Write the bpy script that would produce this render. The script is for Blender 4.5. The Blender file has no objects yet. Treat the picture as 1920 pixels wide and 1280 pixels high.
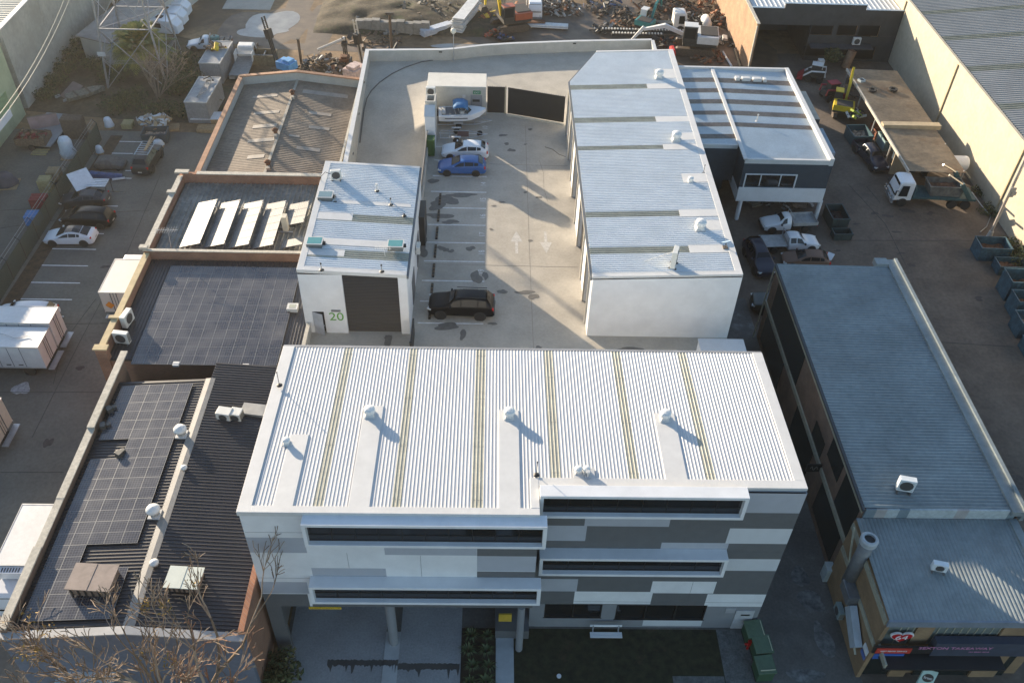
import bpy, math, random
from mathutils import Vector, Matrix, noise
random.seed(7)
R=math.radians
sc=bpy.context.scene
C=sc.collection
# ---------------------------------------------------------------- camera
H=44.95; FPX=1690.0
PITCH,ROLL,YAW=R(42.918),R(2.143),R(1.929)
_cp,_sp=math.cos(PITCH),math.sin(PITCH)
FW=Vector((math.sin(YAW)*_cp,math.cos(YAW)*_cp,-_sp))
_r0=Vector((math.cos(YAW),-math.sin(YAW),0)); _u0=_r0.cross(FW)
RT=math.cos(ROLL)*_r0+math.sin(ROLL)*_u0; UP=-math.sin(ROLL)*_r0+math.cos(ROLL)*_u0
cam=bpy.data.cameras.new('camera'); camo=bpy.data.objects.new('camera',cam); C.objects.link(camo)
cam.sensor_width=36; cam.lens=36*FPX/1920; cam.clip_start=.5; cam.clip_end=1500
m=Matrix((RT,UP,-FW)).transposed().to_4x4(); m.translation=Vector((0,0,H)); camo.matrix_world=m
sc.camera=camo
# ---------------------------------------------------------------- light
SUN_EL=R(12.9); SX,SY=-0.666,0.746
w=bpy.data.worlds.new("World"); sc.world=w; w.use_nodes=True
nt=w.node_tree; bg=nt.nodes['Background']
sky=nt.nodes.new('ShaderNodeTexSky'); sky.sky_type='NISHITA'; sky.sun_disc=False
sky.sun_elevation=SUN_EL; sky.sun_rotation=math.atan2(SX,SY); sky.altitude=50; sky.dust_density=.5; sky.ozone_density=1.6
nt.links.new(sky.outputs[0],bg.inputs[0]); bg.inputs[1].default_value=0.112
sl=bpy.data.lights.new('sun','SUN'); sl.energy=5.0; sl.angle=R(.55); sl.color=(1,.83,.62)
so=bpy.data.objects.new('sun',sl); C.objects.link(so)
d=Vector((SX*math.cos(SUN_EL),SY*math.cos(SUN_EL),math.sin(SUN_EL)))
so.rotation_euler=d.to_track_quat('Z','Y').to_euler(); so.location=(-40,60,60)
sc.view_settings.view_transform='Standard'; sc.view_settings.look='None'; sc.view_settings.exposure=1.35; sc.view_settings.gamma=1
# ---------------------------------------------------------------- points
def _ray(px,py): return FW+((px-960)/FPX)*RT+((640-py)/FPX)*UP
def P(px,py,z=0):
    r=_ray(px,py); t=(z-H)/r.z; return Vector((r.x*t,r.y*t,z))
def PY(px,py,Y):
    r=_ray(px,py); t=Y/r.y; return Vector((r.x*t,Y,H+r.z*t))
def PX(px,py,X):
    r=_ray(px,py); t=X/r.x; return Vector((X,r.y*t,H+r.z*t))
L=-7.0     # street level; the yard between the white units is a raised deck at 0
# ---------------------------------------------------------------- materials
MC={}
def mat(name,col,rough=.6,metal=0.,var=.12,sc_=1.5,bump=0.,bs=30,stain=0,stc=None,sts=.35,spec=None,fine=None):
    if name in MC: return MC[name]
    m=bpy.data.materials.new(name); m.use_nodes=True; n=m.node_tree; b=n.nodes['Principled BSDF']; l=n.links
    b.inputs['Roughness'].default_value=rough; b.inputs['Metallic'].default_value=metal
    if spec is not None: b.inputs['Specular IOR Level'].default_value=spec
    tc=n.nodes.new('ShaderNodeTexCoord'); 
    def noi(s,det=5,r=.6):
        t=n.nodes.new('ShaderNodeTexNoise'); t.inputs['Scale'].default_value=s; t.inputs['Detail'].default_value=det; t.inputs['Roughness'].default_value=r
        l.new(tc.outputs['Object'],t.inputs['Vector']); return t.outputs['Fac']
    def ramp(f,a,c,lo=.35,hi=.65):
        r=n.nodes.new('ShaderNodeValToRGB'); r.color_ramp.elements[0].position=lo; r.color_ramp.elements[1].position=hi
        r.color_ramp.elements[0].color=(*a,1); r.color_ramp.elements[1].color=(*c,1); l.new(f,r.inputs[0]); return r.outputs[0]
    a=[min(1,c*(1-var)) for c in col]; c2=[min(1,c*(1+var)) for c in col]
    o=ramp(noi(sc_),a,c2)
    if fine:
        mx=n.nodes.new('ShaderNodeMix'); mx.data_type='RGBA'; mx.blend_type='MULTIPLY'; mx.inputs[0].default_value=1
        l.new(o,mx.inputs[6]); l.new(ramp(noi(fine[0],3),[1-fine[1]]*3,[1,1,1],.3,.7),mx.inputs[7]); o=mx.outputs[2]
    if stain:
        f=noi(sts,6,.65); mx=n.nodes.new('ShaderNodeMix'); mx.data_type='RGBA'
        rr=ramp(f,[0,0,0],[1,1,1],1-stain-.06,1-stain+.08); l.new(rr,mx.inputs[0]); l.new(o,mx.inputs[6]); mx.inputs[7].default_value=(*(stc or [c*.6 for c in col]),1); o=mx.outputs[2]
    l.new(o,b.inputs['Base Color'])
    if bump:
        bp=n.nodes.new('ShaderNodeBump'); bp.inputs['Strength'].default_value=bump; bp.inputs['Distance'].default_value=.02; l.new(noi(bs,4),bp.inputs['Height']); l.new(bp.outputs[0],b.inputs['Normal'])
    MC[name]=m; return m
def brick(name,c1,c2,mortar,s=1,rot=0):
    if name in MC: return MC[name]
    m=bpy.data.materials.new(name); m.use_nodes=True; n=m.node_tree; b=n.nodes['Principled BSDF']; l=n.links; b.inputs['Roughness'].default_value=.85
    tc=n.nodes.new('ShaderNodeTexCoord'); mp=n.nodes.new('ShaderNodeMapping'); t=n.nodes.new('ShaderNodeTexBrick'); sx=n.nodes.new('ShaderNodeSeparateXYZ'); ad=n.nodes.new('ShaderNodeMath'); cx=n.nodes.new('ShaderNodeCombineXYZ')
    l.new(tc.outputs['Object'],sx.inputs[0]); l.new(sx.outputs[0],ad.inputs[0]); l.new(sx.outputs[1],ad.inputs[1]); l.new(ad.outputs[0],cx.inputs[0]); l.new(sx.outputs[2],cx.inputs[1]); l.new(cx.outputs[0],t.inputs['Vector'])
    t.inputs['Color1'].default_value=(*c1,1); t.inputs['Color2'].default_value=(*c2,1); t.inputs['Mortar'].default_value=(*mortar,1)
    t.inputs['Scale'].default_value=1; t.inputs['Brick Width'].default_value=.24*s; t.inputs['Row Height'].default_value=.086*s; t.inputs['Mortar Size'].default_value=.008*s
    no=n.nodes.new('ShaderNodeTexNoise'); no.inputs['Scale'].default_value=.8; l.new(tc.outputs['Object'],no.inputs['Vector'])
    r=n.nodes.new('ShaderNodeValToRGB'); r.color_ramp.elements[0].position=.3; r.color_ramp.elements[1].position=.7; r.color_ramp.elements[0].color=(.7,.7,.7,1); l.new(no.outputs['Fac'],r.inputs[0])
    mx=n.nodes.new('ShaderNodeMix'); mx.data_type='RGBA'; mx.blend_type='MULTIPLY'; mx.inputs[0].default_value=1; l.new(t.outputs[0],mx.inputs[6]); l.new(r.outputs[0],mx.inputs[7]); l.new(mx.outputs[2],b.inputs['Base Color'])
    MC[name]=m; return m
def emis(name,col,s):
    m=mat(name,col); return m
# ---------------------------------------------------------------- mesh builder
class MB:
    def __init__(s): s.v=[]; s.f=[]; s.m=[]; s.mi=0; s.M=None
    def add(s,vs,fs,mi=None):
        o=len(s.v)
        for p in vs:
            p=Vector(p)
            if s.M is not None: p=s.M@p
            s.v.append(p)
        for f in fs: s.f.append([i+o for i in f]); s.m.append(s.mi if mi is None else mi)
        return s
    def box(s,x0,x1,y0,y1,z0,z1,mi=None):
        return s.add([(x0,y0,z0),(x1,y0,z0),(x1,y1,z0),(x0,y1,z0),(x0,y0,z1),(x1,y0,z1),(x1,y1,z1),(x0,y1,z1)],[(0,3,2,1),(4,5,6,7),(0,1,5,4),(1,2,6,5),(2,3,7,6),(3,0,4,7)],mi)
    def obox(s,c,size,rz=0,mi=None,rx=0,ry=0):
        A=Matrix.Translation(Vector(c))@Matrix.Rotation(rz,4,'Z')@Matrix.Rotation(ry,4,'Y')@Matrix.Rotation(rx,4,'X'); a,b,c_=[x/2 for x in size]
        pts=[A@Vector(p) for p in [(-a,-b,-c_),(a,-b,-c_),(a,b,-c_),(-a,b,-c_),(-a,-b,c_),(a,-b,c_),(a,b,c_),(-a,b,c_)]]
        return s.add(pts,[(0,3,2,1),(4,5,6,7),(0,1,5,4),(1,2,6,5),(2,3,7,6),(3,0,4,7)],mi)
    def quad(s,a,b,c,d,mi=None): return s.add([a,b,c,d],[(0,1,2,3)],mi)
    def poly(s,pts,mi=None): return s.add(pts,[tuple(range(len(pts)))],mi)
    def prism(s,pts,z0,z1,mi=None):
        n=len(pts)
        # ensure counter clockwise
        ar=sum(pts[i][0]*pts[(i+1)%n][1]-pts[(i+1)%n][0]*pts[i][1] for i in range(n))
        if ar<0: pts=pts[::-1]
        za=z0 if isinstance(z0,(list,tuple)) else [z0]*n; zb=z1 if isinstance(z1,(list,tuple)) else [z1]*n
        if ar<0: za=za[::-1]; zb=zb[::-1]
        vs=[(p[0],p[1],za[i]) for i,p in enumerate(pts)]+[(p[0],p[1],zb[i]) for i,p in enumerate(pts)]
        fs=[tuple(range(n))[::-1],tuple(range(n,2*n))]+[(i,(i+1)%n,n+(i+1)%n,n+i) for i in range(n)]
        return s.add(vs,fs,mi)
    def ring(s,c,ax,r,n,ph=0):
        ax=Vector(ax).normalized(); u=ax.orthogonal().normalized(); v=ax.cross(u)
        return [Vector(c)+u*math.cos(ph+2*math.pi*i/n)*r+v*math.sin(ph+2*math.pi*i/n)*r for i in range(n)]
    def cyl(s,p,q,r0,r1=None,n=10,mi=None,caps=True):
        r1=r0 if r1 is None else r1; p=Vector(p); q=Vector(q); ax=q-p
        a=s.ring(p,ax,r0,n); b=s.ring(q,ax,r1,n)
        fs=[(i,(i+1)%n,n+(i+1)%n,n+i) for i in range(n)]
        if caps: fs+=[tuple(range(n))[::-1],tuple(range(n,2*n))]
        return s.add(a+b,fs,mi)
    def tube(s,pts,r,n=6,mi=None):
        pts=[Vector(p) for p in pts]; rs=r if isinstance(r,(list,tuple)) else [r]*len(pts)
        rings=[]
        u=None
        for i,p in enumerate(pts):
            ax=(pts[min(i+1,len(pts)-1)]-pts[max(i-1,0)]).normalized()
            if u is None: u=ax.orthogonal().normalized()
            else: u=(u-ax*u.dot(ax)).normalized()
            v=ax.cross(u)
            rings.append([p+(u*math.cos(2*math.pi*k/n)+v*math.sin(2*math.pi*k/n))*rs[i] for k in range(n)])
        return s.loft(rings,mi=mi)
    def loft(s,rings,closed=True,caps=True,mi=None):
        n=len(rings[0]); vs=[p for r in rings for p in r]; fs=[]
        for j in range(len(rings)-1):
            for i in range(n if closed else n-1):
                a=j*n+i; b=j*n+(i+1)%n; fs.append((a,b,b+n,a+n))
        if caps and closed: fs+=[tuple(range(n))[::-1],tuple(range((len(rings)-1)*n,len(rings)*n))]
        return s.add(vs,fs,mi)
    def lathe(s,c,prof,n=16,mi=None,ax=(0,0,1)):
        ax=Vector(ax).normalized()
        return s.loft([s.ring(Vector(c)+ax*z,ax,max(r,.001),n) for r,z in prof],mi=mi)
    def sphere(s,c,r,n=10,mi=None,sq=1):
        return s.lathe(c,[(r*math.sin(math.pi*k/6),-r*sq*math.cos(math.pi*k/6)) for k in range(7)],n,mi)
    def obj(s,name,mats,parent=None,smooth=False,bevel=0,local=False):
        if not isinstance(mats,(list,tuple)): mats=[mats]
        vs=s.v
        if parent is not None and not local:
            inv=parent.matrix_basis.inverted() if parent.parent is None else (parent.parent.matrix_basis@parent.matrix_basis).inverted()
            vs=[inv@p for p in vs]
        me=bpy.data.meshes.new(name); me.from_pydata([tuple(p) for p in vs],[],s.f)
        for mm in mats: me.materials.append(mm)
        for i,p in enumerate(me.polygons): p.material_index=min(s.m[i],len(mats)-1); p.use_smooth=smooth
        me.update()
        o=bpy.data.objects.new(name,me); C.objects.link(o)
        if parent is not None: o.parent=parent
        if bevel:
            b=o.modifiers.new('b','BEVEL'); b.width=bevel; b.segments=2; b.limit_method='ANGLE'
        return o
def _each(s,name,mats,parent=None,**k):
    '''s.b holds face counts at which a new piece begins; every piece becomes an object of its own'''
    bs=s.b+[len(s.f)]; out=[]
    for a,b in zip(bs,bs[1:]):
        if a==b: continue
        q=MB(); used={}
        for f,mi in zip(s.f[a:b],s.m[a:b]):
            nf=[]
            for i in f:
                if i not in used: used[i]=len(q.v); q.v.append(s.v[i])
                nf.append(used[i])
            q.f.append(nf); q.m.append(mi)
        out.append(q.obj(name,mats,parent,**k))
    return out
MB.each=_each
def _part(s):
    s.b=getattr(s,'b',[])+[len(s.f)]; return s
MB.part=_part
def tag(o,label=None,cat=None,group=None,kind=None):
    if label: o['label']=label
    if cat: o['category']=cat
    if group: o['group']=group
    if kind: o['kind']=kind
    return o
def thing(name,label,cat,loc=(0,0,0),rz=0,group=None):
    o=bpy.data.objects.new(name,None); C.objects.link(o); o.location=loc; o.rotation_euler=(0,0,rz); o.empty_display_size=.3
    return tag(o,label,cat,group)
def struct(o): o['kind']='structure'; return o
def dup(root,loc=None,rz=None,label=None,scale=None,group=None):
    def cp(o,par):
        c=o.copy(); C.objects.link(c)
        if par is not None: c.parent=par
        for ch in kids.get(o.name,[]): cp(ch,c)
        return c
    kids={}
    for o in list(C.objects):
        if o.parent is not None: kids.setdefault(o.parent.name,[]).append(o)
    r=cp(root,None)
    if loc is not None: r.location=loc
    if rz is not None: r.rotation_euler=(0,0,rz)
    if scale is not None: r.scale=(scale,)*3 if not isinstance(scale,(tuple,list)) else scale
    if label: r['label']=label
    if group: r['group']=group
    return r
# ribbed metal sheet. along='y': ribs run along y, a in [a0,a1] is x
def ribs(mb,a0,a1,lo,hi,zf,along='y',pitch=.2,h=.035,mif=lambda a:0,prof=((0,0),(.5,0),(.6,1),(.82,1),(.92,0)),nl=1):
    """lo/hi: functions of the across coordinate giving the start and end of the rib"""
    lo_=lo if callable(lo) else (lambda a:lo); hi_=hi if callable(hi) else (lambda a:hi)
    A=[];n=int(math.ceil((a1-a0)/pitch))
    for k in range(n):
        for u,hh in prof:
            a=a0+(k+u)*pitch
            if a<a1: A.append((a,hh*h))
    A.append((a1,0))
    vs=[];fs=[];mi=[]
    for a,dz in A:
        s,e=lo_(a),hi_(a)
        for j in range(nl+1):
            t=s+(e-s)*j/nl; x,y=(a,t) if along=='y' else (t,a)
            vs.append((x,y,zf(x,y)+dz))
    st=nl+1
    for i in range(len(A)-1):
        for j in range(nl):
            q=(i*st+j,(i+1)*st+j,(i+1)*st+j+1,i*st+j+1)
            if along!='y': q=q[::-1]
            mb.add([vs[k] for k in q],[(0,1,2,3)],mif((A[i][0]+A[i+1][0])/2))
    return mb
# ================================================================ palette
WM=mat('white_metal',(.55,.555,.56),.42,0,.03,.6,fine=(6,.06))
WF=mat('white_flashing',(.57,.57,.56),.5,0,.04,.8,fine=(3,.06))
WU=mat('unit_metal',(.66,.69,.71),.42,0,.05,.6,fine=(6,.08))
TR=mat('fibreglass_strip',(.385,.38,.315),.5,0,.10,1.2,fine=(6,.2))
WP=mat('white_paint',(.68,.69,.70),.7,0,.05,.7,0,30,.25,(.62,.63,.63),.5,fine=(2,.05))
GL=mat('pale_grey_paint',(.36,.38,.42),.7,0,.03,1.5)
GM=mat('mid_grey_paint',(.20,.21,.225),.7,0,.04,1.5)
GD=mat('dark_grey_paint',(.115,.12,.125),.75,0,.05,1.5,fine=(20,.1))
GLASS=mat('dark_glass',(.012,.014,.016),.08,0,.1,spec=.8)
BLK=mat('black_metal',(.02,.02,.02),.5)
CH=mat('charcoal_door',(.028,.024,.021),.55,0,.08)
CON=mat('yard_concrete',(.43,.395,.335),.85,0,.10,.5,.2,40,.34,(.30,.28,.24),.12,fine=(5,.14))
CONW=mat('wall_concrete',(.46,.445,.40),.85,0,.08,.9,.15,20,.3,(.36,.34,.28),.4,fine=(7,.12))
LOT=mat('car_park_concrete',(.16,.15,.125),.9,0,.16,.25,.2,40,.36,(.095,.087,.08),.15,fine=(4,.2))
YARD=mat('yard_old_concrete',(.145,.115,.09),.9,0,.22,.3,.2,40,.38,(.085,.065,.053),.2,fine=(3,.3))
DIRT=mat('dirt',(.25,.165,.09),.95,0,.4,.14,.5,8,.44,(.10,.075,.05),.09,fine=(1.6,.35))
DRV=mat('drive_concrete',(.34,.34,.34),.85,0,.1,.5,.15,40,.3,(.25,.25,.25),.3,fine=(8,.2))
GRS=mat('grass_mat',(.032,.034,.015),.95,0,.4,2,.8,40,.35,(.055,.04,.022),.8,fine=(25,.4))
OLDR=mat('old_sheet',(.24,.19,.14),.75,0,.22,.35,0,30,.35,(.15,.12,.09),.5,fine=(3,.3))
DARKR=mat('charcoal_sheet',(.045,.042,.045),.45,0,.15,.6,fine=(6,.3))
GREYR=mat('galvanised_sheet',(.22,.255,.262),.55,0,.14,.35,0,30,.34,(.145,.185,.185),.5,fine=(3,.2))
CAP=mat('render_cap',(.52,.48,.40),.8,0,.1,1.5,fine=(6,.25))
BRO=brick('orange_brick',(.38,.17,.09),(.30,.13,.075),(.30,.26,.22))
BRB=brick('brown_brick',(.22,.13,.085),(.17,.10,.07),(.2,.18,.15))
BRT=brick('tan_brick',(.32,.20,.10),(.27,.165,.085),(.26,.22,.16))
WLINE=mat('line_paint',(.78,.78,.76),.8,0,.12,3,fine=(14,.25))
STAIN=mat('wet_stain',(.16,.15,.132),.8,0,.15,3)
PV=mat('solar_cell',(.012,.016,.032),.18,0,.2,4,spec=.7)
PVF=mat('panel_frame',(.22,.23,.24),.4,.4,.05)
RUST=mat('rust',(.16,.07,.035),.9,0,.35,3,fine=(12,.4))
STEEL=mat('galv_steel',(.42,.43,.44),.45,.6,.1,3)
RUB=mat('rubber',(.02,.02,.02),.85)
WOOD=mat('pallet_wood',(.36,.26,.15),.85,0,.2,6)
# ================================================================ ground
m=MB(); m.quad((-700,-200,L),(700,-200,L),(700,1100,L),(-700,1100,L)); struct(m.obj('ground',DIRT))
z=L+.004
m=MB(); m.poly([(-75,10,z),(-26.2,10,z),(-26.2,44,z),(-27.8,46,z),(-27.8,89,z),(-44,89,z),(-75,89,z)]); struct(m.obj('car_park',LOT))
m=MB(); m.poly([(-60,-20,z),(17,-20,z),(23,-20,z),(23,62,z),(16.5,62,z),(16.5,40,z),(-12.3,40,z),(-12.3,22,z),(-26.2,22,z),(-26.2,9.9,z),(-60,9.9,z)]); struct(m.obj('street_concrete',mat('alley_concrete',(.13,.125,.115),.9,0,.2,.5,.2,40,.35,(.22,.23,.24),.5,fine=(6,.25))))
m=MB(); m.poly([(23.01,-20,z),(60,-20,z),(60,112,z),(17.5,112,z),(17.5,62.01,z),(23.01,62.01,z)]); struct(m.obj('yard',YARD))
m=MB(); m.poly([(x,y,z+.004) for x,y in [(-53,93),(-46,92),(-41,91.5),(-34,91),(-27.9,92),(-27.9,100),(-31,106),(-36,111),(-41,113),(-47,113),(-53,116)]]); 
struct(m.obj('scrub_ground',mat('scrub',(.115,.085,.05),.95,0,.4,.5,.6,10,.4,(.055,.06,.025),.3,fine=(3,.4))))
# puddles and slabs in the dirt yard
def blob(cx,cy,rx,ry,n=26,seed=0,rough=.25):
    rnd=random.Random(seed); ph=[rnd.uniform(0,6.3) for _ in range(4)]
    return [(cx+rx*(1+rough*sum(math.sin(a*(k+2)+ph[k])/(k+1.2) for k in range(4)))*math.cos(a),cy+ry*(1+rough*sum(math.sin(a*(k+2)+ph[k])/(k+1.2) for k in range(4)))*math.sin(a)) for a in [2*math.pi*i/n for i in range(n)]]
WET=mat('puddle',(.24,.23,.21),.3,0,.2,.6)
MUD=mat('mud',(.105,.075,.05),.6,0,.3,.6)
m=MB()
for (px,py,rx,ry,s) in [(512,42,3.2,3.8,1),(490,60,3.2,1.6,2),(860,88,3,1,8)]:
    c=P(px,py,L); m.poly([(x,y,L+.014+s*.002) for x,y in blob(c.x,c.y,rx,ry,seed=s,rough=.16)])
struct(m.obj('water',WET))
m=MB()
for (px,py,rx,ry,s) in [(500,50,5.5,6.5,1),(600,55,1.6,9,7),(560,20,2,8,5),(1080,60,17,9,9),(1250,70,13,12,10),(940,40,7,8,13),(1000,95,9,1.5,12),(680,92,12,1.2,11)]:
    c=P(px,py,L); m.poly([(x,y,L+.005+s*.0006) for x,y in blob(c.x,c.y,rx,ry,seed=s,rough=.2)])
struct(m.obj('mud_patch',MUD))
a=P(440,0,L);b=P(520,20,L); m=MB(); m.box(a.x-1,b.x-1,b.y,b.y+16,L,L+.06); struct(m.obj('concrete_slab',CON))
# ================================================================ deck, rear ramp
DX0,DX1=-13.15,17.6
def rampz(x,y):
    t=max(0,min(1,(94-y)/34)); t=t*t*(3-2*t); s=max(0,min(1,(-5.5-x)/4)) if y>79.5 else (1 if x<-6.2 else 0); s=s*s*(3-2*s); return -3.2*t*s
m=MB()
m.prism([(DX0,41),(DX1,41),(DX1,79.6),(-6.05,79.6),(-6.05,63.2),(-6.05,49.2),(DX0,49.2)],L,0)
struct(m.obj('yard_deck',CON))
nx,ny=44,40; m=MB(); vs=[];fs=[]
back=[(P(px,py,1.2).x,P(px,py,1.2).y-.18) for px,py in [(692,94),(827,93),(850,91.5),(905,85),(960,81.5),(1080,77),(1222,74.5)]]
def backy(x):
    for (x0,y0),(x1,y1) in zip(back,back[1:]):
        if x<=x1: return y0+(y1-y0)*max(0,(x-x0))/(x1-x0)
    return back[-1][1]
xs=[-13.5+(31.1)*i/nx for i in range(nx+1)]
for i,x in enumerate(xs):
    y0=63 if x<-6 else 79.6
    for j in range(ny+1):
        y=y0+(backy(x)-y0)*j/ny; vs.append((x,y,rampz(x,y)+.004))
for i in range(nx):
    for j in range(ny):
        a=i*(ny+1)+j; fs.append((a,a+ny+1,a+ny+2,a+1))
m.add(vs,fs); struct(m.obj('ramp',CON,smooth=True))
# ================================================================ perimeter walls of the deck
rp=thing('perimeter_wall','pale concrete wall around the curved ramp behind the white units','wall',(back[0][0],back[0][1],L))
m=MB(); pts=[(x,y+.0) for x,y in back]
out=[(x,y+.35) for x,y in pts]
for i in range(len(pts)-1):
    m.prism([pts[i],pts[i+1],out[i+1],out[i]],L,1.2)
m.prism([(17.6,96.2),(17.95,96.2),(17.95,back[-1][1]),(17.6,back[-1][1])],L,1.2)
m.prism([(17.6,85.3),(17.95,85.3),(17.95,96.2),(17.6,96.2)],L,1.2)
xl=P(655,300,1.2).x
m.prism([(back[0][0],back[0][1]+.35),(back[0][0]-.4,back[0][1]+.35),(xl-.35,62),(xl+.05,62)],L,[1.2,1.2,1.1,1.1])
m.obj('wall_panel',CONW,rp,bevel=.02)
m=MB(); 
for i in range(len(pts)-1): m.prism([(pts[i][0],pts[i][1]-.01),(pts[i+1][0],pts[i+1][1]-.01),(out[i+1][0],out[i+1][1]+.01),(out[i][0],out[i][1]+.01)],1.2,1.23)
m.prism([(back[0][0]+.01,back[0][1]+.36),(back[0][0]-.41,back[0][1]+.36),(xl-.36,62),(xl+.06,62)],[1.2,1.2,1.1,1.1],[1.23,1.23,1.13,1.13])
m.box(17.59,17.96,85.3,back[-1][1],1.2,1.23)
m.obj('wall_cap',WF,rp)
m=MB()
for px,py in [(826,97),(1077,80)]:
    p=P(px,py,1.0); m.part(); m.obox((p.x,backy(p.x)-.03,1.0),(.35,.06,.12))
for px,py in [(682,152),(672,211),(661,285)]:
    p=P(px,py,1.15); m.part(); m.obox((p.x+.05,p.y,1.0),(.06,.3,.12))
m.each('wall_light',BLK,rp)
# curved kerb line and drain on the ramp
KL=mat('joint_dark',(.10,.095,.085),.9)
m=MB(); kp=[]
for px,py in [(824,112),(790,117),(760,127),(735,139),(712,155),(697,170),(688,185),(683,205),(679,235),(675,268)]:
    q=P(px,py,0)
    for _ in range(4): q=P(px,py,rampz(q.x,q.y))
    kp.append(q)
m.tube([p+Vector((0,0,.03)) for p in kp],.06,5); struct(m.obj('kerb_line',KL))
m=MB(); q0=P(672,272,-2.2);q1=P(793,272,-2.2)
for i in range(12):
    xa=q0.x+(q1.x-q0.x)*i/12; xb=q0.x+(q1.x-q0.x)*(i+1)/12; m.quad((xa,71.3,rampz(xa,71.3)+.012),(xb,71.3,rampz(xb,71.3)+.012),(xb,71.8,rampz(xb,71.8)+.012),(xa,71.8,rampz(xa,71.8)+.012))
struct(m.obj('drain_grate',KL))
# retaining wall between ramp and bays, dark rail on it
rw=thing('retaining_wall','low wall with dark railing between the ramp and the parking bays','wall',(-6.2,72,L))
m=MB(); m.box(-6.25,-6.0,63.0,81.4,L,1.0); m.obj('wall_panel',CONW,rw)
m=MB(); m.box(-6.14,-6.08,63.1,78.2,1.9,1.96)
for k in range(9): m.box(-6.15,-6.07,63.2+k*1.85,63.28+k*1.85,1,1.9)
m.box(-6.13,-6.1,63.2,78.1,1.0,1.9); m.obj('railing',mat('grey_screen',(.25,.23,.20),.7),rw)
# ================================================================ markings on the deck
m=MB()
for k in range(-1,9):
    y=67.7-2.5*k
    if y<48: continue
    m.box(-5.4,-.5,y-.06,y+.06,.0,.006)
for px,y2 in [(908,75.3),(908,72.9),(908,70.3)]: m.box(-5.4,-.5,y2-.05,y2+.05,0,.006)
for y in (77.8,80.2): m.box(-5.2,-.5,y-.05,y+.05,0,.006)
struct(m.obj('bay_marking',WLINE))
def arrow(name,px,py,py2,up):
    a=P(px,py,0);b=P(px+(3 if not up else 3),py2,0); m=MB(); x=(a.x+b.x)/2; y1,y0=a.y,b.y
    if up: m.add([(x-.11,y0,.006),(x+.11,y0,.006),(x+.11,y1-1.5,.006),(x-.11,y1-1.5,.006),(x-.5,y1-1.5,.006),(x+.5,y1-1.5,.006),(x,y1,.006)],[(0,1,2,3),(4,5,6)])
    else: m.add([(x-.11,y0+1.5,.006),(x+.11,y0+1.5,.006),(x+.11,y1,.006),(x-.11,y1,.006),(x-.5,y0+1.5,.006),(x,y0,.006),(x+.5,y0+1.5,.006)],[(0,1,2,3),(4,5,6)])
    struct(m.obj(name,mat('arrow_paint',(.55,.53,.49),.8,0,.12,3,fine=(10,.3))))
arrow('arrow_marking',967,433,475,True); arrow('arrow_marking',1022,434,475,False)
def text(name,s,loc,size,mt,rot=(0,0,0),ext=.0,parent=None,align='CENTER',label=None,sx=1):
    c=bpy.data.curves.new(name,'FONT'); c.body=s; c.size=size; c.extrude=ext; c.align_x=align; c.align_y='CENTER'
    o=bpy.data.objects.new(name,c); C.objects.link(o)
    bpy.context.view_layer.update()
    me=bpy.data.meshes.new_from_object(o); bpy.data.objects.remove(o)
    o=bpy.data.objects.new(name,me); C.objects.link(o); me.materials.clear(); me.materials.append(mt)
    M_=Matrix.Translation(Vector(loc))@Matrix.Rotation(rot[2],4,'Z')@Matrix.Rotation(rot[0],4,'X')@Matrix.Scale(sx,4,(1,0,0))
    if parent is not None:
        pm=parent.matrix_basis if parent.parent is None else parent.parent.matrix_basis@parent.matrix_basis
        M_=pm.inverted()@M_; o.parent=parent
    me.transform(M_); return o
for k,(n,y) in enumerate([('11',79),('12',76.5),('13',74.1),('14',71.6),('15',69.0),('16',66.5),('17',64),('18',61.4),('19',58.9),('20',56.4)]):
    struct(text('bay_number','1'+str(k),(-.75,y,.007),.7,WLINE,(0,0,R(90))))
# stains
m=MB(); rs=random.Random(4)
for px,py,rx,ry in [(838,375,1.3,.7),(865,366,1.6,.35),(820,385,.9,.8),(825,405,1.2,.5),(845,416,.8,.35),(826,465,.35,.3),(835,468,.35,.35),(846,471,.3,.25),(882,466,.45,.35),(838,612,1.1,.45),(868,627,.3,.6),(893,520,.5,.9),(910,517,.25,.6),(942,547,.4,.35),(984,548,.9,.25),(1000,556,.5,.35),(943,254,.45,.25),(950,270,.3,.25),(959,282,.4,.35),(994,243,.3,.2),(985,271,.2,.12),(1010,370,.3,.2),(985,361,.22,.15),(994,451,.25,.12),(941,379,.3,.15),(926,386,.3,.1),(921,430,.2,.15),(924,607,.35,.2),(1001,665,.5,.3),(728,640,.35,.6),(727,632,.25,.3),(790,455,.45,1),(792,470,.5,1),(812,340,.5,.5),(1180,655,1,.3),(1010,652,.3,.2)]:
    c=P(px,py,0); k_=len(m.f); m.poly([(x,y,.008+k_*.0006) for x,y in blob(c.x,c.y,rx*.85,ry*.85,30,int(px*7+py),.24)])
struct(m.obj('oil_stain',STAIN))
m=MB()
for pts in [[(3.2,41,0),(3.15,60,0),(3.2,79.5,0)],[(-5.3,57.3,0),(7,57.2,0)],[(-.3,72.4,0),(7,72.3,0)],[(-13,47.2,0),(7,47.1,0)]]: m.tube([Vector(p)+Vector((0,0,-.006)) for p in pts],.02,4)
m.tube([(4.4,73.2,0),(4.7,71,0),(4.65,68.6,0),(4.9,66.5,0)],.015,4); m.tube([(5.0,75.6,0),(5.7,75.2,0),(6.3,74.3,0),(6.9,73.9,0)],.045,4)
struct(m.obj('slab_joint',mat('deck_joint',(.22,.20,.17),.9)))
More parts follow.
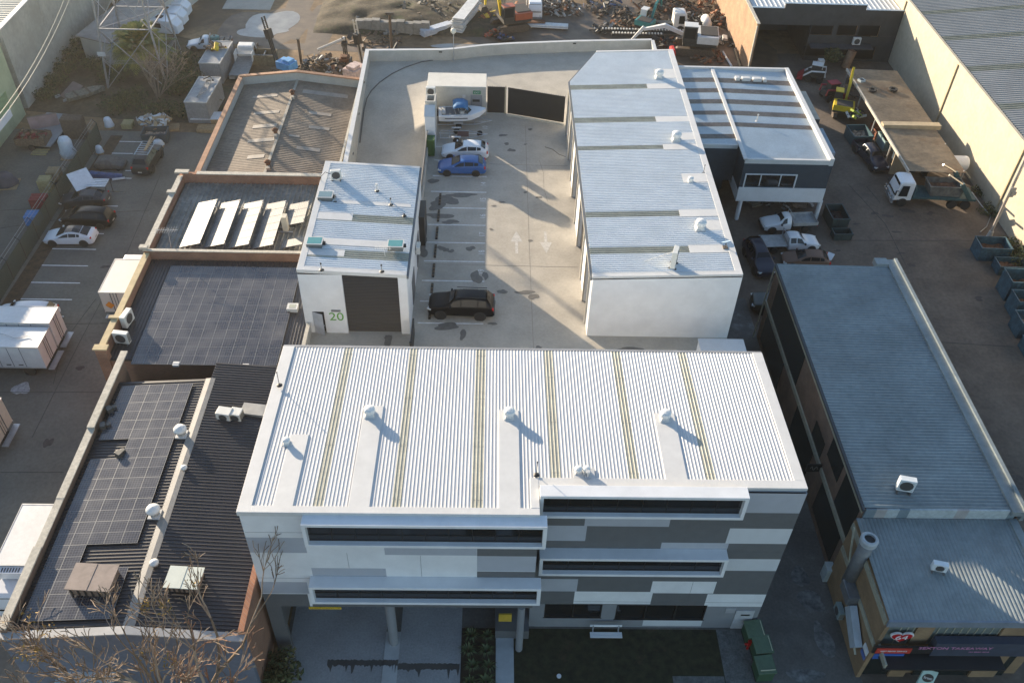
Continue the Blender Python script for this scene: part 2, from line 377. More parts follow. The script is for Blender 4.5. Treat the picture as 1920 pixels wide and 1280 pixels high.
# wheel stops
ws=None
for k in range(9):
    y=66.45-2.5*k
    if y<50: continue
    if ws is None:
        ws=thing('wheel_stop','','wheel stop',(-4.55,y,0))
        m=MB(); m.M=None; m.prism([(-.09,-.85),(.09,-.85),(.09,.85),(-.09,.85)],0,.1); m.obj('stop_bar',mat('stop_rubber',(.045,.035,.028),.8),ws,local=True,bevel=.02)
        m=MB()
        for j in range(4): m.part(); m.box(-.093,.093,-.7+j*.42,-.56+j*.42,.02,.103)
        m.each('reflector',mat('stop_yellow',(.13,.095,.055),.8),ws,local=True); o=ws
    else: o=dup(ws,(-4.55,y,0))
    tag(o,['wheel stop in the bay just in front of the blue hatchback','wheel stop in the second empty bay in front of the blue hatchback','wheel stop in the third empty bay in front of the blue hatchback','wheel stop in the bay level with the black wall louvre','wheel stop beside the cluster of round dark stains','wheel stop in the second empty bay behind the black SUV','wheel stop in the empty bay next behind the black SUV','wheel stop right under the nose of the black SUV','wheel stop at the very end of the row by the gate'][k],'wheel stop',group='rubber wheel stops in the parking bays')
# ================================================================ MAIN WHITE BUILDING
mb_=thing('office_building','large white three storey building with grey chequered facade and ribbed white roof','building',(2,34,L))
ZF,ZB=7.0,6.35
yL,yR,yB=27.7,29.65,40.7; xA,xS,xB_=-12.75,2.7,17.05
def mz(x,y): return ZB+(ZF-ZB)*(yB-y)/(yB-28)
# roof ribs
strips=[]
for a,b in [(585,604),(733,752),(883,906),(1034,1053),(1181,1200),(1324,1343)]:
    py=(958 if a<1000 else 898)
    strips.append((P(a,py,6.95).x,P(b,py,6.95).x))
def mmi(x):
    return 1 if any(s0<x<s1 for s0,s1 in strips) else 0
m=MB(); ribs(m,xA+.7,xB_-.55,lambda x:(yL+.42 if x<xS+.0 else yR+.55),lambda x:yB-.02,mz,'y',.195,.022,mmi)
for s0,s1 in strips:
    y=yL+1 if s0<2 else yR+1
    while y<yB-.5: m.box(s0,s1,y,y+.012,mz(0,y)+.004,mz(0,y)+.012,1); y+=3.8
m.obj('roof',[WM,TR],mb_)
# flat capping all round
def slab(m,x0,x1,y0,y1,up=.06,th=.25):
    m.prism([(x0,y0),(x1,y0),(x1,y1),(x0,y1)],[mz(x0,y0)-th,mz(x1,y0)-th,mz(x1,y1)-th,mz(x0,y1)-th],[mz(x0,y0)+up,mz(x1,y0)+up,mz(x1,y1)+up,mz(x0,y1)+up])
m=MB(); slab(m,xA,xA+.7,yL,yB,.08); slab(m,xA+.7,xS,yL,yL+.44,.08); slab(m,xS-.45,xS,yL+.44,yR+.55,.09); slab(m,xS,xB_,yR,yR+.57,.08); slab(m,xB_-.6,xB_,yR+.57,yB,.08)
m.obj('roof_capping',WF,mb_,bevel=.01)
# trays
m=MB()
for a0,a1,pyf,pxb,pyb in [(510,548,960,0,820),(652,692,960,0,762),(935,976,960,0,767),(1248,1289,898,0,770)]:
    x0=P(a0,pyf,6.9).x;x1=P(a1,pyf,6.9).x; yb=P(700,pyb,6.6).y; yf=yL+.44 if a0<1000 else yR+.56
    m.part(); m.prism([(x0,yf),(x1,yf),(x1,yb),(x0,yb)],[mz(0,yf)-.01]*2+[mz(0,yb)-.01]*2,[mz(0,yf)+.07]*2+[mz(0,yb)+.07]*2)
a=P(1075,900,6.95);b=P(1114,877,6.95); m.part(); m.prism([(a.x,yR+.56),(b.x,yR+.56),(b.x,b.y),(a.x,b.y)],mz(0,30)-.01,mz(0,30)+.07)
m.each('flashing_tray',WF,mb_,bevel=.01)
# gutter at the back
m=MB(); m.box(xA,xB_,yB,yB+.18,ZB-.18,ZB+.02); m.obj('gutter',mat('gutter_grey',(.3,.3,.3),.5),mb_)
# ---- walls
def cutgrid(m,Y,x0,x1,z0,z1,rects,base=0,holes=()):
    xs=sorted({x0,x1,*[max(x0,min(x1,v)) for r in list(rects)+list(holes) for v in (r[0],r[2])]}); zs=sorted({z0,z1,*[max(z0,min(z1,v)) for r in list(rects)+list(holes) for v in (r[1],r[3])]})
    for i in range(len(xs)-1):
        for j in range(len(zs)-1):
            cx,cz=(xs[i]+xs[i+1])/2,(zs[j]+zs[j+1])/2
            if xs[i+1]-xs[i]<.004 or zs[j+1]-zs[j]<.004: continue
            if any(h[0]<cx<h[2] and h[1]<cz<h[3] for h in holes): continue
            c=base
            for r in rects:
                if r[0]<cx<r[2] and r[1]<cz<r[3]: c=r[4]
            m.quad((xs[i],Y,zs[j]),(xs[i+1],Y,zs[j]),(xs[i+1],Y,zs[j+1]),(xs[i],Y,zs[j+1]),c)
def rp_(tl,br,Y,c):
    a=PY(*tl,Y);b=PY(*br,Y); return (min(a.x,b.x),min(a.z,b.z),max(a.x,b.x),max(a.z,b.z),c)
YL,YR=yL+.12,yR-.2
bandL=PY(700,1137,YL).z     # underside of the overhanging storeys
rl=[rp_((430,1006.5),(576,1036),YL,1),rp_((430,1089.5),(580,1112),YL,1),rp_((430,1112),(585,1150),YL,2),rp_((585,1128),(1030,1150),YL,2),
    rp_((583.5,1064),(726,1089),YL,1),rp_((720,1025),(894,1041),YL,1),rp_((894.5,1028),(1030,1043),YL,2),rp_((894.5,1042),(1030,1071),YL,1),rp_((894.5,1070.5),(1030,1093),YL,2)]
m=MB(); cutgrid(m,YL,xA+.05,xS,bandL,mz(0,yL)-.1,rl,0)
rr=[rp_((1395,915),(1525,962),YR,1),rp_((1099,960),(1254,987),YR,1),rp_((1014,984.5),(1097,1013.5),YR,1),rp_((1241,1016.5),(1359,1042),YR,1),rp_((1369,990),(1500,1019.5),YR,3),
    rp_((1361,1047),(1480,1070),YR,3),rp_((1014,1084.5),(1081,1108),YR,1),rp_((1078,1108),(1219,1132),YR,0),rp_((1224,1089),(1337,1112),YR,0),rp_((1327,1113),(1455,1137),YR,0)]
zg=PY(1200,1133,YR).z
hw=[rp_((1022,1131.5),(1126,1157),YR,0),rp_((1157,1133),(1318,1161),YR,0)]
rr+=[rp_((1207,1160),(1314,1173),YR,3)]
# the ground floor wall is a little paler
rr=[(xS,L,xB_,zg,4)]+rr
m.mi=0; cutgrid(m,YR,xS,xB_-.05,L,mz(0,yR)-.1,rr,2,hw)
# return at the step, sides, back
m.quad((xS,YL,bandL),(xS,YR,bandL),(xS,YR,6.85),(xS,YL,6.85),2)
m.quad((xB_-.05,YR,L),(xB_-.05,yB,L),(xB_-.05,yB,ZB-.1),(xB_-.05,YR,6.85),1)
m.quad((xA+.05,yB,L),(xA+.05,YL,L),(xA+.05,YL,6.9),(xA+.05,yB,ZB-.1),0) if False else None
m.quad((xA+.05,yB,L),(xA+.05,YL+.0,bandL),(xA+.05,YL,6.9),(xA+.05,yB,ZB-.1),1)
m.quad((xB_-.05,yB,L),(xA+.05,yB,L),(xA+.05,yB,ZB),(xB_-.05,yB,ZB),0)
# soffit of the overhang and undercroft back wall
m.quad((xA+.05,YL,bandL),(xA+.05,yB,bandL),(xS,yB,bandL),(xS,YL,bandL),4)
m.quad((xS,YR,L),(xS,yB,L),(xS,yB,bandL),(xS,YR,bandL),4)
m.obj('wall',[WP,GL,GD,mat('pale_blue_grey_paint',(.52,.54,.56),.7,0,.03),GM],mb_)
# dark undercroft rear
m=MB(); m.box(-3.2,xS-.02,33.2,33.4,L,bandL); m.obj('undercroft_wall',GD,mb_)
m=MB(); m.box(.6,xS-.02,28.6,33.1,L,L+.9,0); m.box(.8,1.6,29.2,29.3,L+1,L+1.8,1); m.obj('stair_block',[GD,mat('yellow_panel',(.55,.36,.04),.6)],mb_)
# projecting window frames
def frame(name,tl,br,Yw,dep,th,topo,wn):
    """tl/br: pixel corners of the outer front ring"""
    Yf=Yw-dep; a=PY(*tl,Yf); b=PY(*br,Yf); x0,x1,z1,z0=a.x,b.x,a.z,b.z
    m=MB(); m.box(x0,x1,Yf,Yw-.003,z1-th,z1); m.box(x0,x1,Yf,Yw-.003,z0,z0+th); m.box(x0,x0+th,Yf,Yw-.003,z0+th,z1-th); m.box(x1-th,x1,Yf,Yw-.003,z0+th,z1-th)
    o=m.obj('window_frame',WP,mb_,bevel=.015)
    Yw=Yw-dep*.52
    g=MB(); g.box(x0+th,x1-th,Yw-.05,Yw-.01,z0+th,z1-th); gl=g.obj('glazing',GLASS,o)
    u=MB(); n=wn
    for k in range(1,n): 
        x=x0+th+(x1-x0-2*th)*k/n; u.box(x-.02,x+.02,Yw-.08,Yw-.052,z0+th,z1-th)
    u.box(x0+th,x1-th,Yw-.08,Yw-.045,z0+th+.0,z0+th+.06); u.box(x0+th,x1-th,Yw-.082,Yw-.052,z0+th+.5,z0+th+.53)
    u.obj('mullion',BLK,o)
    # blinds and rooms seen in the glass
    return o
frame('f1',(563,984),(1023,1029.5),YL,.75,.2,970,10)
frame('f2',(578,1101),(1012,1135),YL,.75,.2,1088,10)
frame('f3',(1013,930),(1393,975),YR,.75,.2,915,8)
frame('f4',(1012,1047),(1356,1082),YR,.75,.2,1035,7)
# ground floor windows
m=MB()
gg=[]
for h in hw:
    m.part()
    m.box(h[0],h[2],YR+.12,YR+.16,h[1],h[3],0)
    m.box(h[0]-.06,h[2]+.06,YR-.02,YR+.12,h[1]-.08,h[1],1); m.box(h[0],h[0]+.06,YR,YR+.12,h[1],h[3],1); m.box(h[2]-.06,h[2],YR,YR+.12,h[1],h[3],1); m.box(h[0],h[2],YR,YR+.12,h[3]-.05,h[3],1)
    n=2 if h[2]-h[0]<4.5 else 3
    for k in range(1,n): x=h[0]+(h[2]-h[0])*k/n; m.box(x-.04,x+.04,YR+.02,YR+.12,h[1],h[3],1)
m.each('window',[GLASS,BLK],mb_)
m=MB()
# door
a=PY(1380,1158,YR);b=PY(1403,1188,YR); m.box(a.x-.15,a.x+1.0,YR-.05,YR-.003,L,L+2.1)
dr=m.obj('door',mat('door_grey',(.40,.41,.43),.6),mb_)
m=MB(); m.box(a.x+.2,a.x+.75,YR-.065,YR-.052,L+1.55,L+1.7); m.obj('door_sign',BLK,dr)
m=MB(); a=PY(1362,1139,YR);b=PY(1377,1148,YR); m.box(a.x,b.x,YR-.03,YR-.003,b.z,a.z); m.obj('wall_plate',mat('plate_grey',(.3,.31,.33),.6),mb_)
# clearance bar
m=MB(); a=PY(578,1131.5,YL);b=PY(640,1136,YL); m.box(a.x,b.x,YL-.08,YL-.03,bandL-.16,bandL+.02); cb=m.obj('clearance_bar',mat('sign_yellow',(.70,.45,.03),.5),mb_)
text('lettering','MAXIMUM CLEARANCE 3.0M',((a.x+b.x)/2,YL-.084,bandL-.07),.145,BLK,(R(90),0,0),0,cb,sx=.92)
# columns
m=MB(); c=P(738,1212,L); m.cyl((c.x,c.y+.3,L),(c.x,c.y+.3,bandL),.3,n=16); m.obj('column',GM,mb_,smooth=False)
m=MB(); c=P(976,1230,L); m.cyl((c.x-.1,c.y+.5,L),(c.x-.1,c.y+.5,bandL),.22,n=14); m.obj('column',GM,mb_)
m=MB(); m.box(xA+.05,xA+.9,YL,YL+.3,L,bandL); m.quad
m.add([(xA+.9,YL,bandL),(xA+2.2,YL,bandL),(xA+.9,YL,L+2.5)],[(0,1,2)]) if False else None
m.box(xA+.05,xA+.3,YL+.3,yB-.2,L,bandL); m.obj('column',GD,mb_)
m=MB(); m.box(xA+2.0,xA+2.3,YL+3.5,YL+3.9,L,bandL); m.obj('column',GM,mb_)
# ================================================================ LEFT WHITE UNIT
u=thing('warehouse_unit','small white unit with charcoal roller door and the green number 20','building',(-9.6,56,0))
ux0,ux1,uy0,uy1=-13.4,-5.85,48.95,62.95
def uz(x,y): return 5.8-.35*(x-ux0)/(ux1-ux0)
ust=[]
for px,py in [(600,398),(600,478)]:
    pass
s1=(P(700,405,5.6).y,P(700,418,5.6).y); s2=(P(700,471,5.6).y,P(700,486,5.6).y)
m=MB(); ribs(m,uy0+.35,uy1-.2,ux0+.45,ux1,uz,'x',.235,.062,lambda y:1 if (s1[1]<y<s1[0] or s2[1]<y<s2[0]) else 0)
m.obj('roof',[WU,TR],u)
def tz(m,x0,x1,y0,y1,f,up,dn):
    m.prism([(x0,y0),(x1,y0),(x1,y1),(x0,y1)],[f(x0,y0)-dn,f(x1,y0)-dn,f(x1,y1)-dn,f(x0,y1)-dn],[f(x0,y0)+up,f(x1,y0)+up,f(x1,y1)+up,f(x0,y1)+up])
m=MB(); tz(m,ux0,ux0+.47,uy0,uy1,uz,.08,.2); tz(m,ux0+.47,ux1,uy0,uy0+.4,uz,.08,.2); tz(m,ux0+.47,ux1,uy1-.3,uy1,uz,.08,.2); m.obj('roof_capping',WF,u,bevel=.01)
m=MB()
for (xa,xb,ya,yb) in [(632,770,377,387),(590,660,400,416),(590,735,448,464),(560,645,468,483)]:
    a=P(xa,ya,5.7);b=P(xb,yb,5.6); m.part(); tz(m,ux0+.4 if xa<610 else a.x,b.x,b.y,a.y,uz,.065,.01)
m.each('flashing_tray',WF,u)
m=MB(); m.box(ux1,ux1+.14,uy0,uy1,5.2,5.42); m.obj('gutter',mat('gutter_dark',(.12,.13,.14),.5),u)
# front wall with door opening
Yu=uy0+.02
dd=rp_((639,514),(753,620),Yu,0); pd=rp_((585,584),(613,624.5),Yu,0)
m=MB(); cutgrid(m,Yu,ux0,ux1,0,5.45,[],0,[(dd[0],0,dd[2],dd[3]),(pd[0],0,pd[2],pd[3])])
m.quad((ux0,uy1,0),(ux0,Yu,0),(ux0,Yu,5.6),(ux0,uy1,5.6)); m.quad((ux1,Yu,0),(ux1,uy1,0),(ux1,uy1,5.3),(ux1,Yu,5.3)); m.quad((ux1,uy1,0),(ux0,uy1,0),(ux0,uy1,5.5),(ux1,uy1,5.5))
m.box(dd[0]-.0,dd[0]+.02,Yu,Yu+.3,0,dd[3]); 
for h in (dd,pd):
    m.quad((h[0],Yu,0),(h[0],Yu,h[3]),(h[0],Yu+.3,h[3]),(h[0],Yu+.3,0)); m.quad((h[2],Yu,0),(h[2],Yu+.3,0),(h[2],Yu+.3,h[3]),(h[2],Yu,h[3])); m.quad((h[0],Yu,h[3]),(h[2],Yu,h[3]),(h[2],Yu+.3,h[3]),(h[0],Yu+.3,h[3]))
m.obj('wall',WP,u)
m=MB(); n=40
for k in range(n): 
    z0=dd[3]*k/n; z1=dd[3]*(k+1)/n; m.add([(dd[0],Yu+.22,z0),(dd[2],Yu+.22,z0),(dd[2],Yu+.17,(z0+z1)/2),(dd[0],Yu+.17,(z0+z1)/2),(dd[2],Yu+.22,z1),(dd[0],Yu+.22,z1)],[(0,1,2,3),(3,2,4,5)])
m.obj('roller_door',CH,u)
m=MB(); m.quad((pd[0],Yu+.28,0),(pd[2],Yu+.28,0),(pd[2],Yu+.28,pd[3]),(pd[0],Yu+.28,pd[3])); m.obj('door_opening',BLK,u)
m=MB(); A=Matrix.Translation((pd[0]+.03,Yu+.0,0))@Matrix.Rotation(R(-22),4,'Z'); m.M=A; m.box(0,pd[2]-pd[0]-.05,-.02,.02,.02,pd[3]-.03); dr=m.obj('door',mat('door_light_grey',(.38,.39,.42),.5),u)
m=MB(); m.M=A; m.box(.78,.9,-.06,-.02,1.0,1.05); m.obj('handle',STEEL,dr)
q=PY(631,594,Yu); text('house_number','20',(q.x,Yu-.015,q.z),1.05,mat('green_paint',(.10,.30,.04),.6),(R(90),0,0),.006,u,sx=1.05)
q=PY(630,582,Yu); m=MB(); m.box(q.x-.33,q.x+.33,Yu-.1,Yu-.003,q.z-.06,q.z+.06); m.obj('wall_light',mat('light_grey',(.16,.16,.16),.5),u)
# louvres/doors on the east wall
m=MB()
for y0 in (52.0,56.6,60.2): m.part(); m.box(ux1,ux1+.05,y0,y0+1.9,.2,2.4)
m.each('side_door',GD,u)
m=MB(); m.box(ux1,ux1+.45,59.6,62.0,.1,2.9,0); m.obj('louvre_cage',BLK,u)
# ================================================================ RIGHT WHITE UNIT
v=thing('warehouse_unit','long white unit with a cut back corner and five roof vents','building',(12,65,0))
vx0,vx1,vy0=7.1,17.6,49.05
q1=P(1066,152,5.6);q2=P(1118,98,5.6)
vyb=P(1190,95,5.8).y
def vz(x,y): return 5.5+.45*(x-vx0)/(vx1-vx0)
def vlo(y): return vx0+.02 if y<q1.y else vx0+.02+(y-q1.y)*(q2.x-vx0)/(q2.y-q1.y)
vs_=[]
for a,b in [(161,169.5),(222.5,231),(275,283),(398,408.5),(464,476.5)]:
    vs_.append((P(1150,b,5.6).y,P(1150,a,5.6).y))
m=MB(); ribs(m,vy0+.35,vyb-.25,vlo,vx1-.45,vz,'x',.235,.062,lambda y:1 if any(a<y<b for a,b in vs_) else 0)
m.obj('roof',[WU,TR],v)
m=MB(); tz(m,vx0,vx1,vy0,vy0+.38,vz,.08,.2); tz(m,vx1-.5,vx1,vy0+.38,vyb,vz,.08,.2); tz(m,q2.x,vx1-.5,vyb-.3,vyb,vz,.08,.2); m.obj('roof_capping',WF,v,bevel=.01)
m=MB()
for xa,xb,ya,yb in [(1226,1270,133,150),(1212,1280,160,169),(1228,1298,221,231),(1262,1310,253,266),(1242,1316,273,283),(1277,1333,329,345),(1272,1356,396,408.5),(1301,1362,417,435),(1290,1376,462.5,476.5)]:
    a=P(xa,ya,5.75);b=P(xa,yb,5.75); m.part(); tz(m,a.x,vx1-.45,b.y,a.y,vz,.068,.01)
m.each('flashing_tray',WF,v)
m=MB(); m.box(vx0-.14,vx0,vy0,q1.y,5.25,5.48); m.prism([(vx0-.14,q1.y),(vx0,q1.y),(q2.x,vyb),(q2.x-.14,vyb)],5.25,5.48); m.obj('gutter',mat('gutter_dark',(.12,.13,.14),.5),v)
w0=vx0+.05
ops=[(50.6,53.0),(55.8,60.0),(63.4,67.2),(70.0,73.4),(75.4,77.9)]
m=MB()
m.quad((w0-.004,vy0,0),(vx1+.003,vy0,0),(vx1+.003,vy0,vz(vx1,0)-.1),(w0-.004,vy0,vz(w0,0)-.1))
m.quad((vx1,vy0,L),(vx1,vyb,L),(vx1,vyb,5.8),(vx1,vy0,5.8)); m.quad((vx1,vyb,0),(q2.x,vyb,0),(q2.x,vyb,5.5),(vx1,vyb,5.8)); m.quad((q2.x,vyb,0),(w0,q1.y,0),(w0,q1.y,5.4),(q2.x,vyb,5.5))
y=vy0+.02
for a,b in ops:
    m.box(w0,w0+.3,y,a,0,5.3); m.box(w0,w0+.3,a,b,4.6,5.3); y=b
m.box(w0,w0+.3,y,q1.y,0,5.3)
m.obj('wall',WP,v)
for a,b in ops:
    m=MB(); m.box(w0+.24,w0+.28,a,b,0,4.6); m.obj('roller_door',CH,v)
m=MB()
for a,b in ops:
    for yy in (a-.18,b): m.part(); m.box(w0-.12,w0-.003,yy,yy+.18,0,4.7)
    m.part(); m.box(w0-.1,w0-.003,a,b,4.6,4.75)
m.each('door_track',mat('track_beige',(.45,.42,.36),.6),v)
# panel joints of the facade
m=MB()
for px,y0_,y1_ in [(788,1041,1088),(650,1036,1064),(1180,988,1035),(1080,1013,1035),(1300,1090,1132),(1290,985,1016),(1150,1086,1108)]:
    Yp=YL if px<1000 else YR; a=PY(px,y0_,Yp);b=PY(px,y1_,Yp); m.part(); m.box(a.x-.008,a.x+.008,Yp-.006,Yp-.001,b.z,a.z)
for Yp,py,xa,xb in [(YL,1085,xA+.1,xS),(YR,1032.5,xS,xB_-.1),(YR,1128,xS+.1,xB_-.1),(YL,1000,xA+.1,xS)]:
    a=PY(800 if Yp==YL else 1250,py,Yp); m.part(); m.box(xa,xb,Yp-.006,Yp-.001,a.z-.008,a.z+.008)
m.each('panel_joint',mat('joint_grey',(.10,.105,.11),.8),mb_)
# ================================================================ NAVY OFFICE BLOCK on the right
NV=mat('navy_cladding',(.035,.055,.075),.55,0,.1,1.5,fine=(9,.15))
BRS=mat('brown_strip',(.22,.19,.165),.5,0,.2,.8,fine=(4,.3))
OW=mat('office_sheet',(.50,.56,.60),.4,0,.06,.6,fine=(5,.12))
o=thing('office_block','navy two storey office with striped roof on white posts beside the long unit','building',(26,84,L))
x0,x1,xr,y0,ym,y1=17.65,32.45,23.95,74.0,76.7,92.9
def oz(x,y): return -.25+.25*(1-abs(x-xr)/9)
bands=[]
for py in (150.5,169.5,190,211,233,255): bands.append((P(1340,py+4.3,0).y,P(1340,py-4.0,0).y))
m=MB()
ribs(m,ym+.1,y1-.3,x0,xr,oz,'x',.2,.04,lambda y:1 if any(a<y<b for a,b in bands) else 0)
ribs(m,y0+.25,y1-.3,xr,x1-.4,oz,'x',.2,.04,lambda y:1 if any(a<y<b for a,b in bands[:5]) else 0)
m.obj('roof',[OW,BRS],o)
m=MB(); m.box(xr-.16,xr+.2,y0,y1,0,.14); m.part() if False else None
m.obj('ridge_cap',WF,o,bevel=.01)
m=MB(); m.part(); m.prism([(x1-.42,y0),(x1,y0),(x1,y1),(x1-.42,y1)],-.5,.25); m.part(); m.box(x0,x1-.42,y1-.3,y1,-.5,.22); m.part(); m.box(xr,x1-.42,y0,y0+.25,-.4,.08); m.part(); m.box(x0,xr-.17,ym-.05,ym+.15,-.4,.02); m.each('parapet',WF,o,bevel=.01)
m=MB()
m.quad((x1-.02,y0,-4.2),(x1-.02,y1,-4.2),(x1-.02,y1,-.3),(x1-.02,y0,-.3))
hz=rp_((1400,327),(1487,350),y0+.02,0)
zb=PY(1450,352,y0).z; zc=PY(1450,375,y0).z
cutgrid(m,y0+.02,xr,x1-.02,zb,-.3,[],0,[hz])
m.quad((xr,ym,zc),(xr,y0+.02,zc),(xr,y0+.02,-.2),(xr,ym,-.2))
m.quad((x0,ym,L+3),(xr,ym,L+3),(xr,ym,-.2),(x0,ym,-.2)); m.quad((xr,ym+6,L),(x1,ym+6,L),(x1,ym+6,zc),(xr,ym+6,zc)); m.quad((x0,ym+3,L),(xr,ym+3,L),(xr,ym+3,L+3),(x0,ym+3,L+3))
m.quad((x1-.02,ym+6,L),(x1-.02,y1,L),(x1-.02,y1,-4.2),(x1-.02,ym+6,-4.2))
m.quad((x0,y1,L),(x1,y1,L),(x1,y1,-.2),(x0,y1,-.2))
m.obj('wall',NV,o)
m=MB(); m.box(xr-.03,x1,y0-.05,y0+.01,zc,zb); m.box(xr-.03,x1,y0,ym+6,zc-.2,zc); m.box(xr-.04,xr-.01,y0-.05,ym,zc,zc+1); m.obj('white_band',WP,o)
m=MB(); m.box(hz[0]-.12,hz[0],y0-.06,y0+.1,hz[1]-.1,hz[3]+.1); m.box(hz[2],hz[2]+.12,y0-.06,y0+.1,hz[1]-.1,hz[3]+.1); m.box(hz[0],hz[2],y0-.06,y0+.1,hz[3],hz[3]+.1); 
for t in (.3,.7): x=hz[0]+(hz[2]-hz[0])*t; m.box(x-.04,x+.04,y0-.04,y0+.08,hz[1],hz[3])
fr=m.obj('window',WP,o); m=MB(); m.box(hz[0],hz[2],y0+.1,y0+.14,hz[1],hz[3]); m.obj('pane',GLASS,fr)
for px,py in [(1382,415),(1527,412)]:
    c=P(px,py,L); m=MB(); m.cyl((c.x,y0+.35,L),(c.x,y0+.35,zc-.2),.22,n=12); m.obj('post',WP,o)
m=MB(); m.box(20.9,21.3,ym-.6,ym-.2,L,-3.2); m.obj('post',mat('timber_post',(.2,.15,.1),.8),o)
# skylight boxes
for k,(px,py,s) in enumerate([(1382,149,.45),(1398,150,.9),(1419,151,.9),(1433,152,.35)]):
    c=P(px,py,.0); m=MB(); m.obox((c.x,c.y,.12),(s,.6,.3)); m.box(c.x-s/2+.04,c.x+s/2-.04,c.y-.25,c.y+.25,.27,.3); sk=m.obj('skylight',WF,o,bevel=.015)
# ================================================================ GREY ROOF BUILDING AND SHOP
g=thing('brick_workshop','long brown brick workshop with grey corrugated roof beside the white building','building',(28,45,L))
gx0,gx1,gy0,gy1=22.95,32.9,33.1,57.0
def gz(x,y): return .8-.03*(x-gx0)*.5
m=MB(); ribs(m,gy0,gy1,gx0,gx1-.9,gz,'x',.27,.065,prof=((0,0),(.25,.7),(.5,1),(.75,.7))); m.obj('roof',GREYR,g)
m=MB(); m.prism([(gx1-.9,gy0-.3),(gx1-.25,gy0-.3),(gx1-.25,gy1+.8),(gx1-.9,gy1+.8)],.45,.85); m.box(gx1-.25,gx1,gy0-.3,gy1+.8,.0,1.0); m.box(gx1-1.9,gx1-.9,gy1,gy1+.8,.5,1.0); m.obj('box_gutter',GREYR,g,bevel=.01)
m=MB(); m.box(gx0-.16,gx0,gy0-.2,gy1,.62,.82); m.obj('gutter',mat('old_gutter',(.05,.055,.06),.6),g)
m=MB(); m.box(gx0,gx0+.25,gy0,gy1-.1,L,.7); m.box(gx0+.25,gx1,gy1-.35,gy1-.1,L,.5); m.box(gx1-.25,gx1-.05,gy0,gy1-.35,L,0); m.obj('wall',BRB,g)
BND=mat('cream_band',(.36,.35,.27),.8,0,.1,1.5,fine=(5,.2))
m=MB(); m.part(); m.box(gx0-.06,gx0-.003,gy0,gy1,.22,.6); m.part(); m.box(gx0-.12,gx0-.003,gy0-8.2,gy1+.0,-3.35,-2.95); m.each('wall_band',BND,g)
DW=mat('dark_window',(.015,.022,.022),.25)
m=MB()
for a,b,zz0,zz1 in [(47.0,55.5,-2.9,.2),(36.9,39.3,-1.6,.2),(40.0,42.2,-2.9,-1.4),(33.4,36.3,-2.9,.2),(50,56,-6.4,-3.4),(41,45.6,-6.4,-3.4),(34,38.5,-6.4,-3.4)]:
    m.part(); m.box(gx0-.03,gx0-.003,a,b,zz0,zz1)
m.each('window',DW,g)
m=MB(); m.cyl((gx0-.3,gy1-.1,L),(gx0-.1,gy1,.6),.06,n=6); m.obj('downpipe',BND,g)
# striped gable between the roofs
fz=-.1
m=MB(); n=14; cols=[1,2,0,1,0,0,0,2,0,0,0,0,1,1]
xx=[gx0+.1+(gx1-.5-gx0-.1)*t for t in (0,.07,.14,.22,.29,.36,.5,.6,.68,.72,.8,.9,.95,1)]
for i in range(len(xx)-1): m.box(xx[i],xx[i+1],gy0-.12,gy0-.0,fz,.74,cols[i])
m.obj('gable_panel',[mat('gable_white',(.42,.47,.48),.6,0,.12,2,fine=(5,.2)),mat('gable_blue',(.16,.21,.24),.6),mat('gable_pink',(.34,.32,.31),.6)],g)
s=thing('corner_shop','tan brick corner shop with grey sheet roof, heart shaped number sign and dark awnings','shop',(27,29,L))
sx0,sx1,sy0,sy1=22.65,32.6,26.2,32.95
m=MB(); ribs(m,sx0,sx1,sy0,sy1,lambda x,y:fz-.25+.25*(y-sy0)/(sy1-sy0),'y',.24,.045,prof=((0,0),(.25,.7),(.5,1),(.75,.7))); m.obj('roof',GREYR,s)
m=MB(); m.box(sx1-.5,sx1,sy0,sy1,fz-.3,fz+.12); m.obj('box_gutter',GREYR,s)
m=MB(); m.box(sx0-.05,sx1,sy0-.14,sy0,fz-.75,fz-.2); m.obj('fascia',mat('fascia_grey',(.17,.20,.24),.6),s)
m=MB(); m.box(sx0,sx0+.25,sy0,sy1+.1,L,fz-.35); m.part() if False else None
Ys=sy0+.05
for xa,xb in [(24.6,25.6),(29.6,31.2)]: m.box(xa,xb,Ys,Ys+.3,L,fz-.7)
m.box(sx0+.25,sx1,Ys+.25,Ys+.5,L,fz-.75)
m.obj('wall',BRT,s)
m=MB(); m.part(); m.box(sx0-.07,sx0-.003,sy0+.1,sy1,fz-.95,fz-.45); m.part(); m.box(sx0-.07,sx0-.003,sy0-.0,sy1,-3.35,-2.95); m.each('wall_band',BND,s)
GRG=mat('glazed_panel',(.17,.2,.19),.3,0,.1,2,fine=(20,.3)); 
def band(tl,br,name,mt,off=.0,th=.06,par=s,Y=sy0):
    a=PY(*tl,Y-off);b=PY(*br,Y-off); q=MB(); q.box(a.x,b.x,Y-off-th,Y-off-.003,b.z,a.z); return q.obj(name,mt,par),a,b
w1,a,b=band((1665,1170),(1925,1206),'window',GRG,-.22,.04)
q=MB()
for px in (1692,1705,1717,1764,1779,1793,1808,1822,1837,1851,1866,1880,1895): 
    t=PY(px,1173,sy0-.0+.18); q.obox((t.x,sy0+.17,(a.z+b.z)/2),(.05,.05,a.z-b.z))
q.obj('mullion',BND,w1)
aw,a,b=band((1752,1191),(1925,1215),'awning',mat('awning_navy',(.04,.05,.075),.7),.0,.5)
sg,a,b=band((1640,1209),(1925,1222),'sign_board',BLK,.35,.12)
pink=mat('pink_letter',(.55,.22,.38),.5)
t=PY(1795,1215,sy0-.5); text('lettering','SEXTON TAKEAWAY',(t.x-.1,sy0-.5,t.z),.36,pink,(R(90),0,0),.01,sg,sx=1.25)
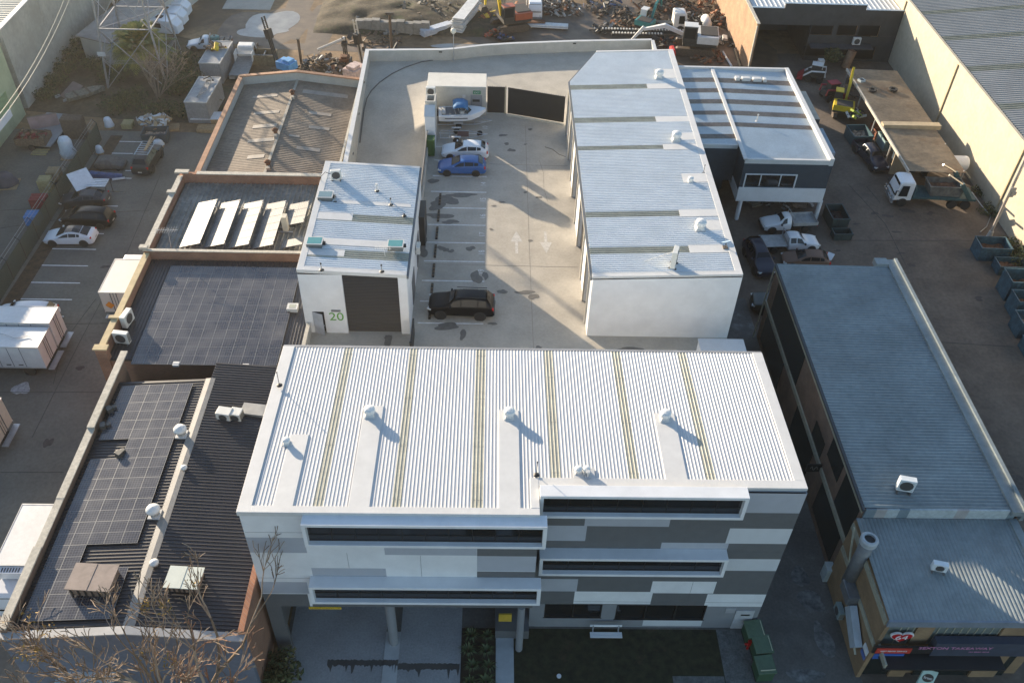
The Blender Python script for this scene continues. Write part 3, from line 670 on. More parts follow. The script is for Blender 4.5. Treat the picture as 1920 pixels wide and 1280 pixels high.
t=PY(1835,1222,sy0-.5); text('lettering','PH 9550 3510',(t.x,sy0-.5,t.z+.02),.16,pink,(R(90),0,0),.01,sg,sx=1.3)
r1,a,b=band((1645,1214),(1705,1223),'sign_board',mat('red_sign',(.5,.05,.03),.5),.48,.05)
text('lettering','HOT FOOD DRINKS',((a.x+b.x)/2,sy0-.54,(a.z+b.z)/2),.17,mat('sign_white',(.7,.7,.7),.5),(R(90),0,0),.01,r1)
r2,a,b=band((1640,1224),(1690,1233),'sign_board',mat('blue_sign',(.04,.13,.45),.5),.44,.05)
text('lettering','OPEN 6 DAYS',((a.x+b.x)/2,sy0-.5,(a.z+b.z)/2),.17,MC['sign_white'],(R(90),0,0),.01,r2)
# heart sign
def heart(cx,Y,cz,w,h,th):
    pts=[]
    for i in range(40):
        t=2*math.pi*i/40; x=16*math.sin(t)**3; zz=13*math.cos(t)-5*math.cos(2*t)-2*math.cos(3*t)-math.cos(4*t); pts.append((cx+x/16*w/2,cz+(zz+2.5)/14.5*h/2))
    q=MB(); n=len(pts); q.add([(x,Y,zz) for x,zz in pts]+[(x,Y-th,zz) for x,zz in pts],[tuple(range(n)),tuple(range(n,2*n))[::-1]]+[(i,n+i,n+(i+1)%n,(i+1)%n) for i in range(n)]); return q
t=PY(1690,1196,sy0-.15); hs=heart(t.x,sy0-.02,t.z,1.35,1.0,.1).obj('heart_sign',mat('sign_white',(.7,.7,.7),.5),s)
heart(t.x,sy0-.125,t.z,1.2,.86,.02).obj('red_face',mat('heart_red',(.42,.01,.015),.4),hs)
text('lettering','64',(t.x,sy0-.15,t.z+.05),.62,MC['sign_white'],(R(90),0,0),.005,hs,sx=1.2)
w2,a,b=band((1622,1233),(1690,1262),'window',DW,-.2,.03); w3,a,b=band((1735,1224),(1860,1285),'window',DW,-.2,.03)
m=MB(); m.box(sx0+.2,30,sy0-1.3,sy0-.1,-3.6,-3.45); m.obj('canopy',BLK,s)
# oval sign lightbox
sgn=thing('hanging_sign','pale green tilted sign board with a black oval in front of the corner shop','sign',(P(1727,1252,-5.0).x,sy0-1.2,-5.2))
m=MB(); A=Matrix.Translation(sgn.location)@Matrix.Rotation(R(24),4,'Y')@Matrix.Rotation(R(-30),4,'X'); m.M=A; m.box(-.55,.55,-.08,.0,-.85,.85,0); m.obj('board',mat('pale_green_board',(.36,.50,.46),.5),sgn)
m=MB(); m.M=A; m.add([(.42*math.cos(2*math.pi*i/24),-.09,.35+.27*math.sin(2*math.pi*i/24)) for i in range(24)],[tuple(range(24))]); ov=m.obj('oval',BLK,sgn)
m=MB(); m.M=A
c_=text('lettering','Streets',(0,0,0),.24,MC['sign_white'],(0,0,0),.0,None); me=c_.data; me.transform(sgn.matrix_basis.inverted()@A@Matrix.Translation((0,-.1,.35))@Matrix.Rotation(R(90),4,'X')); c_.parent=sgn
# ================================================================ FLUE on the shop wall
f=thing('kitchen_flue','big grey exhaust flue leaning out over the shop wall with round cowl','flue',(22.2,30.6,-4))
DUCT=mat('duct_grey',(.16,.17,.18),.5,.3,.15,2)
tp=P(1633,1003,1.2); bt=P(1590,1065,-2.6)
m=MB(); m.cyl((tp.x-.1,tp.y-.2,-3.4),(tp.x-.1,tp.y-.2,.7),.42,n=18); m.obj('duct',DUCT,f,smooth=True)
m=MB(); m.lathe((tp.x-.1,tp.y-.2,.7),[(.42,0),(.52,.05),(.53,.4),(.44,.5),(.33,.5),(.31,.25)],20,0); m.cyl((tp.x-.1,tp.y-.2,1.0),(tp.x-.1,tp.y-.2,1.05),.35,n=16,mi=1); m.obj('cowl',[mat('cowl_white',(.36,.39,.41),.5),BLK],f,smooth=False)
m=MB(); m.obox((tp.x-.25,tp.y-1.0,-3.3),(.7,1.4,.8)); m.obj('elbow',DUCT,f,bevel=.05)
m=MB(); m.obox((tp.x-.2,tp.y-2.7,-4.4),(.45,2.4,.9),0,None,R(25)); m.obj('lower_duct',mat('sheet_blue_grey',(.36,.41,.46),.45),f,bevel=.02)
m=MB(); m.tube([(tp.x-.35,tp.y-4.2,-5),(tp.x-.35,tp.y-2,-4),(tp.x-.35,tp.y-.4,-3),(tp.x-.4,tp.y+1.2,.3)],.07,6); m.obj('pipe',BND,f)
# ================================================================ BIG WAREHOUSE ON THE RIGHT
CREAM=mat('cream_panel',(.50,.44,.335),.85,0,.07,.4,.1,15,.35,(.43,.385,.30),.15,fine=(2,.14))
h=thing('warehouse','huge warehouse at the right edge with cream precast wall and long sheet roof','building',(51.4,70,L))
hx=51.3; hy0,hy1=52,150; ht=1.15
m=MB(); 
ys=[hy0]+[PX(px,py,hx).y for px,py in [(1925,520),(1757,243),(1672,122)]]+[hy1]
pj=[52,61.0,75.8,93.2,110.5,128,150]
for a,b in zip(pj,pj[1:]): m.part(); m.box(hx,hx+.3,a+.02,b-.02,L,ht)
m.each('wall_panel',CREAM,h)
m=MB()
for y in pj[1:-1]:
    m.part(); m.box(hx-.16,hx-.003,y-.1,y+.08,L,ht-.25)
m.each('downpipe',mat('downpipe_cream',(.42,.34,.22),.7),h)
TRB=mat('dim_strip',(.29,.28,.21),.6,0,.15,1,fine=(6,.3))
WHR=mat('warehouse_sheet',(.36,.34,.31),.5,0,.12,.15,0,30,.3,(.28,.26,.24),.1,fine=(4,.12))
def hzf(x,y): return ht-.1+.09*(x-hx)
tb=[]
for px,py,py2 in [(1745,21,27),(1795,68,76),(1850,125,135),(1903,194,206),(1960,275,288)]:
    tb.append((P(px,py2,1.2).y,P(px,py,1.2).y))
for k in range(1,5): tb.append((tb[0][0]+k*8.2,tb[0][1]+k*8.2))
m=MB(); ribs(m,hy0,hy1,hx+.35,hx+60,hzf,'x',.42,.07,lambda y:1 if any(a<y<b for a,b in tb) else 0); m.obj('roof',[WHR,TRB],h)
m=MB(); m.box(hx+.3,hx+.5,hy0,hy1,ht-.25,ht-.05); m.obj('gutter',BLK,h)
# ================================================================ DARK TWO STOREY BUILDING, TOP RIGHT
DG=mat('dark_render',(.055,.055,.055),.8,0,.15,1,fine=(15,.25))
k=thing('workshop_building','dark grey two storey building with stepped parapet and deep vehicle opening at the back','building',(41,112,L))
kx0,kx1,ky=32.1,51.25,110.2
m=MB(); 
def kr(tl,br): return rp_(tl,br,ky,0)
opn=kr((1418,46),(1507,105)); opn=(opn[0],L,opn[2],opn[3])
wins=[kr((1519,48),(1558,66)),kr((1573,48),(1603,67)),kr((1613,48),(1645,69)),kr((1508,87),(1550,105)),kr((1560,87),(1590,105)),kr((1600,87),(1635,112))]
cutgrid(m,ky,kx0,kx1,L,-.6,[],0,[opn]+wins)
m.quad((36.2,ky,-.6),(46.4,ky,-.6),(46.4,ky,.35),(36.2,ky,.35))
m.quad((kx0,ky,-.6),(36.2,ky,-.6),(36.2,ky,-.25),(kx0,ky,-.25)); m.quad((46.4,ky,-.6),(kx1,ky,-.6),(kx1,ky,-.25),(46.4,ky,-.25))
m.box(opn[0],opn[2],ky+9,ky+9.2,L,opn[3]); m.box(opn[0]-.1,opn[0],ky+.01,ky+9,L,opn[3]); m.box(opn[2],opn[2]+.1,ky+.01,ky+9,L,opn[3]); m.box(opn[0],opn[2],ky+.01,ky+9,opn[3],opn[3]+.1)
m.box(36.2,46.4,ky+.005,ky+.3,-.6,.35)
m.obj('wall',DG,k)
m=MB()
for q in wins: m.part(); m.box(q[0],q[2],ky+.1,ky+.14,q[1],q[3])
m.each('window',mat('black_window',(.006,.006,.007),.3),k)
m=MB(); z_=PY(1560,82,ky).z; m.box(opn[2]+.2,kx1-3,ky-1.4,ky-.003,z_-.15,z_); m.obj('awning',mat('awning_dark',(.06,.06,.065),.7),k)
m=MB(); ribs(m,kx0,kx1,ky+.3,ky+40,lambda x,y:-.55,'y',.6,.06); m.obj('roof',mat('pale_sheet',(.45,.48,.50),.4,0,.1,.3),k)
m=MB(); m.part(); m.box(36.1,46.5,ky-.05,ky+.33,.35,.4); m.part(); m.box(kx0,36.1,ky-.05,ky+.33,-.25,-.2); m.part(); m.box(46.5,kx1,ky-.05,ky+.33,-.25,-.2); m.each('wall_capping',mat('cap_blue',(.3,.38,.45),.4),k)
OBW=brick('sunlit_brick',(.40,.24,.13),(.34,.19,.11),(.34,.27,.2),2)
bw=thing('brick_wall','tall orange brick side wall in the sun, left of the dark building','wall',(32.2,108,L))
m=MB(); m.box(31.75,32.05,105.5,140,L,-.3); m.obj('wall_panel',OBW,bw); m=MB(); m.box(31.7,32.1,105.4,140,-.3,-.22); m.obj('wall_cap',CAP,bw)
m=MB(); m.box(31.68,31.8,105.2,105.4,L,-.5); m.obj('downpipe',CAP,bw)
# ================================================================ CARPORT
cpt=thing('carport','long open carport with rusty tan sheet roof along the cream wall','carport',(45.5,90,L))
TAN=mat('tan_sheet',(.30,.23,.15),.75,0,.18,.35,0,30,.38,(.20,.13,.075),.25,fine=(2.5,.3))
cz=lambda x,y:-3.75-.02*(x-42)
secs=[(101.4,93.9),(93.8,86.6),(86.0,79.0)]
m=MB(); cx0,cx1=42.55,48.5
m.part(); ribs(m,88.0,101.3,cx0,cx1,cz,'x',.25,.045,prof=((0,0),(.25,.7),(.5,1),(.75,.7)))
m.part(); ribs(m,78.9,87.6,cx0,cx1,lambda x,y:cz(x,y)-.15,'x',.25,.045,prof=((0,0),(.25,.7),(.5,1),(.75,.7))); m.each('roof',TAN,cpt)
m=MB(); m.box(cx0,cx1+.4,87.5,88.3,-4.0,-3.5); m.obj('box_gutter',mat('tan_flash',(.42,.34,.22),.6),cpt)
m=MB(); m.box(cx0-.15,cx0,78.8,101.4,-4.05,-3.75); m.obj('fascia',mat('fascia_cream',(.45,.42,.36),.6),cpt)
m=MB()
for y in (79.2,84.5,90,95.5,101):
    for x in (cx0+.05,cx1-.1): m.part(); m.box(x-.06,x+.06,y-.06,y+.06,L,-3.9)
m.each('post',STEEL,cpt)
m=MB(); m.box(cx0+.2,cx0+2.2,83.2,83.3,L,-4.1); m.obj('side_screen',mat('screen_tan',(.40,.32,.22),.8),cpt)
# ================================================================ LEFT BRICK BUILDINGS
def parap(m,a,b,t,z0,z1): 
    a=Vector(a[:2]).to_3d();b=Vector(b[:2]).to_3d(); d_=(b-a).normalized(); n_=Vector((-d_.y,d_.x,0))*t/2
    m.prism([a+n_,b+n_,b-n_,a-n_],z0,z1)
# --- brown roofed building (back)
b1=thing('brick_workshop','low brick workshop with gabled brown sheet roof behind the other brick roofs','building',(-20,80,L))
bx0,bx1,bxr,by0,by1=-26.7,-13.95,-20.6,69.9,88.6
bz=lambda x,y: -.9+.75*(1-abs(x-bxr)/6.5)
m=MB(); ribs(m,by0,by1-.3,bx0+.4,bxr,bz,'x',.3,.03,prof=((0,0),(.5,1))); ribs(m,by0,by1-.3,bxr,bx1-.2,bz,'x',.3,.03,prof=((0,0),(.5,1))); m.obj('roof',OLDR,b1)
m=MB(); m.box(bxr-.12,bxr+.12,by0,by1-.5,-.17,-.05); m.obj('ridge_cap',mat('old_ridge',(.33,.30,.25),.8),b1)
m=MB(); rr_=random.Random(3)
for px,py,wx,wy in [(500,212,2.6,.55),(497,238,2.4,.6),(490,265,2.6,.6),(480,296,1.6,.6),(600,212,2.2,.55),(598,238,2.0,.55),(610,175,4.6,.75),(578,278,2.2,.6),(497,180,2.6,.5),(552,257,1,.35)]:
    c=P(px,py,-.4); sg_=1 if c.x<bxr else -1
    m.part(); m.prism([(c.x-wx/2,c.y-wy/2),(c.x+wx/2,c.y-wy/2),(c.x+wx/2,c.y+wy/2),(c.x-wx/2,c.y+wy/2)],[bz(c.x-wx/2,0)+.02,bz(c.x+wx/2,0)+.02]*1+[bz(c.x+wx/2,0)+.02,bz(c.x-wx/2,0)+.02],[bz(c.x-wx/2,0)+.05,bz(c.x+wx/2,0)+.05,bz(c.x+wx/2,0)+.05,bz(c.x-wx/2,0)+.05])
m.each('roof_sheet',mat('pale_roof_sheet',(.27,.235,.195),.6,0,.2,1),b1)
m=MB(); m.box(bx0,bx0+.35,by0,by1,L,.05); m.add([(bx0,by1,L),(bx1,by1,L),(bx1,by1,0),(bxr,by1,.75),(bx0,by1,.05),(bx0,by1-.3,L),(bx1,by1-.3,L),(bx1,by1-.3,0),(bxr,by1-.3,.75),(bx0,by1-.3,.05)],[(4,3,2,1,0),(5,6,7,8,9),(2,3,8,7),(3,4,9,8)]); m.box(bx1-.2,bx1,by0,by1-.3,L,-.1); m.obj('wall',CONW,b1)
m=MB(); m.part(); m.prism([(bx0-.05,by0),(bx0+.42,by0),(bx0+.42,by1),(bx0-.05,by1)],.05,.15)
m.part(); m.add([(bx1,by1+.05,0.004),(bxr,by1+.05,.754),(bx0,by1+.05,.054),(bx1,by1-.4,0.004),(bxr,by1-.4,.754),(bx0,by1-.4,.054),(bx1,by1+.05,.12),(bxr,by1+.05,.87),(bx0,by1+.05,.17),(bx1,by1-.4,.12),(bxr,by1-.4,.87),(bx0,by1-.4,.17)],[(6,7,10,9),(7,8,11,10),(3,4,10,9)[::-1],(4,5,11,10)[::-1],(0,1,7,6),(1,2,8,7)])
m.each('wall_cap',[mat('brick_cap',(.36,.20,.12),.85,0,.15,2)],b1)
# --- sawtooth / skylight building
b2=thing('brick_workshop','brick building with ribbed grey roof and tilted skylight rows','building',(-21,63,L))
cx0_,cx1_,cy0,cy1=-27.9,-13.55,58.2,69.4
m=MB(); ribs(m,cx0_+.5,cx1_,cy0+.3,cy1-.4,lambda x,y:-.45,'y',.42,.09,prof=((0,0),(.55,0),(.68,1),(.84,1),(.95,0))); m.obj('roof',mat('weathered_rib',(.25,.24,.21),.6,0,.25,.5,fine=(3,.4)),b2)
m=MB(); m.box(cx0_,cx0_+.35,cy0,cy1,L,.25); m.box(cx0_+.35,cx1_,cy1-.35,cy1,L,.45); m.box(cx0_+.35,cx1_,cy0-.15,cy0+.12,L,.25); m.obj('wall',BRO,b2)
m=MB(); m.part(); m.box(cx0_-.06,cx0_+.4,cy0+.1,cy1-.4,.25,.33); m.part(); m.box(cx0_+1.6,cx1_,cy1-.4,cy1+.05,.45,.53); m.part(); m.box(cx0_+.0,cx1_,cy0-.2,cy0+.1,.25,.33); m.part(); m.box(cx0_-.3,cx0_+.9,cy1-.4,cy1+.1,.53,.66); m.part(); m.box(cx0_-.25,cx0_+.5,cy1-3.3,cy1-2.9,.33,.5); m.part(); m.box(cx0_-.25,cx0_+.4,cy0-.2,cy0+.25,.4,.62);  m.each('wall_cap',CAP,b2)
# --- solar panel building
b3=thing('brick_workshop','brick building with charcoal roof covered by a wide field of solar panels','building',(-21,52,L))
ex0,ex1,ey0,ey1=-27.75,-13.5,46.6,58.0
m=MB(); ribs(m,ex0+.4,ex1,ey0+.1,ey1-.1,lambda x,y:-.75+.02*(y-ey0),'y',.24,.04); m.obj('roof',DARKR,b3)
m=MB(); m.box(ex0,ex0+.35,ey0,ey1,L,.1); m.box(ex0+.35,ex1,ey0,ey0+.25,L,-.85); m.obj('wall',BRO,b3)
m=MB(); m.part(); m.box(ex0-.06,ex0+.4,ey0+3.4,ey1-.1,.1,.18); m.part(); m.box(ex0-.06,ex0+.4,ey0+.3,ey0+3.4,.18,.3); m.part(); m.box(ex0-.25,ex0+.55,ey0+3.2,ey0+3.5,.31,.42); m.part(); m.box(ex0-.3,ex0+.7,ey0-.2,ey0+.35,.31,.42); m.each('wall_cap',mat('sandstone_cap',(.50,.39,.22),.8),b3)
m=MB(); m.box(ex0-.2,ex0+.6,ey0-.15,ey0+.3,L,.3); m.obj('pillar',BRO,b3)
m=MB(); m.box(ex0+.4,ex1,ey0-.02,ey0+.08,-.85,-.72); m.obj('gutter',BLK,b3)
# --- front left charcoal building
b4=thing('workshop_building','charcoal roofed building in the left foreground with solar panels and blue grey street wall','building',(-20,34,L))
fx0,fx1,fxr,fy0,fy1=-26.05,-13.0,-19.25,24.7,44.2
fz4=lambda x,y: -.5+.5*(1-abs(x-fxr)/6.6)
m=MB(); ribs(m,fy0+.3,fy1-.1,fx0+.4,fxr,fz4,'x',.24,.05); ribs(m,fy0+.3,fy1+1.5,fxr,fx1-.4,fz4,'x',.24,.05); m.obj('roof',DARKR,b4)
m=MB(); m.part(); m.prism([(fxr-.35,fy0+.2),(fxr,fy0+.2),(fxr,fy1-.1),(fxr-.35,fy1-.1)],[-.03,.02,.02,-.03],[.02,.07,.07,.02]); m.part(); m.prism([(fxr,fy0+.2),(fxr+.3,fy0+.2),(fxr+.3,fy1-.1),(fxr,fy1-.1)],[.02,-.03,-.03,.02],[.07,.03,.03,.07]); m.each('ridge_cap',mat('ridge_grey',(.25,.24,.22),.5),b4)
m=MB(); m.box(fx0,fx0+.35,fy0+.31,fy1+1.5,L,.02); m.obj('side_wall',BRB,b4)
m=MB(); m.part(); m.box(fx0-.06,fx0+.42,fy0+9,fy0+14.6,.03,.12); m.part(); m.box(fx0-.06,fx0+.42,fy0+14.6,fy1+2.3,.13,.25); m.part(); m.box(fx0-.04,fx0+.4,fy0+5.5,fy0+9,.02,.1); m.part(); m.box(fx0-.06,fx0+.42,fy0+.3,fy0+5.5,.1,.22); m.each('wall_cap',CAP,b4)
m=MB(); m.box(fx1-.35,fx1-.02,fy0+.31,fy0+6,L,.1); m.obj('side_wall',BRO,b4)
BG=mat('blue_grey_render',(.15,.165,.21),.8,0,.08,1,fine=(4,.12))
m=MB(); m.add([(fx0,fy0,L),(fx1,fy0,L),(fx1,fy0,-.35),(fxr,fy0,.35),(fx0,fy0,-.35),(fx0,fy0+.3,L),(fx1,fy0+.3,L),(fx1,fy0+.3,-.35),(fxr,fy0+.3,.35),(fx0,fy0+.3,-.35)],[(0,1,2,3,4),(5,6,7,8,9)[::-1],(2,7,8,3),(3,8,9,4),(1,6,7,2),(0,4,9,5)]); m.obj('front_wall',BG,b4)
m=MB(); m.prism([(fx0-.1,fy0-.08),(fxr,fy0-.08),(fxr,fy0+.4),(fx0-.1,fy0+.4)],[-.35,.35,.35,-.35],[-.25,.45,.45,-.25]); m.prism([(fxr,fy0-.08),(fx1,fy0-.08),(fx1,fy0+.4),(fxr,fy0+.4)],[.35,-.35,-.35,.35],[.45,-.25,-.25,.45]); m.obj('wall_cap',mat('cap_pale',(.33,.335,.34),.7,0,.08),b4)
m=MB(); m.box(-24,-20.8,fy0-1.9,fy0-.0,L+2.9,L+3.1); m.obj('awning',mat('awning_pale',(.45,.52,.55),.6),b4)
# ================================================================ TOP LEFT WAREHOUSES
OLDW=mat('stained_concrete',(.42,.40,.345),.85,0,.12,.35,.1,15,.4,(.33,.31,.26),.12,fine=(2,.18))
t1=thing('warehouse','large warehouse at the top left with stained concrete wall and white ribbed roof','building',(-60,105,L))
m=MB(); pj=[93.5,103.5,113.5,123.5,140]
for a,b in zip(pj,pj[1:]): m.part(); m.box(-53.1,-52.8,a+.03,b-.03,L,2.2)
m.part(); m.box(-95,-53.12,93.5,93.8,L,1.0)
m.each('wall_panel',OLDW,t1)
m=MB(); ribs(m,93.9,140,-95,-53.2,lambda x,y:1.6+.03*(x+53),'x',.5,.07); m.obj('roof',mat('cream_sheet',(.52,.50,.42),.5,0,.1,.3),t1)
m=MB(); m.part(); m.box(-53.3,-52.75,93.45,140,2.2,2.3); m.part(); m.box(-95,-53.3,93.4,93.9,1.55,1.7); m.each('roof_edge',WF,t1)
t2=thing('warehouse','pale green warehouse with white fascia at the left edge','building',(-58,80,L))
m=MB(); m.box(-80,-52.6,30,92.2,L,1.6); m.obj('wall',mat('pale_green_wall',(.40,.43,.27),.8,0,.12,.6),t2)
m=MB(); m.prism([(-52.6,30),(-50.6,30),(-50.6,86),(-52.6,90)],-3.3,-3.0); m.obj('awning',mat('awning_green',(.30,.36,.17),.7,0,.15,1),t2)
m=MB(); m.box(-50.7,-50.5,30,86,-3.7,-2.95); m.obj('fascia',WP,t2)
m=MB(); ribs(m,30,92,-80,-52.5,lambda x,y:1.65,'x',.5,.07); m.obj('roof',MC['cream_sheet'],t2)
# ================================================================ VEHICLES
def paint(name,col,rough=.28): return mat(name,col,rough,0,.03,.8,spec=.6)
CARGL=mat('car_glass',(.012,.015,.018),.08,0,.05,spec=.3)
RED=mat('tail_red',(.45,.01,.01),.25); LAMP=mat('lamp_clear',(.55,.57,.58),.2); RIM=mat('alloy_rim',(.42,.40,.38),.3,.7,.05); DKRIM=mat('dark_rim',(.05,.05,.05),.4)
PLAST=mat('dark_plastic',(.03,.03,.032),.7)
PROF=dict(
 hatch=(4.4,1.78,1.48,[(2.18,.28,.52,.56,.78),(2.05,.2,.70,.74,.92),(1.55,.2,.82,.88,1),(1.0,.2,.93,.985,1),(.1,.2,.96,1.42,1),(-.6,.2,.99,1.48,1),(-1.5,.2,1.04,1.40,1),(-1.95,.2,1.06,1.10,.97),(-2.12,.22,.92,.95,.93),(-2.2,.3,.6,.62,.86)],(3,4,6,7),.31,(1.32,-1.28)),
 suv=(5.0,1.98,1.88,[(2.48,.4,.72,.78,.80),(2.38,.3,.98,1.04,.93),(1.9,.3,1.08,1.15,1),(1.05,.3,1.16,1.22,1),(.45,.3,1.18,1.78,1),(-.5,.3,1.2,1.88,1),(-1.9,.3,1.22,1.84,1),(-2.28,.3,1.22,1.30,.97),(-2.42,.34,1.1,1.14,.95),(-2.5,.42,.75,.78,.9)],(3,4,6,7),.39,(1.5,-1.45)),
 sedan=(4.69,1.85,1.44,[(2.33,.28,.50,.54,.76),(2.15,.18,.66,.70,.92),(1.6,.18,.80,.86,1),(1.1,.18,.90,.95,1),(.15,.18,.94,1.36,1),(-.5,.18,.96,1.44,1),(-1.2,.18,1.0,1.34,1),(-1.95,.18,1.04,1.08,.97),(-2.2,.2,.98,1.02,.93),(-2.34,.3,.62,.64,.86)],(3,4,6,7),.34,(1.42,-1.42)),
 van=(4.95,1.9,1.78,[(2.45,.3,.62,.66,.8),(2.3,.24,.86,.90,.93),(1.95,.24,.98,1.03,1),(1.5,.24,1.06,1.1,1),(.65,.24,1.08,1.68,1),(-.5,.24,1.08,1.78,1),(-2.0,.24,1.08,1.74,1),(-2.34,.24,1.08,1.15,.98),(-2.42,.28,1.0,1.03,.95),(-2.48,.36,.7,.72,.9)],(3,4,6,7),.33,(1.5,-1.5)),
)
def wheel(par,x,y,r,w=.22,rim=RIM):
    m=MB(); s=1 if y>0 else -1
    m.lathe((x,y-w/2*s,r),[(r*.55,0),(r*.93,.0),(r,w*.15),(r,w*.85),(r*.93,w),(r*.62,w)],20,0,(0,s,0)); t=m.obj('wheel',RUB,par,local=True)
    m=MB(); m.lathe((x,y-w/2*s,r),[(r*.62,w*.5),(r*.62,w*.95),(r*.5,w*.8),(r*.18,w*.75),(r*.14,w*.9)],16,0,(0,s,0))
    for k in range(5):
        a=2*math.pi*k/5; c=(x+r*.4*math.cos(a),y+w*.34*s,r+r*.4*math.sin(a)); m.obox(c,(r*.5,.05,r*.14),0,None,0,-a)
    m.obj('rim',rim,t,local=True)
def loc_ground(A,B,z,W):
    a=P(*A,z);b=P(*B,z); d_=(a-b).normalized(); n_=Vector((-d_.y,d_.x,0)); 
    if n_.y<0: n_=-n_
    c=(a+b)/2+n_*W/2; return (c.x,c.y,z),math.atan2(d_.y,d_.x)
def body_shell(par,st,W,pm,name='body',crown=.03):
    m=MB(); rings=[]
    for x,zl,zb,zr,k in st:
        wl=W/2*k; wb=W/2*k*.95; wr=wb*(.97-.42*min(1,(zr-zb)/.75)) if zr-zb>.15 else wb*.88
        zr_=zr
        h=[(wl*.9,zl),(wl*.99,zl+.12),(wl,(zl+zb)/2+.02),(wb,zb),(wb*.97,zb+.03 if zr-zb>.15 else zb+.01),(wr,zr_-.035 if zr-zb>.15 else zr_-.01),(wr*.8,zr_)]
        ring=[(x,a,b) for a,b in h]+[(x,0,zr_+crown*.6)]+[(x,-a,b) for a,b in h[::-1]]
        rings.append([Vector(p) for p in ring])
    m.loft(rings); m.mi=0
    o=m.obj(name,pm,par,smooth=True,local=True)
    s=o.modifiers.new('s','SUBSURF'); s.levels=1; s.render_levels=2
    md=o.modifiers.new('e','EDGE_SPLIT') if False else None
    return o,rings
def lerp(a,b,t): return a+(b-a)*t
def car(kind,name,label,cat,loc,rz,pm,glassroof=False,rim=RIM,group=None,roofrails=False,doors=2,len_=None):
    Ln,W,Ht,st,(i0,i1,i2,i3),wr,ax=PROF[kind]
    t=thing(name,label,cat,loc,rz,group)
    o,rg=body_shell(t,st,W,pm)
    def up(p,d=.012): 
        return p
    # windscreen and rear glass (top points of the rings: indices 5..9)
    def topquad(ra,rb,ins=.06,lift=.02,nm='windscreen'):
        m=MB(); L0,L1=ra[6],ra[8]; R0,R1=rb[6],rb[8]
        a=lerp(L0,R0,.10);b=lerp(L1,R1,.10);c=lerp(L1,R1,.93);d_=lerp(L0,R0,.93)
        mid1=lerp(ra[7],rb[7],.10);mid2=lerp(ra[7],rb[7],.93)
        wid=lambda p,s: Vector((p.x,p.y*s,p.z))
        nrm=(d_-a).cross(b-a).normalized(); 
        if nrm.z<0: nrm=-nrm
        q=[wid(a,1.12),mid1,wid(b,1.12),wid(c,1.08),mid2,wid(d_,1.08)]; q=[p+nrm*lift for p in q]
        m.add(q,[(0,1,4,5),(1,2,3,4)]); return m.obj(nm,CARGL,t,smooth=False,local=True)
    topquad(rg[i0],rg[i1],nm='windscreen'); topquad(rg[i3],rg[i2],nm='rear_window')
    if glassroof:
        m=MB(); a=rg[i1];c=rg[i1+1];b=rg[i2]; q=[]
        for r_ in (a,c,b):
            q+=[Vector((r_[6].x,r_[6].y*1.05,r_[6].z+.025)),Vector((r_[7].x,0,r_[7].z+.028)),Vector((r_[8].x,r_[8].y*1.05,r_[8].z+.025))]
        m.add(q,[(0,1,4,3),(1,2,5,4),(3,4,7,6),(4,5,8,7)]); m.obj('glass_roof',CARGL,t,local=True)
    for s in (0,1):
        sd='side_window'
        # outline along the side between belt and roof
        def pt(r_,v): 
            a,b=(r_[4],r_[5]) if s==0 else (r_[10],r_[9]); return lerp(a,b,v)+Vector((0,.02 if s==0 else -.02,.0))
        A=rg[i0];B=rg[i1];Cc=rg[i1+1];D=rg[i2];E=rg[i3]
        bl=[lerp(pt(A,.0),pt(B,0),.30),pt(B,.08),pt(Cc,.08),lerp(pt(Cc,.08),pt(D,.08),.5),pt(D,.12)]
        tl=[lerp(pt(A,.5),pt(B,.85),.78),pt(B,.84),pt(Cc,.86),lerp(pt(Cc,.86),pt(D,.84),.5),pt(D,.78)]
        bl[0]=lerp(bl[0],tl[0],.05)
        tl[0]=lerp(bl[0],tl[1],.80)
        cuts=[(bl[0],lerp(bl[1],bl[2],.45),tl[0],lerp(tl[1],tl[2],.45)),(lerp(bl[1],bl[2],.55),lerp(bl[3],bl[4],.05),lerp(tl[1],tl[2],.55),lerp(tl[3],tl[4],.05)),(lerp(bl[3],bl[4],.2),bl[4],lerp(tl[3],tl[4],.2),tl[4])]
        for (b0,b1,t0,t1) in cuts:
            m=MB(); m.add([b0,b1,t1,t0],[(0,1,2,3)]); m.obj(sd,CARGL,t,local=True)
    for x in ax:
        for y in (W/2-.1,-W/2+.1): wheel(t,x,y,wr,rim=rim)
        m=MB()
        for sgn in (1,-1): m.part(); m.cyl((x,sgn*(W/2-.17),wr+.02),(x,sgn*(W/2+.003),wr+.02),wr+.07,n=18)
        m.each('wheel_arch',PLAST,t,local=True)
    nose=st[1]; tail=st[-2]; zf=st[1][2]
    for s in (1,-1):
        m=MB(); m.obox((st[1][0]-.08,s*W*.36,zf-.1),(.34,.36,.14),s*R(-24)); m.obj('headlight',LAMP,t,bevel=.03,local=True)
        m=MB(); m.obox((st[-2][0]+.05,s*W*.40,st[-2][2]-.06),(.16,.22,.26 if kind!='sedan' else .14),s*R(20)); m.obj('tail_light',RED,t,bevel=.03,local=True)
        m=MB(); mx=st[i0][0]-.28; m.obox((mx,s*(W/2+.06),st[i0][2]+.1),(.14,.2,.14)); m.obj('mirror',pm,t,bevel=.03,local=True)
    m=MB(); m.obox((st[0][0]-.04,0,.45),(.1,W*.55,.2)); m.obj('grille',PLAST,t,local=True)
    m=MB(); m.obox((st[-1][0]+.02,0,.5),(.1,W*.8,.2)); m.obj('bumper',PLAST if kind=='suv' else pm,t,local=True,bevel=.03)
    m=MB(); m.obox((st[-1][0]-.035,0,.62),(.02,.4,.12)); m.obj('number_plate',mat('plate',(.5,.5,.45),.5),t,local=True)
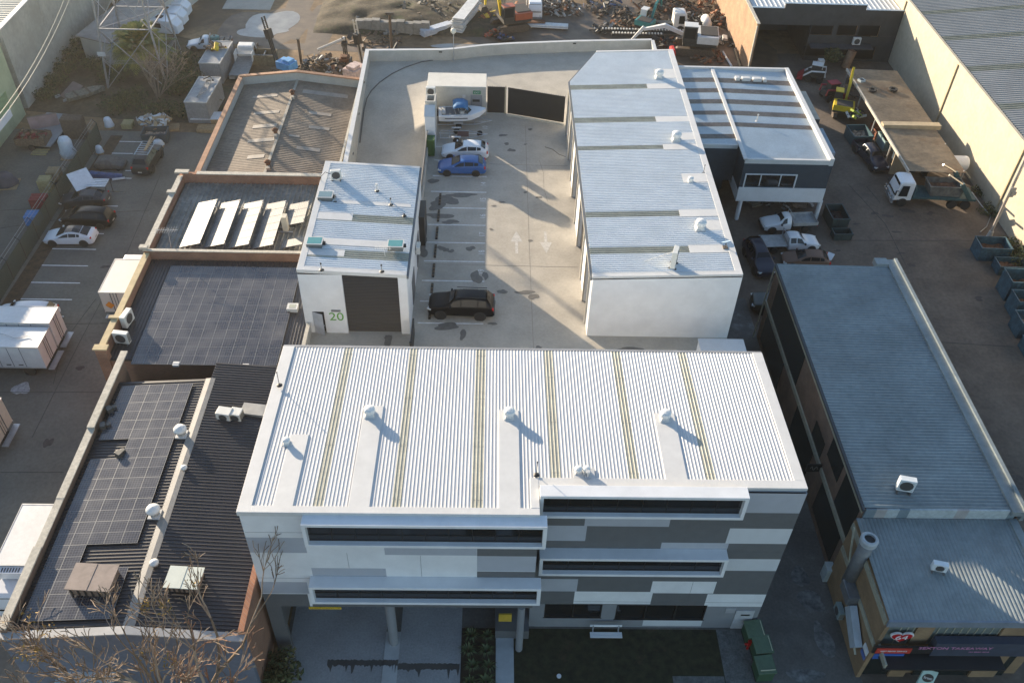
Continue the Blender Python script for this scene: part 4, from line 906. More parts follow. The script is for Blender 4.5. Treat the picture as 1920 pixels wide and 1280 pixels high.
    if roofrails:
        m=MB()
        for s in (1,-1): m.part(); m.box(st[i2][0],st[i1][0]-.1,s*W*.3-.02,s*W*.3+.02,Ht+.02,Ht+.06)
        m.each('roof_rail',BLK,t,local=True)
    return t
BLUE=paint('blue_paint',(.02,.10,.30)); WHT=paint('car_white',(.72,.73,.74)); BLKP=mat('car_black',(.006,.006,.007),.3,0,.03,.8,spec=.25); NAVY=paint('car_navy',(.015,.02,.04))
l,r_=loc_ground((819,331),(912,332),0,1.78); car('hatch','hatchback','bright blue hatchback parked beside the white one','car',l,r_,BLUE,group=None)
l,r_=loc_ground((827,301),(915,303),0,1.78); car('hatch','hatchback','white hatchback parked between the blue hatchback and the empty trailer','car',l,r_,WHT)
l,r_=loc_ground((800,598),(927,603),0,1.98); car('suv','parked_suv','big black SUV parked alone near the front of the yard','SUV',l,r_,BLKP,roofrails=True)
l,r_=loc_ground((83,463),(176,463),L,1.85); car('sedan','sedan','white sedan with black glass roof in the left car park','car',l,r_,WHT,glassroof=True,rim=DKRIM)
l,r_=loc_ground((112,427),(209,432),L,1.9); car('van','minivan','black people mover parked beside the white sedan','van',l,r_,BLKP)
l,r_=loc_ground((118,392),(160,398),L,1.85); c_=car('sedan','sedan','old charcoal car mostly hidden behind the black people mover','car',(l[0]+.6,l[1]+.3,L),r_+.25,paint('old_charcoal',(.03,.032,.035),.5))
# dark 4wd with rack, tail to the camera
q=P(268,331,L); t=car('suv','parked_four_wheel_drive','dark four wheel drive with timber lashed on its roof rack, tail towards the street','car',(q.x,q.y+2.3,L),R(88),paint('dark_green_black',(.02,.022,.02),.4))
m=MB(); 
for k in range(7): m.box(-1.3+k*.42,-1.25+k*.42,-.7,.7,1.98,2.02)
m.box(-1.3,1.3,-.7,-.65,1.93,1.98); m.box(-1.3,1.3,.65,.7,1.93,1.98); m.obj('roof_rack',mat('rack_blue',(.35,.45,.52),.4),t,local=True)
pk=thing('timber_plank','pale timber planks lying along the rack of the dark four wheel drive','timber',(q.x+.1,q.y+3,L+2.05),R(88)); m=MB(); m.obox((0,-.1,.05),(2.8,.22,.08),R(4)); m.obox((.1,-.3,.05),(2.5,.12,.06),R(-2)); m.obj('plank',WOOD,pk,local=True)
# covered car
q=P(205,322,L); t=thing('covered_trailer','low dark load under a grey fitted cover behind the blue tarpaulin','trailer',(q.x,q.y+.95,L)); t.scale=(.64,.9,.8); 
st=PROF['sedan'][3]; oo,_=body_shell(t,[(x,.15,b,c,k*1.03) for x,a,b,c,k in st],1.9,mat('grey_cover',(.10,.095,.085),.8,0,.25,2),'cover')
m=MB(); 
for x in (1.42,-1.42):
    for y in (.8,-.8): m.part(); m.cyl((x,y-.1,.33),(x,y+.1,.33),.33,n=14)
m.each('wheel',RUB,t,local=True)
# ---------------------------------------------------------------- utes
def ute(name,label,loc,rz,pm,cabk='single',tray='drop',traym=None,tl=2.5,sides=.28,group=None,tub=False):
    t=thing(name,label,'ute',loc,rz,group); W=1.8; e=-.1 if cabk=='single' else (-.55 if cabk=='extra' else -1.15)
    st=[(2.6,.4,.62,.66,.8),(2.48,.3,.86,.92,.93),(1.9,.3,.98,1.05,1),(1.15,.3,1.05,1.12,1),(.6,.3,1.07,1.66,1),(e+.45,.3,1.07,1.74,1),(e+.05,.3,1.07,1.70,1),(e-.1,.32,1.07,1.6,.98)]
    o,rg=body_shell(t,st,W,pm,'cab')
    m=MB(); a,b=rg[3],rg[4]; 
    q=[lerp(a[6],b[6],.1),lerp(a[8],b[8],.1),lerp(a[8],b[8],.93),lerp(a[6],b[6],.93)]; q=[Vector((p.x+.015,p.y*1.08,p.z+.02)) for p in q]; m.add(q,[(0,1,2,3)]); m.obj('windscreen',CARGL,t,local=True)
    for s in (0,1):
        def pt(r_,v):
            a,b=(r_[4],r_[5]) if s==0 else (r_[10],r_[9]); return lerp(a,b,v)+Vector((0,.025 if s==0 else -.025,0))
        w=[(lerp(pt(rg[3],0),pt(rg[4],0),.4),pt(rg[5],.1) if cabk=='single' else lerp(pt(rg[4],.1),pt(rg[5],.1),.55),pt(rg[5],.85) if cabk=='single' else lerp(pt(rg[4],.85),pt(rg[5],.85),.55),lerp(pt(rg[3],.5),pt(rg[4],.85),.92))]
        if cabk!='single': w.append((lerp(pt(rg[4],.1),pt(rg[5],.1),.68),lerp(pt(rg[5],.1),pt(rg[6],.1),.8),lerp(pt(rg[5],.85),pt(rg[6],.85),.8),lerp(pt(rg[4],.85),pt(rg[5],.85),.68)))
        for c4 in w: m=MB(); m.add(list(c4),[(0,1,2,3)]); m.obj('side_window',CARGL,t,local=True)
    for s in (1,-1):
        m=MB(); m.obox((2.42,s*.66,.76),(.3,.32,.16),s*R(-22)); m.obj('headlight',LAMP,t,bevel=.03,local=True)
        m=MB(); m.obox((.95,s*(W/2+.1),1.15),(.14,.2,.18)); m.obj('mirror',PLAST,t,bevel=.02,local=True)
    m=MB(); m.obox((2.6,0,.5),(.14,1.6,.24)); m.obj('bumper',PLAST,t,bevel=.04,local=True)
    x1=e-.18; x0=x1-tl; tm=traym or pm
    m=MB(); m.box(x0,x1,-.45,.45,.5,.75); m.obj('chassis',PLAST,t,local=True)
    m=MB(); h=.86 if not tub else .6; w=.93 if not tub else .9
    m.box(x0,x1,-w,w,h,h+.08)
    if sides: m.box(x0,x1,w-.04,w,h+.08,h+.08+sides); m.box(x0,x1,-w,-w+.04,h+.08,h+.08+sides); m.box(x0,x0+.04,-w+.04,w-.04,h+.08,h+.08+sides)
    if tub: m.box(x0,x1,-w,-w+.12,h-.25,h); m.box(x0,x1,w-.12,w,h-.25,h)
    m.obj('tray',tm,t,local=True,bevel=.01)
    if not tub:
        m=MB(); m.box(x1-.02,x1+.03,-.9,-.84,h,1.78); m.box(x1-.02,x1+.03,.84,.9,h,1.78); m.box(x1-.02,x1+.03,-.9,.9,1.72,1.78); m.box(x1-.0,x1+.01,-.84,.84,h+.08,1.25); m.obj('headboard',tm,t,local=True)
    m=MB(); 
    for s in (1,-1): m.part(); m.box(x0-.03,x0-.003,s*.75-.12,s*.75+.12,h-.15,h-.03)
    m.each('tail_light',RED,t,local=True)
    for x in (1.75,x0+tl*.48):
        for y in (W/2-.1,-W/2+.1): wheel(t,x,y,.37,.24,DKRIM if not tub else RIM)
        m=MB()
        if x>0 or tub:
            for sgn in (1,-1): m.part(); m.cyl((x,sgn*(W/2-.2),.4),(x,sgn*(W/2+.003),.4),.45,n=18)
            m.each('wheel_arch',PLAST,t,local=True)
    return t,x0,x1,h
TRAYW=mat('tray_alloy',(.42,.43,.43),.5,.2,.15,2,fine=(6,.2))
l,r_=loc_ground((1432,440),(1528,436),L,1.8); ute('tray_ute','white single cab ute with empty drop side tray, nose left, near the white post',(l[0]-.1,l[1],L),r_,WHT,'single',traym=TRAYW,tl=2.5)
l,r_=loc_ground((1540,474),(1432,477),L,1.8); ute('tray_ute','white extra cab ute with flat tray, nose to the right, behind the other white ute',(l[0],l[1],L),r_,WHT,'extra',traym=TRAYW,tl=2.3,sides=0)
l,r_=loc_ground((352,99),(431,97),L,1.8); u1,_,_,_=ute('tray_ute','white ute with black load in the tray, parked alone on the dirt at the back',(l[0],l[1],L),r_,WHT,'single',traym=mat('tray_pinkish',(.45,.38,.36),.6),tl=2.6)
dr_=thing('water_tank','teal drum standing in the tray of the white ute on the dirt','drum',(l[0]+.9,l[1],L+.95)); m=MB(); m.lathe((0,0,0),[(.55,0),(.58,.1),(.58,.7),(.4,.8),(.1,.82)],16); m.obj('tank',mat('teal_plastic',(.07,.20,.18),.5),dr_,local=True); m=MB(); m.cyl((0,0,.82),(0,0,.88),.14); m.obj('lid',BLK,dr_,local=True)
ld=thing('black_load','low black crates filling the rear tray of the white ute on the dirt','crate',(l[0]+2.1,l[1],L+.95)); m=MB(); m.box(-.7,.8,-.8,.8,0,.3); m.box(-.6,-.1,-.7,.7,.3,.42); m.box(.1,.6,-.6,.7,.3,.38); m.obj('crate_body',BLK,ld,local=True)
q=P(1625,300,L); ute('twin_cab_ute','navy twin cab ute facing the street beside the carport',(q.x+.2,q.y-.3,L),R(-80),NAVY,'twin',tub=True,tl=1.55,sides=.45)
q=P(1424,505,L); car('suv','parked_suv','black four wheel drive in deep shade between the long unit and the grey roof','SUV',(q.x,q.y+.8,L),R(-84),NAVY)
q=P(1440,585,L); car('suv','parked_four_wheel_drive','dark car with pale windscreen half hidden behind the brick workshop downpipe','car',(q.x+.9,q.y+.3,L),R(172),paint('dark_green',(.02,.035,.03)))
q=P(1508,498,L); wk=car('hatch','wrecked_car','dismantled old car with rusty brown roof behind the grey roofed workshop','car wreck',(q.x,q.y+.2,L),R(176),paint('rust_brown',(.17,.10,.07),.7))
q=P(1550,492,L); mm_=thing('scrap_metal','white torn sheet metal panel beside the dismantled brown car','scrap',(q.x,q.y+.5,L)); m=MB(); m.M=Matrix.Rotation(R(-18),4,'Y'); m.prism([(-.8,-.5),(.4,-.7),(.9,.0),(.5,.5),(-.3,.35),(-.6,.1)],.3,.36); m.box(-.1,.1,-.1,.3,.0,.3); m.obj('sheet',WHT,mm_,local=True)
# ---------------------------------------------------------------- trucks
def truckcab(t,x,W,pm,H_=2.5,zb=.6,dep=1.7,visor=False):
    """cab with its nose at +x"""
    m=MB(); rings=[]
    for xx,zt,w in [(x,1.0,.93),(x-.04,1.7,.96),(x-.28,H_-.15,.93),(x-.5,H_,.90),(x-dep+.15,H_+.02,.90),(x-dep,H_-.1,.90)]:
        w_=W/2*w; rings.append([Vector(p) for p in [(xx,w_,zb),(xx,w_,min(zt,1.35)),(xx,w_*.98,zt-.12 if zt>1.4 else zt),(xx,w_*.9,zt),(xx,-w_*.9,zt),(xx,-w_*.98,zt-.12 if zt>1.4 else zt),(xx,-w_,min(zt,1.35)),(xx,-w_,zb)]])
    m.loft(rings); o=m.obj('cab',pm,t,local=True,bevel=.04)
    m=MB(); m.add([(x-.02,W*.42,1.3),(x-.02,-W*.42,1.3),(x-.29,-W*.39,H_-.2),(x-.29,W*.39,H_-.2)],[(0,1,2,3)]); 
    for i,p in enumerate(m.v): m.v[i]=p+Vector((.03,0,.01))
    m.obj('windscreen',CARGL,t,local=True)
    for s in (1,-1):
        m=MB(); y=s*(W/2*.985+.012); m.add([(x-.35,y,1.3),(x-1.25,y,1.3),(x-1.25,s*(W/2*.94+.012),H_-.35),(x-.55,s*(W/2*.94+.012),H_-.35)],[(0,1,2,3)]); m.obj('side_window',CARGL,t,local=True)
        m=MB(); m.obox((x-.0,s*W*.36,.82),(.08,.4,.2)); m.obj('headlight',LAMP,t,local=True,bevel=.02)
        m=MB(); m.obox((x+.05,s*(W/2+.15),1.75),(.1,.16,.45)); m.obox((x-.1,s*(W/2+.06),1.95),(.3,.16,.03)); m.obj('mirror',PLAST,t,local=True)
    m=MB(); m.obox((x+.04,0,.55),(.2,W*.95,.3)); m.obj('bumper',mat('bumper_grey',(.2,.21,.22),.5),t,local=True,bevel=.03)
    return o
def boxtruck(name,label,loc,rz,Lb,W,zt,box,cab=True,fridge=False,group=None,doors='side'):
    """x forward; box from x=-Lb/2..Lb/2"""
    t=thing(name,label,'truck',loc,rz,group); zf=.95
    m=MB(); m.box(-Lb/2,Lb/2,-W/2,W/2,zf,zt); b=m.obj('cargo_box',box,t,local=True,bevel=.03)
    m=MB(); 
    for x in (-Lb/2+.02,Lb/2-.02): m.box(x-.05,x+.05,-W/2-.015,W/2+.015,zt-.06,zt+.015)
    for y in (-W/2,W/2): m.box(-Lb/2,Lb/2,y-.02,y+.02,zt-.07,zt+.02); m.box(-Lb/2,Lb/2,y-.02,y+.02,zf-.06,zf+.06)
    m.obj('edge_trim',mat('trim_alloy',(.5,.5,.48),.4,.3),b,local=False) if False else m.obj('edge_trim',mat('trim_alloy',(.5,.5,.48),.4,.3),t,local=True)
    JN=mat('door_gap',(.10,.11,.12),.7)
    m=MB(); 
    for y in (-W/6,W/6) if doors!='side' else (0,): m.box(-Lb/2-.02,-Lb/2-.003,y-.02,y+.02,zf,zt-.05)
    for y in (-.25,.25): m.box(-Lb/2-.05,-Lb/2-.003,y-.02,y+.02,zf,zt-.05)
    m.obj('rear_door',JN,t,local=True)
    if doors=='side':
        for k in range(4):
            m=MB(); x=-Lb/2+1.5+k*.95
            for s in (1,-1): m.box(x-.02,x+.02,s*W/2-.01 if s<0 else s*W/2+.003,s*W/2-.003 if s<0 else s*W/2+.01,zf+.1,zt-.1); m.box(x+.2,x+.55,s*W/2-.02 if s<0 else s*W/2,s*W/2 if s<0 else s*W/2+.02,zf+.25,zf+.35)
            m.obj('side_door',JN,t,local=True)
    m=MB(); m.box(-Lb/2+.1,Lb/2+(1.8 if cab else 0),-.42,.42,.55,.93); m.obj('chassis',PLAST,t,local=True)
    m=MB(); m.box(-Lb/2-.5,-Lb/2-.02,-W/2+.1,W/2-.1,.65,.72); m.obj('tail_lift',STEEL,t,local=True)
    for y in (W/2-.2,-W/2+.2): wheel(t,-Lb/2+1.5,y,.48,.3)
    if cab:
        for y in (W/2-.2,-W/2+.2): wheel(t,Lb/2+.9,y,.46,.26)
        truckcab(t,Lb/2+1.9,W*.9,WHT)
    if fridge:
        m=MB(); m.box(Lb/2+.003,Lb/2+.5,-.8,.8,zt-.75,zt-.12,0)
        for k in range(7): m.box(Lb/2+.12,Lb/2+.42,-.6+k*.17,-.52+k*.17,zt-.12,zt-.1,1)
        m.obj('fridge_unit',[WHT,mat('grille_dark',(.06,.06,.06),.6)],t,local=True,bevel=.03)
    return t
BOXW=mat('box_white',(.66,.67,.66),.45,0,.05,.8,fine=(3,.1))
ta=boxtruck('box_truck','white box truck at the left edge with a thin cable lying on its roof',(-34.95-3.3,52.15,L),R(180),6.6,2.35,3.15,BOXW)
cbl=thing('roof_cable','thin white cable lying in a zigzag on the nearer box truck roof','cable',(-36,52,L+3.2)); m=MB(); m.tube([(-4,-.1,.03),(-2.2,.4,.03),(-1.0,-.1,.03),(-.2,.2,.03),(.1,.1,.03)],.025,5); m.obj('cable_line',mat('cable_grey',(.35,.36,.38),.5),cbl,local=True)
boxtruck('box_truck','white box truck standing just behind the one with a cable on its roof',(-34.95-3.0,54.55,L),R(180),6.0,2.0,3.35,BOXW)
q=P(68,578,L+2.0); vn=car('van','minivan','white van hidden behind the two white box trucks, only its roof showing','van',(q.x-1.2,q.y+.3,L+.45),R(180),WHT)
boxtruck('box_truck','cream rear doors of a box truck cut by the left picture edge',(-38.4,44.2,L),R(180),6,2.4,3.4,mat('box_cream',(.56,.53,.44),.5))
t=boxtruck('box_truck','cream box truck with an orange hazard sign on its tail beside the brick parapet',(-31.35,60.0,L),R(90),4.5,2.35,3.1,mat('box_cream2',(.66,.63,.55),.45,0,.05,.8))
m=MB(); m.M=Matrix.Translation((-2.29,.55,1.75))@Matrix.Rotation(R(45),4,'X'); m.box(-.02,-.0,-.27,.27,-.27,.27); m.obj('hazard_sign',mat('orange_sign',(.75,.28,.03),.5),t,local=True)
boxtruck('refrigerated_truck','white refrigerated truck facing the street behind the brick wall at lower left',(-29.1,33.7,L),R(-90),4.6,2.3,3.4,BOXW,fridge=True)
# ---- skip truck
l,r_=loc_ground((1668,388),(1822,395),L,2.4); TEAL=mat('teal_steel',(.035,.10,.115),.6,0,.25,1.5,fine=(6,.3)); 
t=thing('skip_truck','white cab skip loader truck with teal lifting arms parked by the cream wall','truck',(l[0],l[1],L),r_)
truckcab(t,4.1,2.35,WHT,2.85,.8,1.8)
m=MB(); m.obox((4.35,0,.95),(.12,2.3,.1)); m.obox((4.35,0,1.3),(.1,2.3,.08)); 
for y in (-1,-.5,.5,1): m.obox((4.35,y,1.1),(.08,.08,.6))
m.obj('bull_bar',mat('chrome',(.6,.6,.6),.2,.9),t,local=True)
m=MB(); m.box(-4.2,2.3,-.45,.45,.7,1.05); m.box(-4.2,2.1,-1.15,1.15,1.05,1.3); m.obj('chassis',TEAL,t,local=True,bevel=.02)
m=MB(); m.box(2.1,2.2,-1.15,1.15,1.0,2.4); m.obj('head_frame',TEAL,t,local=True)
for x in (3.1,-2.0,-3.4):
    for y in (.98,-.98): wheel(t,x,y,.5,.3)
m=MB(); m.box(1.0,2.0,-1.18,-.7,.55,1.0); m.obj('tool_box',mat('alloy_box',(.38,.36,.30),.5,.2),t,local=True)
for s in (1,-1):
    m=MB(); m.M=Matrix.Translation((-3.6,s*1.12,1.2))@Matrix.Rotation(R(38),4,'Y'); m.box(-.22,.22,-.12,.12,0,2.3); a_=m.obj('lift_arm',TEAL,t,local=True,bevel=.03)
    A=Matrix.Translation((-3.6,s*1.12,1.2))@Matrix.Rotation(R(38),4,'Y'); tp_=A@Vector((0,0,2.3)); m=MB(); m.tube([tp_,tp_+Vector((.5,0,.3)),tp_+Vector((1.6,-s*.15,.9))],.1,8); m.obj('boom_tip',mat('chrome',(.6,.6,.6),.2,.9),a_,local=False) if False else m.obj('boom_tip',mat('chrome',(.6,.6,.6),.2,.9),t,local=True)
def skipbin(name,label,loc,rz,sz,col,fill=None,group=None,slope=False,ribs_=True,zoff=0,cat='skip bin'):
    w,d_,hh=sz; t=thing(name,label,cat,loc,rz,group); m=MB(); tk=.06; f=.28 if slope else 0
    for (x0,x1,y0,y1) in [(-w/2,w/2,-d_/2,-d_/2+tk),(-w/2,w/2,d_/2-tk,d_/2)]:
        m.add([(x0+f,y0,0),(x1-f,y0,0),(x1-f,y1,0),(x0+f,y1,0),(x0,y0,hh),(x1,y0,hh),(x1,y1,hh),(x0,y1,hh)],[(0,3,2,1),(4,5,6,7),(0,1,5,4),(1,2,6,5),(2,3,7,6),(3,0,4,7)])
    for s in (1,-1):
        x=s*w/2; m.add([(x-s*f,-d_/2+tk,0),(x-s*f,d_/2-tk,0),(x,d_/2-tk,hh),(x,-d_/2+tk,hh),(x-s*f-s*tk,-d_/2+tk,0),(x-s*f-s*tk,d_/2-tk,0),(x-s*tk,d_/2-tk,hh),(x-s*tk,-d_/2+tk,hh)],[(0,1,2,3),(4,7,6,5),(3,2,6,7),(0,4,5,1)])
    m.box(-w/2+f,w/2-f,-d_/2+tk,d_/2-tk,0,.08)
    m.obj('bin_body',col,t,local=True)
    m=MB(); r_=.05
    for y in (-d_/2,d_/2): m.box(-w/2-r_,w/2+r_,y-r_,y+r_,hh-.06,hh+.04)
    for x in (-w/2,w/2): m.box(x-r_,x+r_,-d_/2+r_,d_/2-r_,hh-.06,hh+.04)
    m.obj('rim',col,t,local=True)
    if ribs_:
        m=MB(); 
        for k in range(int(w/.45)+1):
            x=-w/2+f+.05+k*(w-2*f-.1)/max(1,int(w/.45)); 
            for y in (-d_/2-.04,d_/2): m.part(); m.box(x-.03,x+.03,y,y+.04,0.05,hh-.07)
        m.each('side_rib',col,t,local=True)
    if fill is not None:
        m=MB(); rnd=random.Random(int(loc[0]*31)); n=8; vs=[];fs=[]
        for i in range(n+1):
            for j in range(n+1): vs.append((-w/2+f+.07+(w-2*f-.14)*i/n,-d_/2+.07+(d_-.14)*j/n,hh*.45+rnd.uniform(-.1,.15)))
        for i in range(n):
            for j in range(n): a=i*(n+1)+j; fs.append((a,a+n+1,a+n+2,a+1))
        m.add(vs,fs); m.obj('rubble',fill,t,local=True)
    return t
RUB_=mat('rubble_brown',(.16,.09,.06),.95,0,.4,3,fine=(9,.4)); 
sk=skipbin('skip_bin','teal skip carried on the back of the skip truck',Vector((l[0],l[1],L+1.32))+Vector((1.1,0,0)),r_,(3.6,1.8,1.1),mat('bin_brown_grey',(.13,.13,.12),.7,0,.3,2),RUB_,slope=True)
BINB=mat('bin_blue',(.045,.115,.16),.6,0,.3,1.5,fine=(5,.45)); GB='blue skip bins along the cream wall'
q=P(1860,490,L); skipbin('skip_bin','blue skip bin nearest the leaning pole, first of the row by the cream wall',(q.x,q.y+.95,L),R(-2),(2.9,1.9,1.5),BINB,RUB_,GB)
q=P(1893,520,L); skipbin('skip_bin','low blue skip bin wedged between the first bin and the tall one',(q.x+.2,q.y+1,L),R(-2),(2.6,1.5,1.0),BINB,RUB_,GB)
q=P(1893,560,L); skipbin('skip_bin','tallest blue skip bin with ribbed side, third of the row',(q.x+.9,q.y+.6,L),R(-2),(3.2,2,2.2),BINB,RUB_,GB)
q=P(1900,590,L); skipbin('skip_bin','blue skip bin with brown rubble in front of the tallest one',(q.x+1.2,q.y+.3,L),R(-2),(3.2,1.7,1.9),BINB,RUB_,GB)
q=P(1905,625,L); skipbin('skip_bin','blue skip bin with pale rubble cut by the right picture edge',(q.x+1.3,q.y+.2,L),R(-2),(3.2,1.8,1.7),BINB,mat('rubble_pale',(.35,.27,.22),.95,0,.4,3),GB)
q=P(1925,665,L); skipbin('skip_bin','lowest blue skip bin at the right picture edge, last of the row',(q.x+1.1,q.y+.2,L),R(-2),(2.9,1.8,1.2),BINB,RUB_,GB)
q=P(1577,445,L); skipbin('skip_bin','dark teal open skip behind the white utes',(q.x,q.y+2.5,L),R(2),(1.7,2.6,1.3),mat('bin_dark_teal',(.02,.045,.05),.6,0,.2,2),mat('dark_fill',(.05,.03,.025),.9))
q=P(1577,447,L); sp=skipbin('flat_skip','empty teal skip on its side in front of the dark teal skip',(q.x,q.y+.2,L),R(2),(1.8,1.0,.7),MC['bin_dark_teal'],None)
q=P(1612,275,L); sb=skipbin('skip_bin','rubbish filled skip bin behind the navy twin cab ute',(q.x+.0,q.y+1.2,L),R(4),(2.2,2.6,1.3),mat('bin_green_blue',(.03,.08,.10),.6),mat('mixed_rubbish',(.35,.27,.2),.9,0,.7,4))
q=P(1665,283,L); skipbin('skip_bin','pale blue skip under the carport edge',(q.x+.2,q.y+1,L),R(2),(1.9,2.2,1.2),mat('bin_pale',(.22,.32,.34),.6),RUB_)
q=P(1692,322,L); skipbin('skip_bin','dark blue skip standing half under the carport behind the skip truck',(q.x+.3,q.y+.9,L),R(2),(2.0,2.2,1.3),mat('bin_dark',(.02,.04,.06),.6),BLK)
q=P(1772,345,L); tk=thing('water_tank','long white cylindrical tank behind the skip truck','tank',(q.x,q.y+1.6,L)); m=MB(); m.lathe((-2.6,0,1.6),[(.3,0),(.75,.12),(.8,.3),(.8,4.7),(.75,4.9),(.3,5)],18,0,(1,0,0)); m.obj('tank',WHT,tk,local=True,smooth=True); m=MB()
for x in (-1.8,1.6): m.box(x-.1,x+.1,-.6,.6,0,.9)
m.obj('stand',BLK,tk,local=True)
# ================================================================ ROOF GEAR
def whirly(px,py,z,label,s=1.0,group='roof ventilators'):
    p=P(px,py,z); t=thing('roof_ventilator',label,'ventilator',(p.x,p.y,z),0,group); m=MB()
    m.obox((0,0,.06*s),(.62*s,.62*s,.12*s)); m.loft([[Vector((a*.26*s,b*.26*s,.12*s)) for a,b in ((-1,-1),(1,-1),(1,1),(-1,1))],[Vector((a*.2*s,b*.2*s,.3*s)) for a,b in ((-1,-1),(1,-1),(1,1),(-1,1))]]); m.obj('vent_base',WF,t,local=True,bevel=.01)
    m=MB(); pr=[(.22,.3),(.3,.36),(.33,.5),(.31,.62),(.2,.7),(.05,.73)]; n=20
    rings=[]
    for k,(r_,zz) in enumerate(pr): rings.append([Vector((r_*s*(1+.07*(i%2))*math.cos(2*math.pi*i/n+k*.12),r_*s*(1+.07*(i%2))*math.sin(2*math.pi*i/n+k*.12),zz*s)) for i in range(n)])
    m.loft(rings); m.obj('turbine_head',mat('vent_white',(.66,.67,.66),.4,0,.05),t,local=True)
    return t
whirly(694,779,6.68,'turbine vent on the white main roof, left one of the three in a row',.95)
whirly(955,782,6.68,'turbine vent in the middle of the row of three on the white main roof',.95)
whirly(1246,786,6.68,'turbine vent on the white main roof, right one of the three in a row',.95)
whirly(538,832,6.8,'small vent alone near the left edge of the white main roof',.62)
whirly(1084,886,6.92,'left of the two small vents paired on the white main roof above the step',.62)
whirly(1099,886,6.92,'right of the two small vents paired on the white main roof above the step',.62)
whirly(1235,147,5.85,'turbine vent nearest the cut corner on the long unit roof',1.2)
whirly(1267,264,5.85,'turbine vent second from the back on the long unit roof',1.2)
whirly(1312,430,5.85,'turbine vent on the long unit roof just behind the satellite dish',1.2)
whirly(1294,342,5.85,'small cream vent between the turbine vents on the long unit roof',.7)
def ac(px,py,z,label,sz=(.9,.35,.8),rz=0,fans=1,cm=None,feet=.12,name='air_conditioner',group=None,pos=None):
    p=P(px,py,z) if pos is None else Vector(pos); w_,d_,h_=sz; t=thing(name,label,'air conditioner',(p.x,p.y,z),rz,group); cm=cm or mat('ac_white',(.62,.62,.58),.45,0,.06)
    m=MB(); m.box(-w_/2,w_/2,-d_/2,d_/2,feet,feet+h_); m.obj('casing',cm,t,local=True,bevel=.02)
    for k in range(fans):
        m=MB(); c=(-w_/2+w_*(k+.5)/fans,-d_/2-.012,feet+h_/2) if h_<w_*1.2 else (0,-d_/2-.012,feet+h_*(k+.5)/fans); r_=min(w_/fans,h_)*.4 if h_<w_*1.2 else min(w_,h_/fans)*.4
        m.cyl((c[0],c[1]+.01,c[2]),(c[0],c[1],c[2]),r_,n=18); 
        for q in range(5): m.box(c[0]-r_,c[0]+r_,c[1]-.008,c[1]-.003,c[2]-r_*.8+q*r_*.4-.008,c[2]-r_*.8+q*r_*.4+.008)
        m.obj('fan_grille',mat('grille_dark',(.06,.06,.06),.6),t,local=True)
    m=MB()
    for s in (1,-1): m.part(); m.box(s*w_*.38-.04,s*w_*.38+.04,-d_/2-.1,d_/2+.1,0,feet)
    m.each('foot',mat('foot_dark',(.1,.1,.1),.7),t,local=True)
    m=MB(); m.box(w_/2+.003,w_/2+.01,-d_*.4,d_*.4,feet+.1,feet+h_-.1); m.obj('side_grille',mat('grille_grey',(.18,.18,.17),.6),t,local=True)
    return t
t=ac(1262,499,5.75,'tall cream air conditioner with a white stay near the front of the long unit roof',(.95,.36,1.35),R(72),2)
m=MB(); m.tube([(0,.2,1.2),(-.3,2.0,.1)],.03,6); m.obj('stay',WF,t,local=True)
t=ac(631,338,5.75,'small cream air conditioner at the back corner of the number 20 unit roof',(.8,.3,.8),R(10),1)
m=MB(); m.tube([(-.4,0,.6),(-.8,.1,.75),(-1.15,-.1,.5),(-1.2,-.1,.05)],.025,6); m.obj('pipe',BLK,t,local=True)
ac(1692,921,.78,'white air conditioner on the grey roof of the long brick workshop',(1.0,.4,1.0),R(-12),1,mat('ac_cool',(.62,.66,.68),.45),.25)
ac(1757,1069,-.12,'small white air conditioner on the grey roof of the corner shop',(.85,.35,.6),R(-14),1,MC['ac_cool'],.15)
ac(246,612,-.65,'upper of two white air conditioners standing by the brick parapet above the solar field',(1.2,.4,1.0),R(80),1,pos=(-26.9,50.3,0))
ac(246,645,-.7,'lower of two white air conditioners by the brick parapet, fan facing the street',(1.1,.4,.95),R(-8),1,pos=(-26.7,48.3,0))
q=PY(437,692,46.6); ac(437,700,q.z-.45,'blue twin fan condenser hung on the orange brick wall below the solar field',(1.5,.45,.8),0,2,mat('ac_blue',(.06,.18,.42),.45),.02,pos=(q.x,46.25,0))
# louvre cage condensers on the unit wall
ac(792,400,2.2,'white air conditioner hung on the east wall of the number 20 unit',(.8,.3,.65),R(90),1,pos=(-5.62,56.0,0),feet=.02)
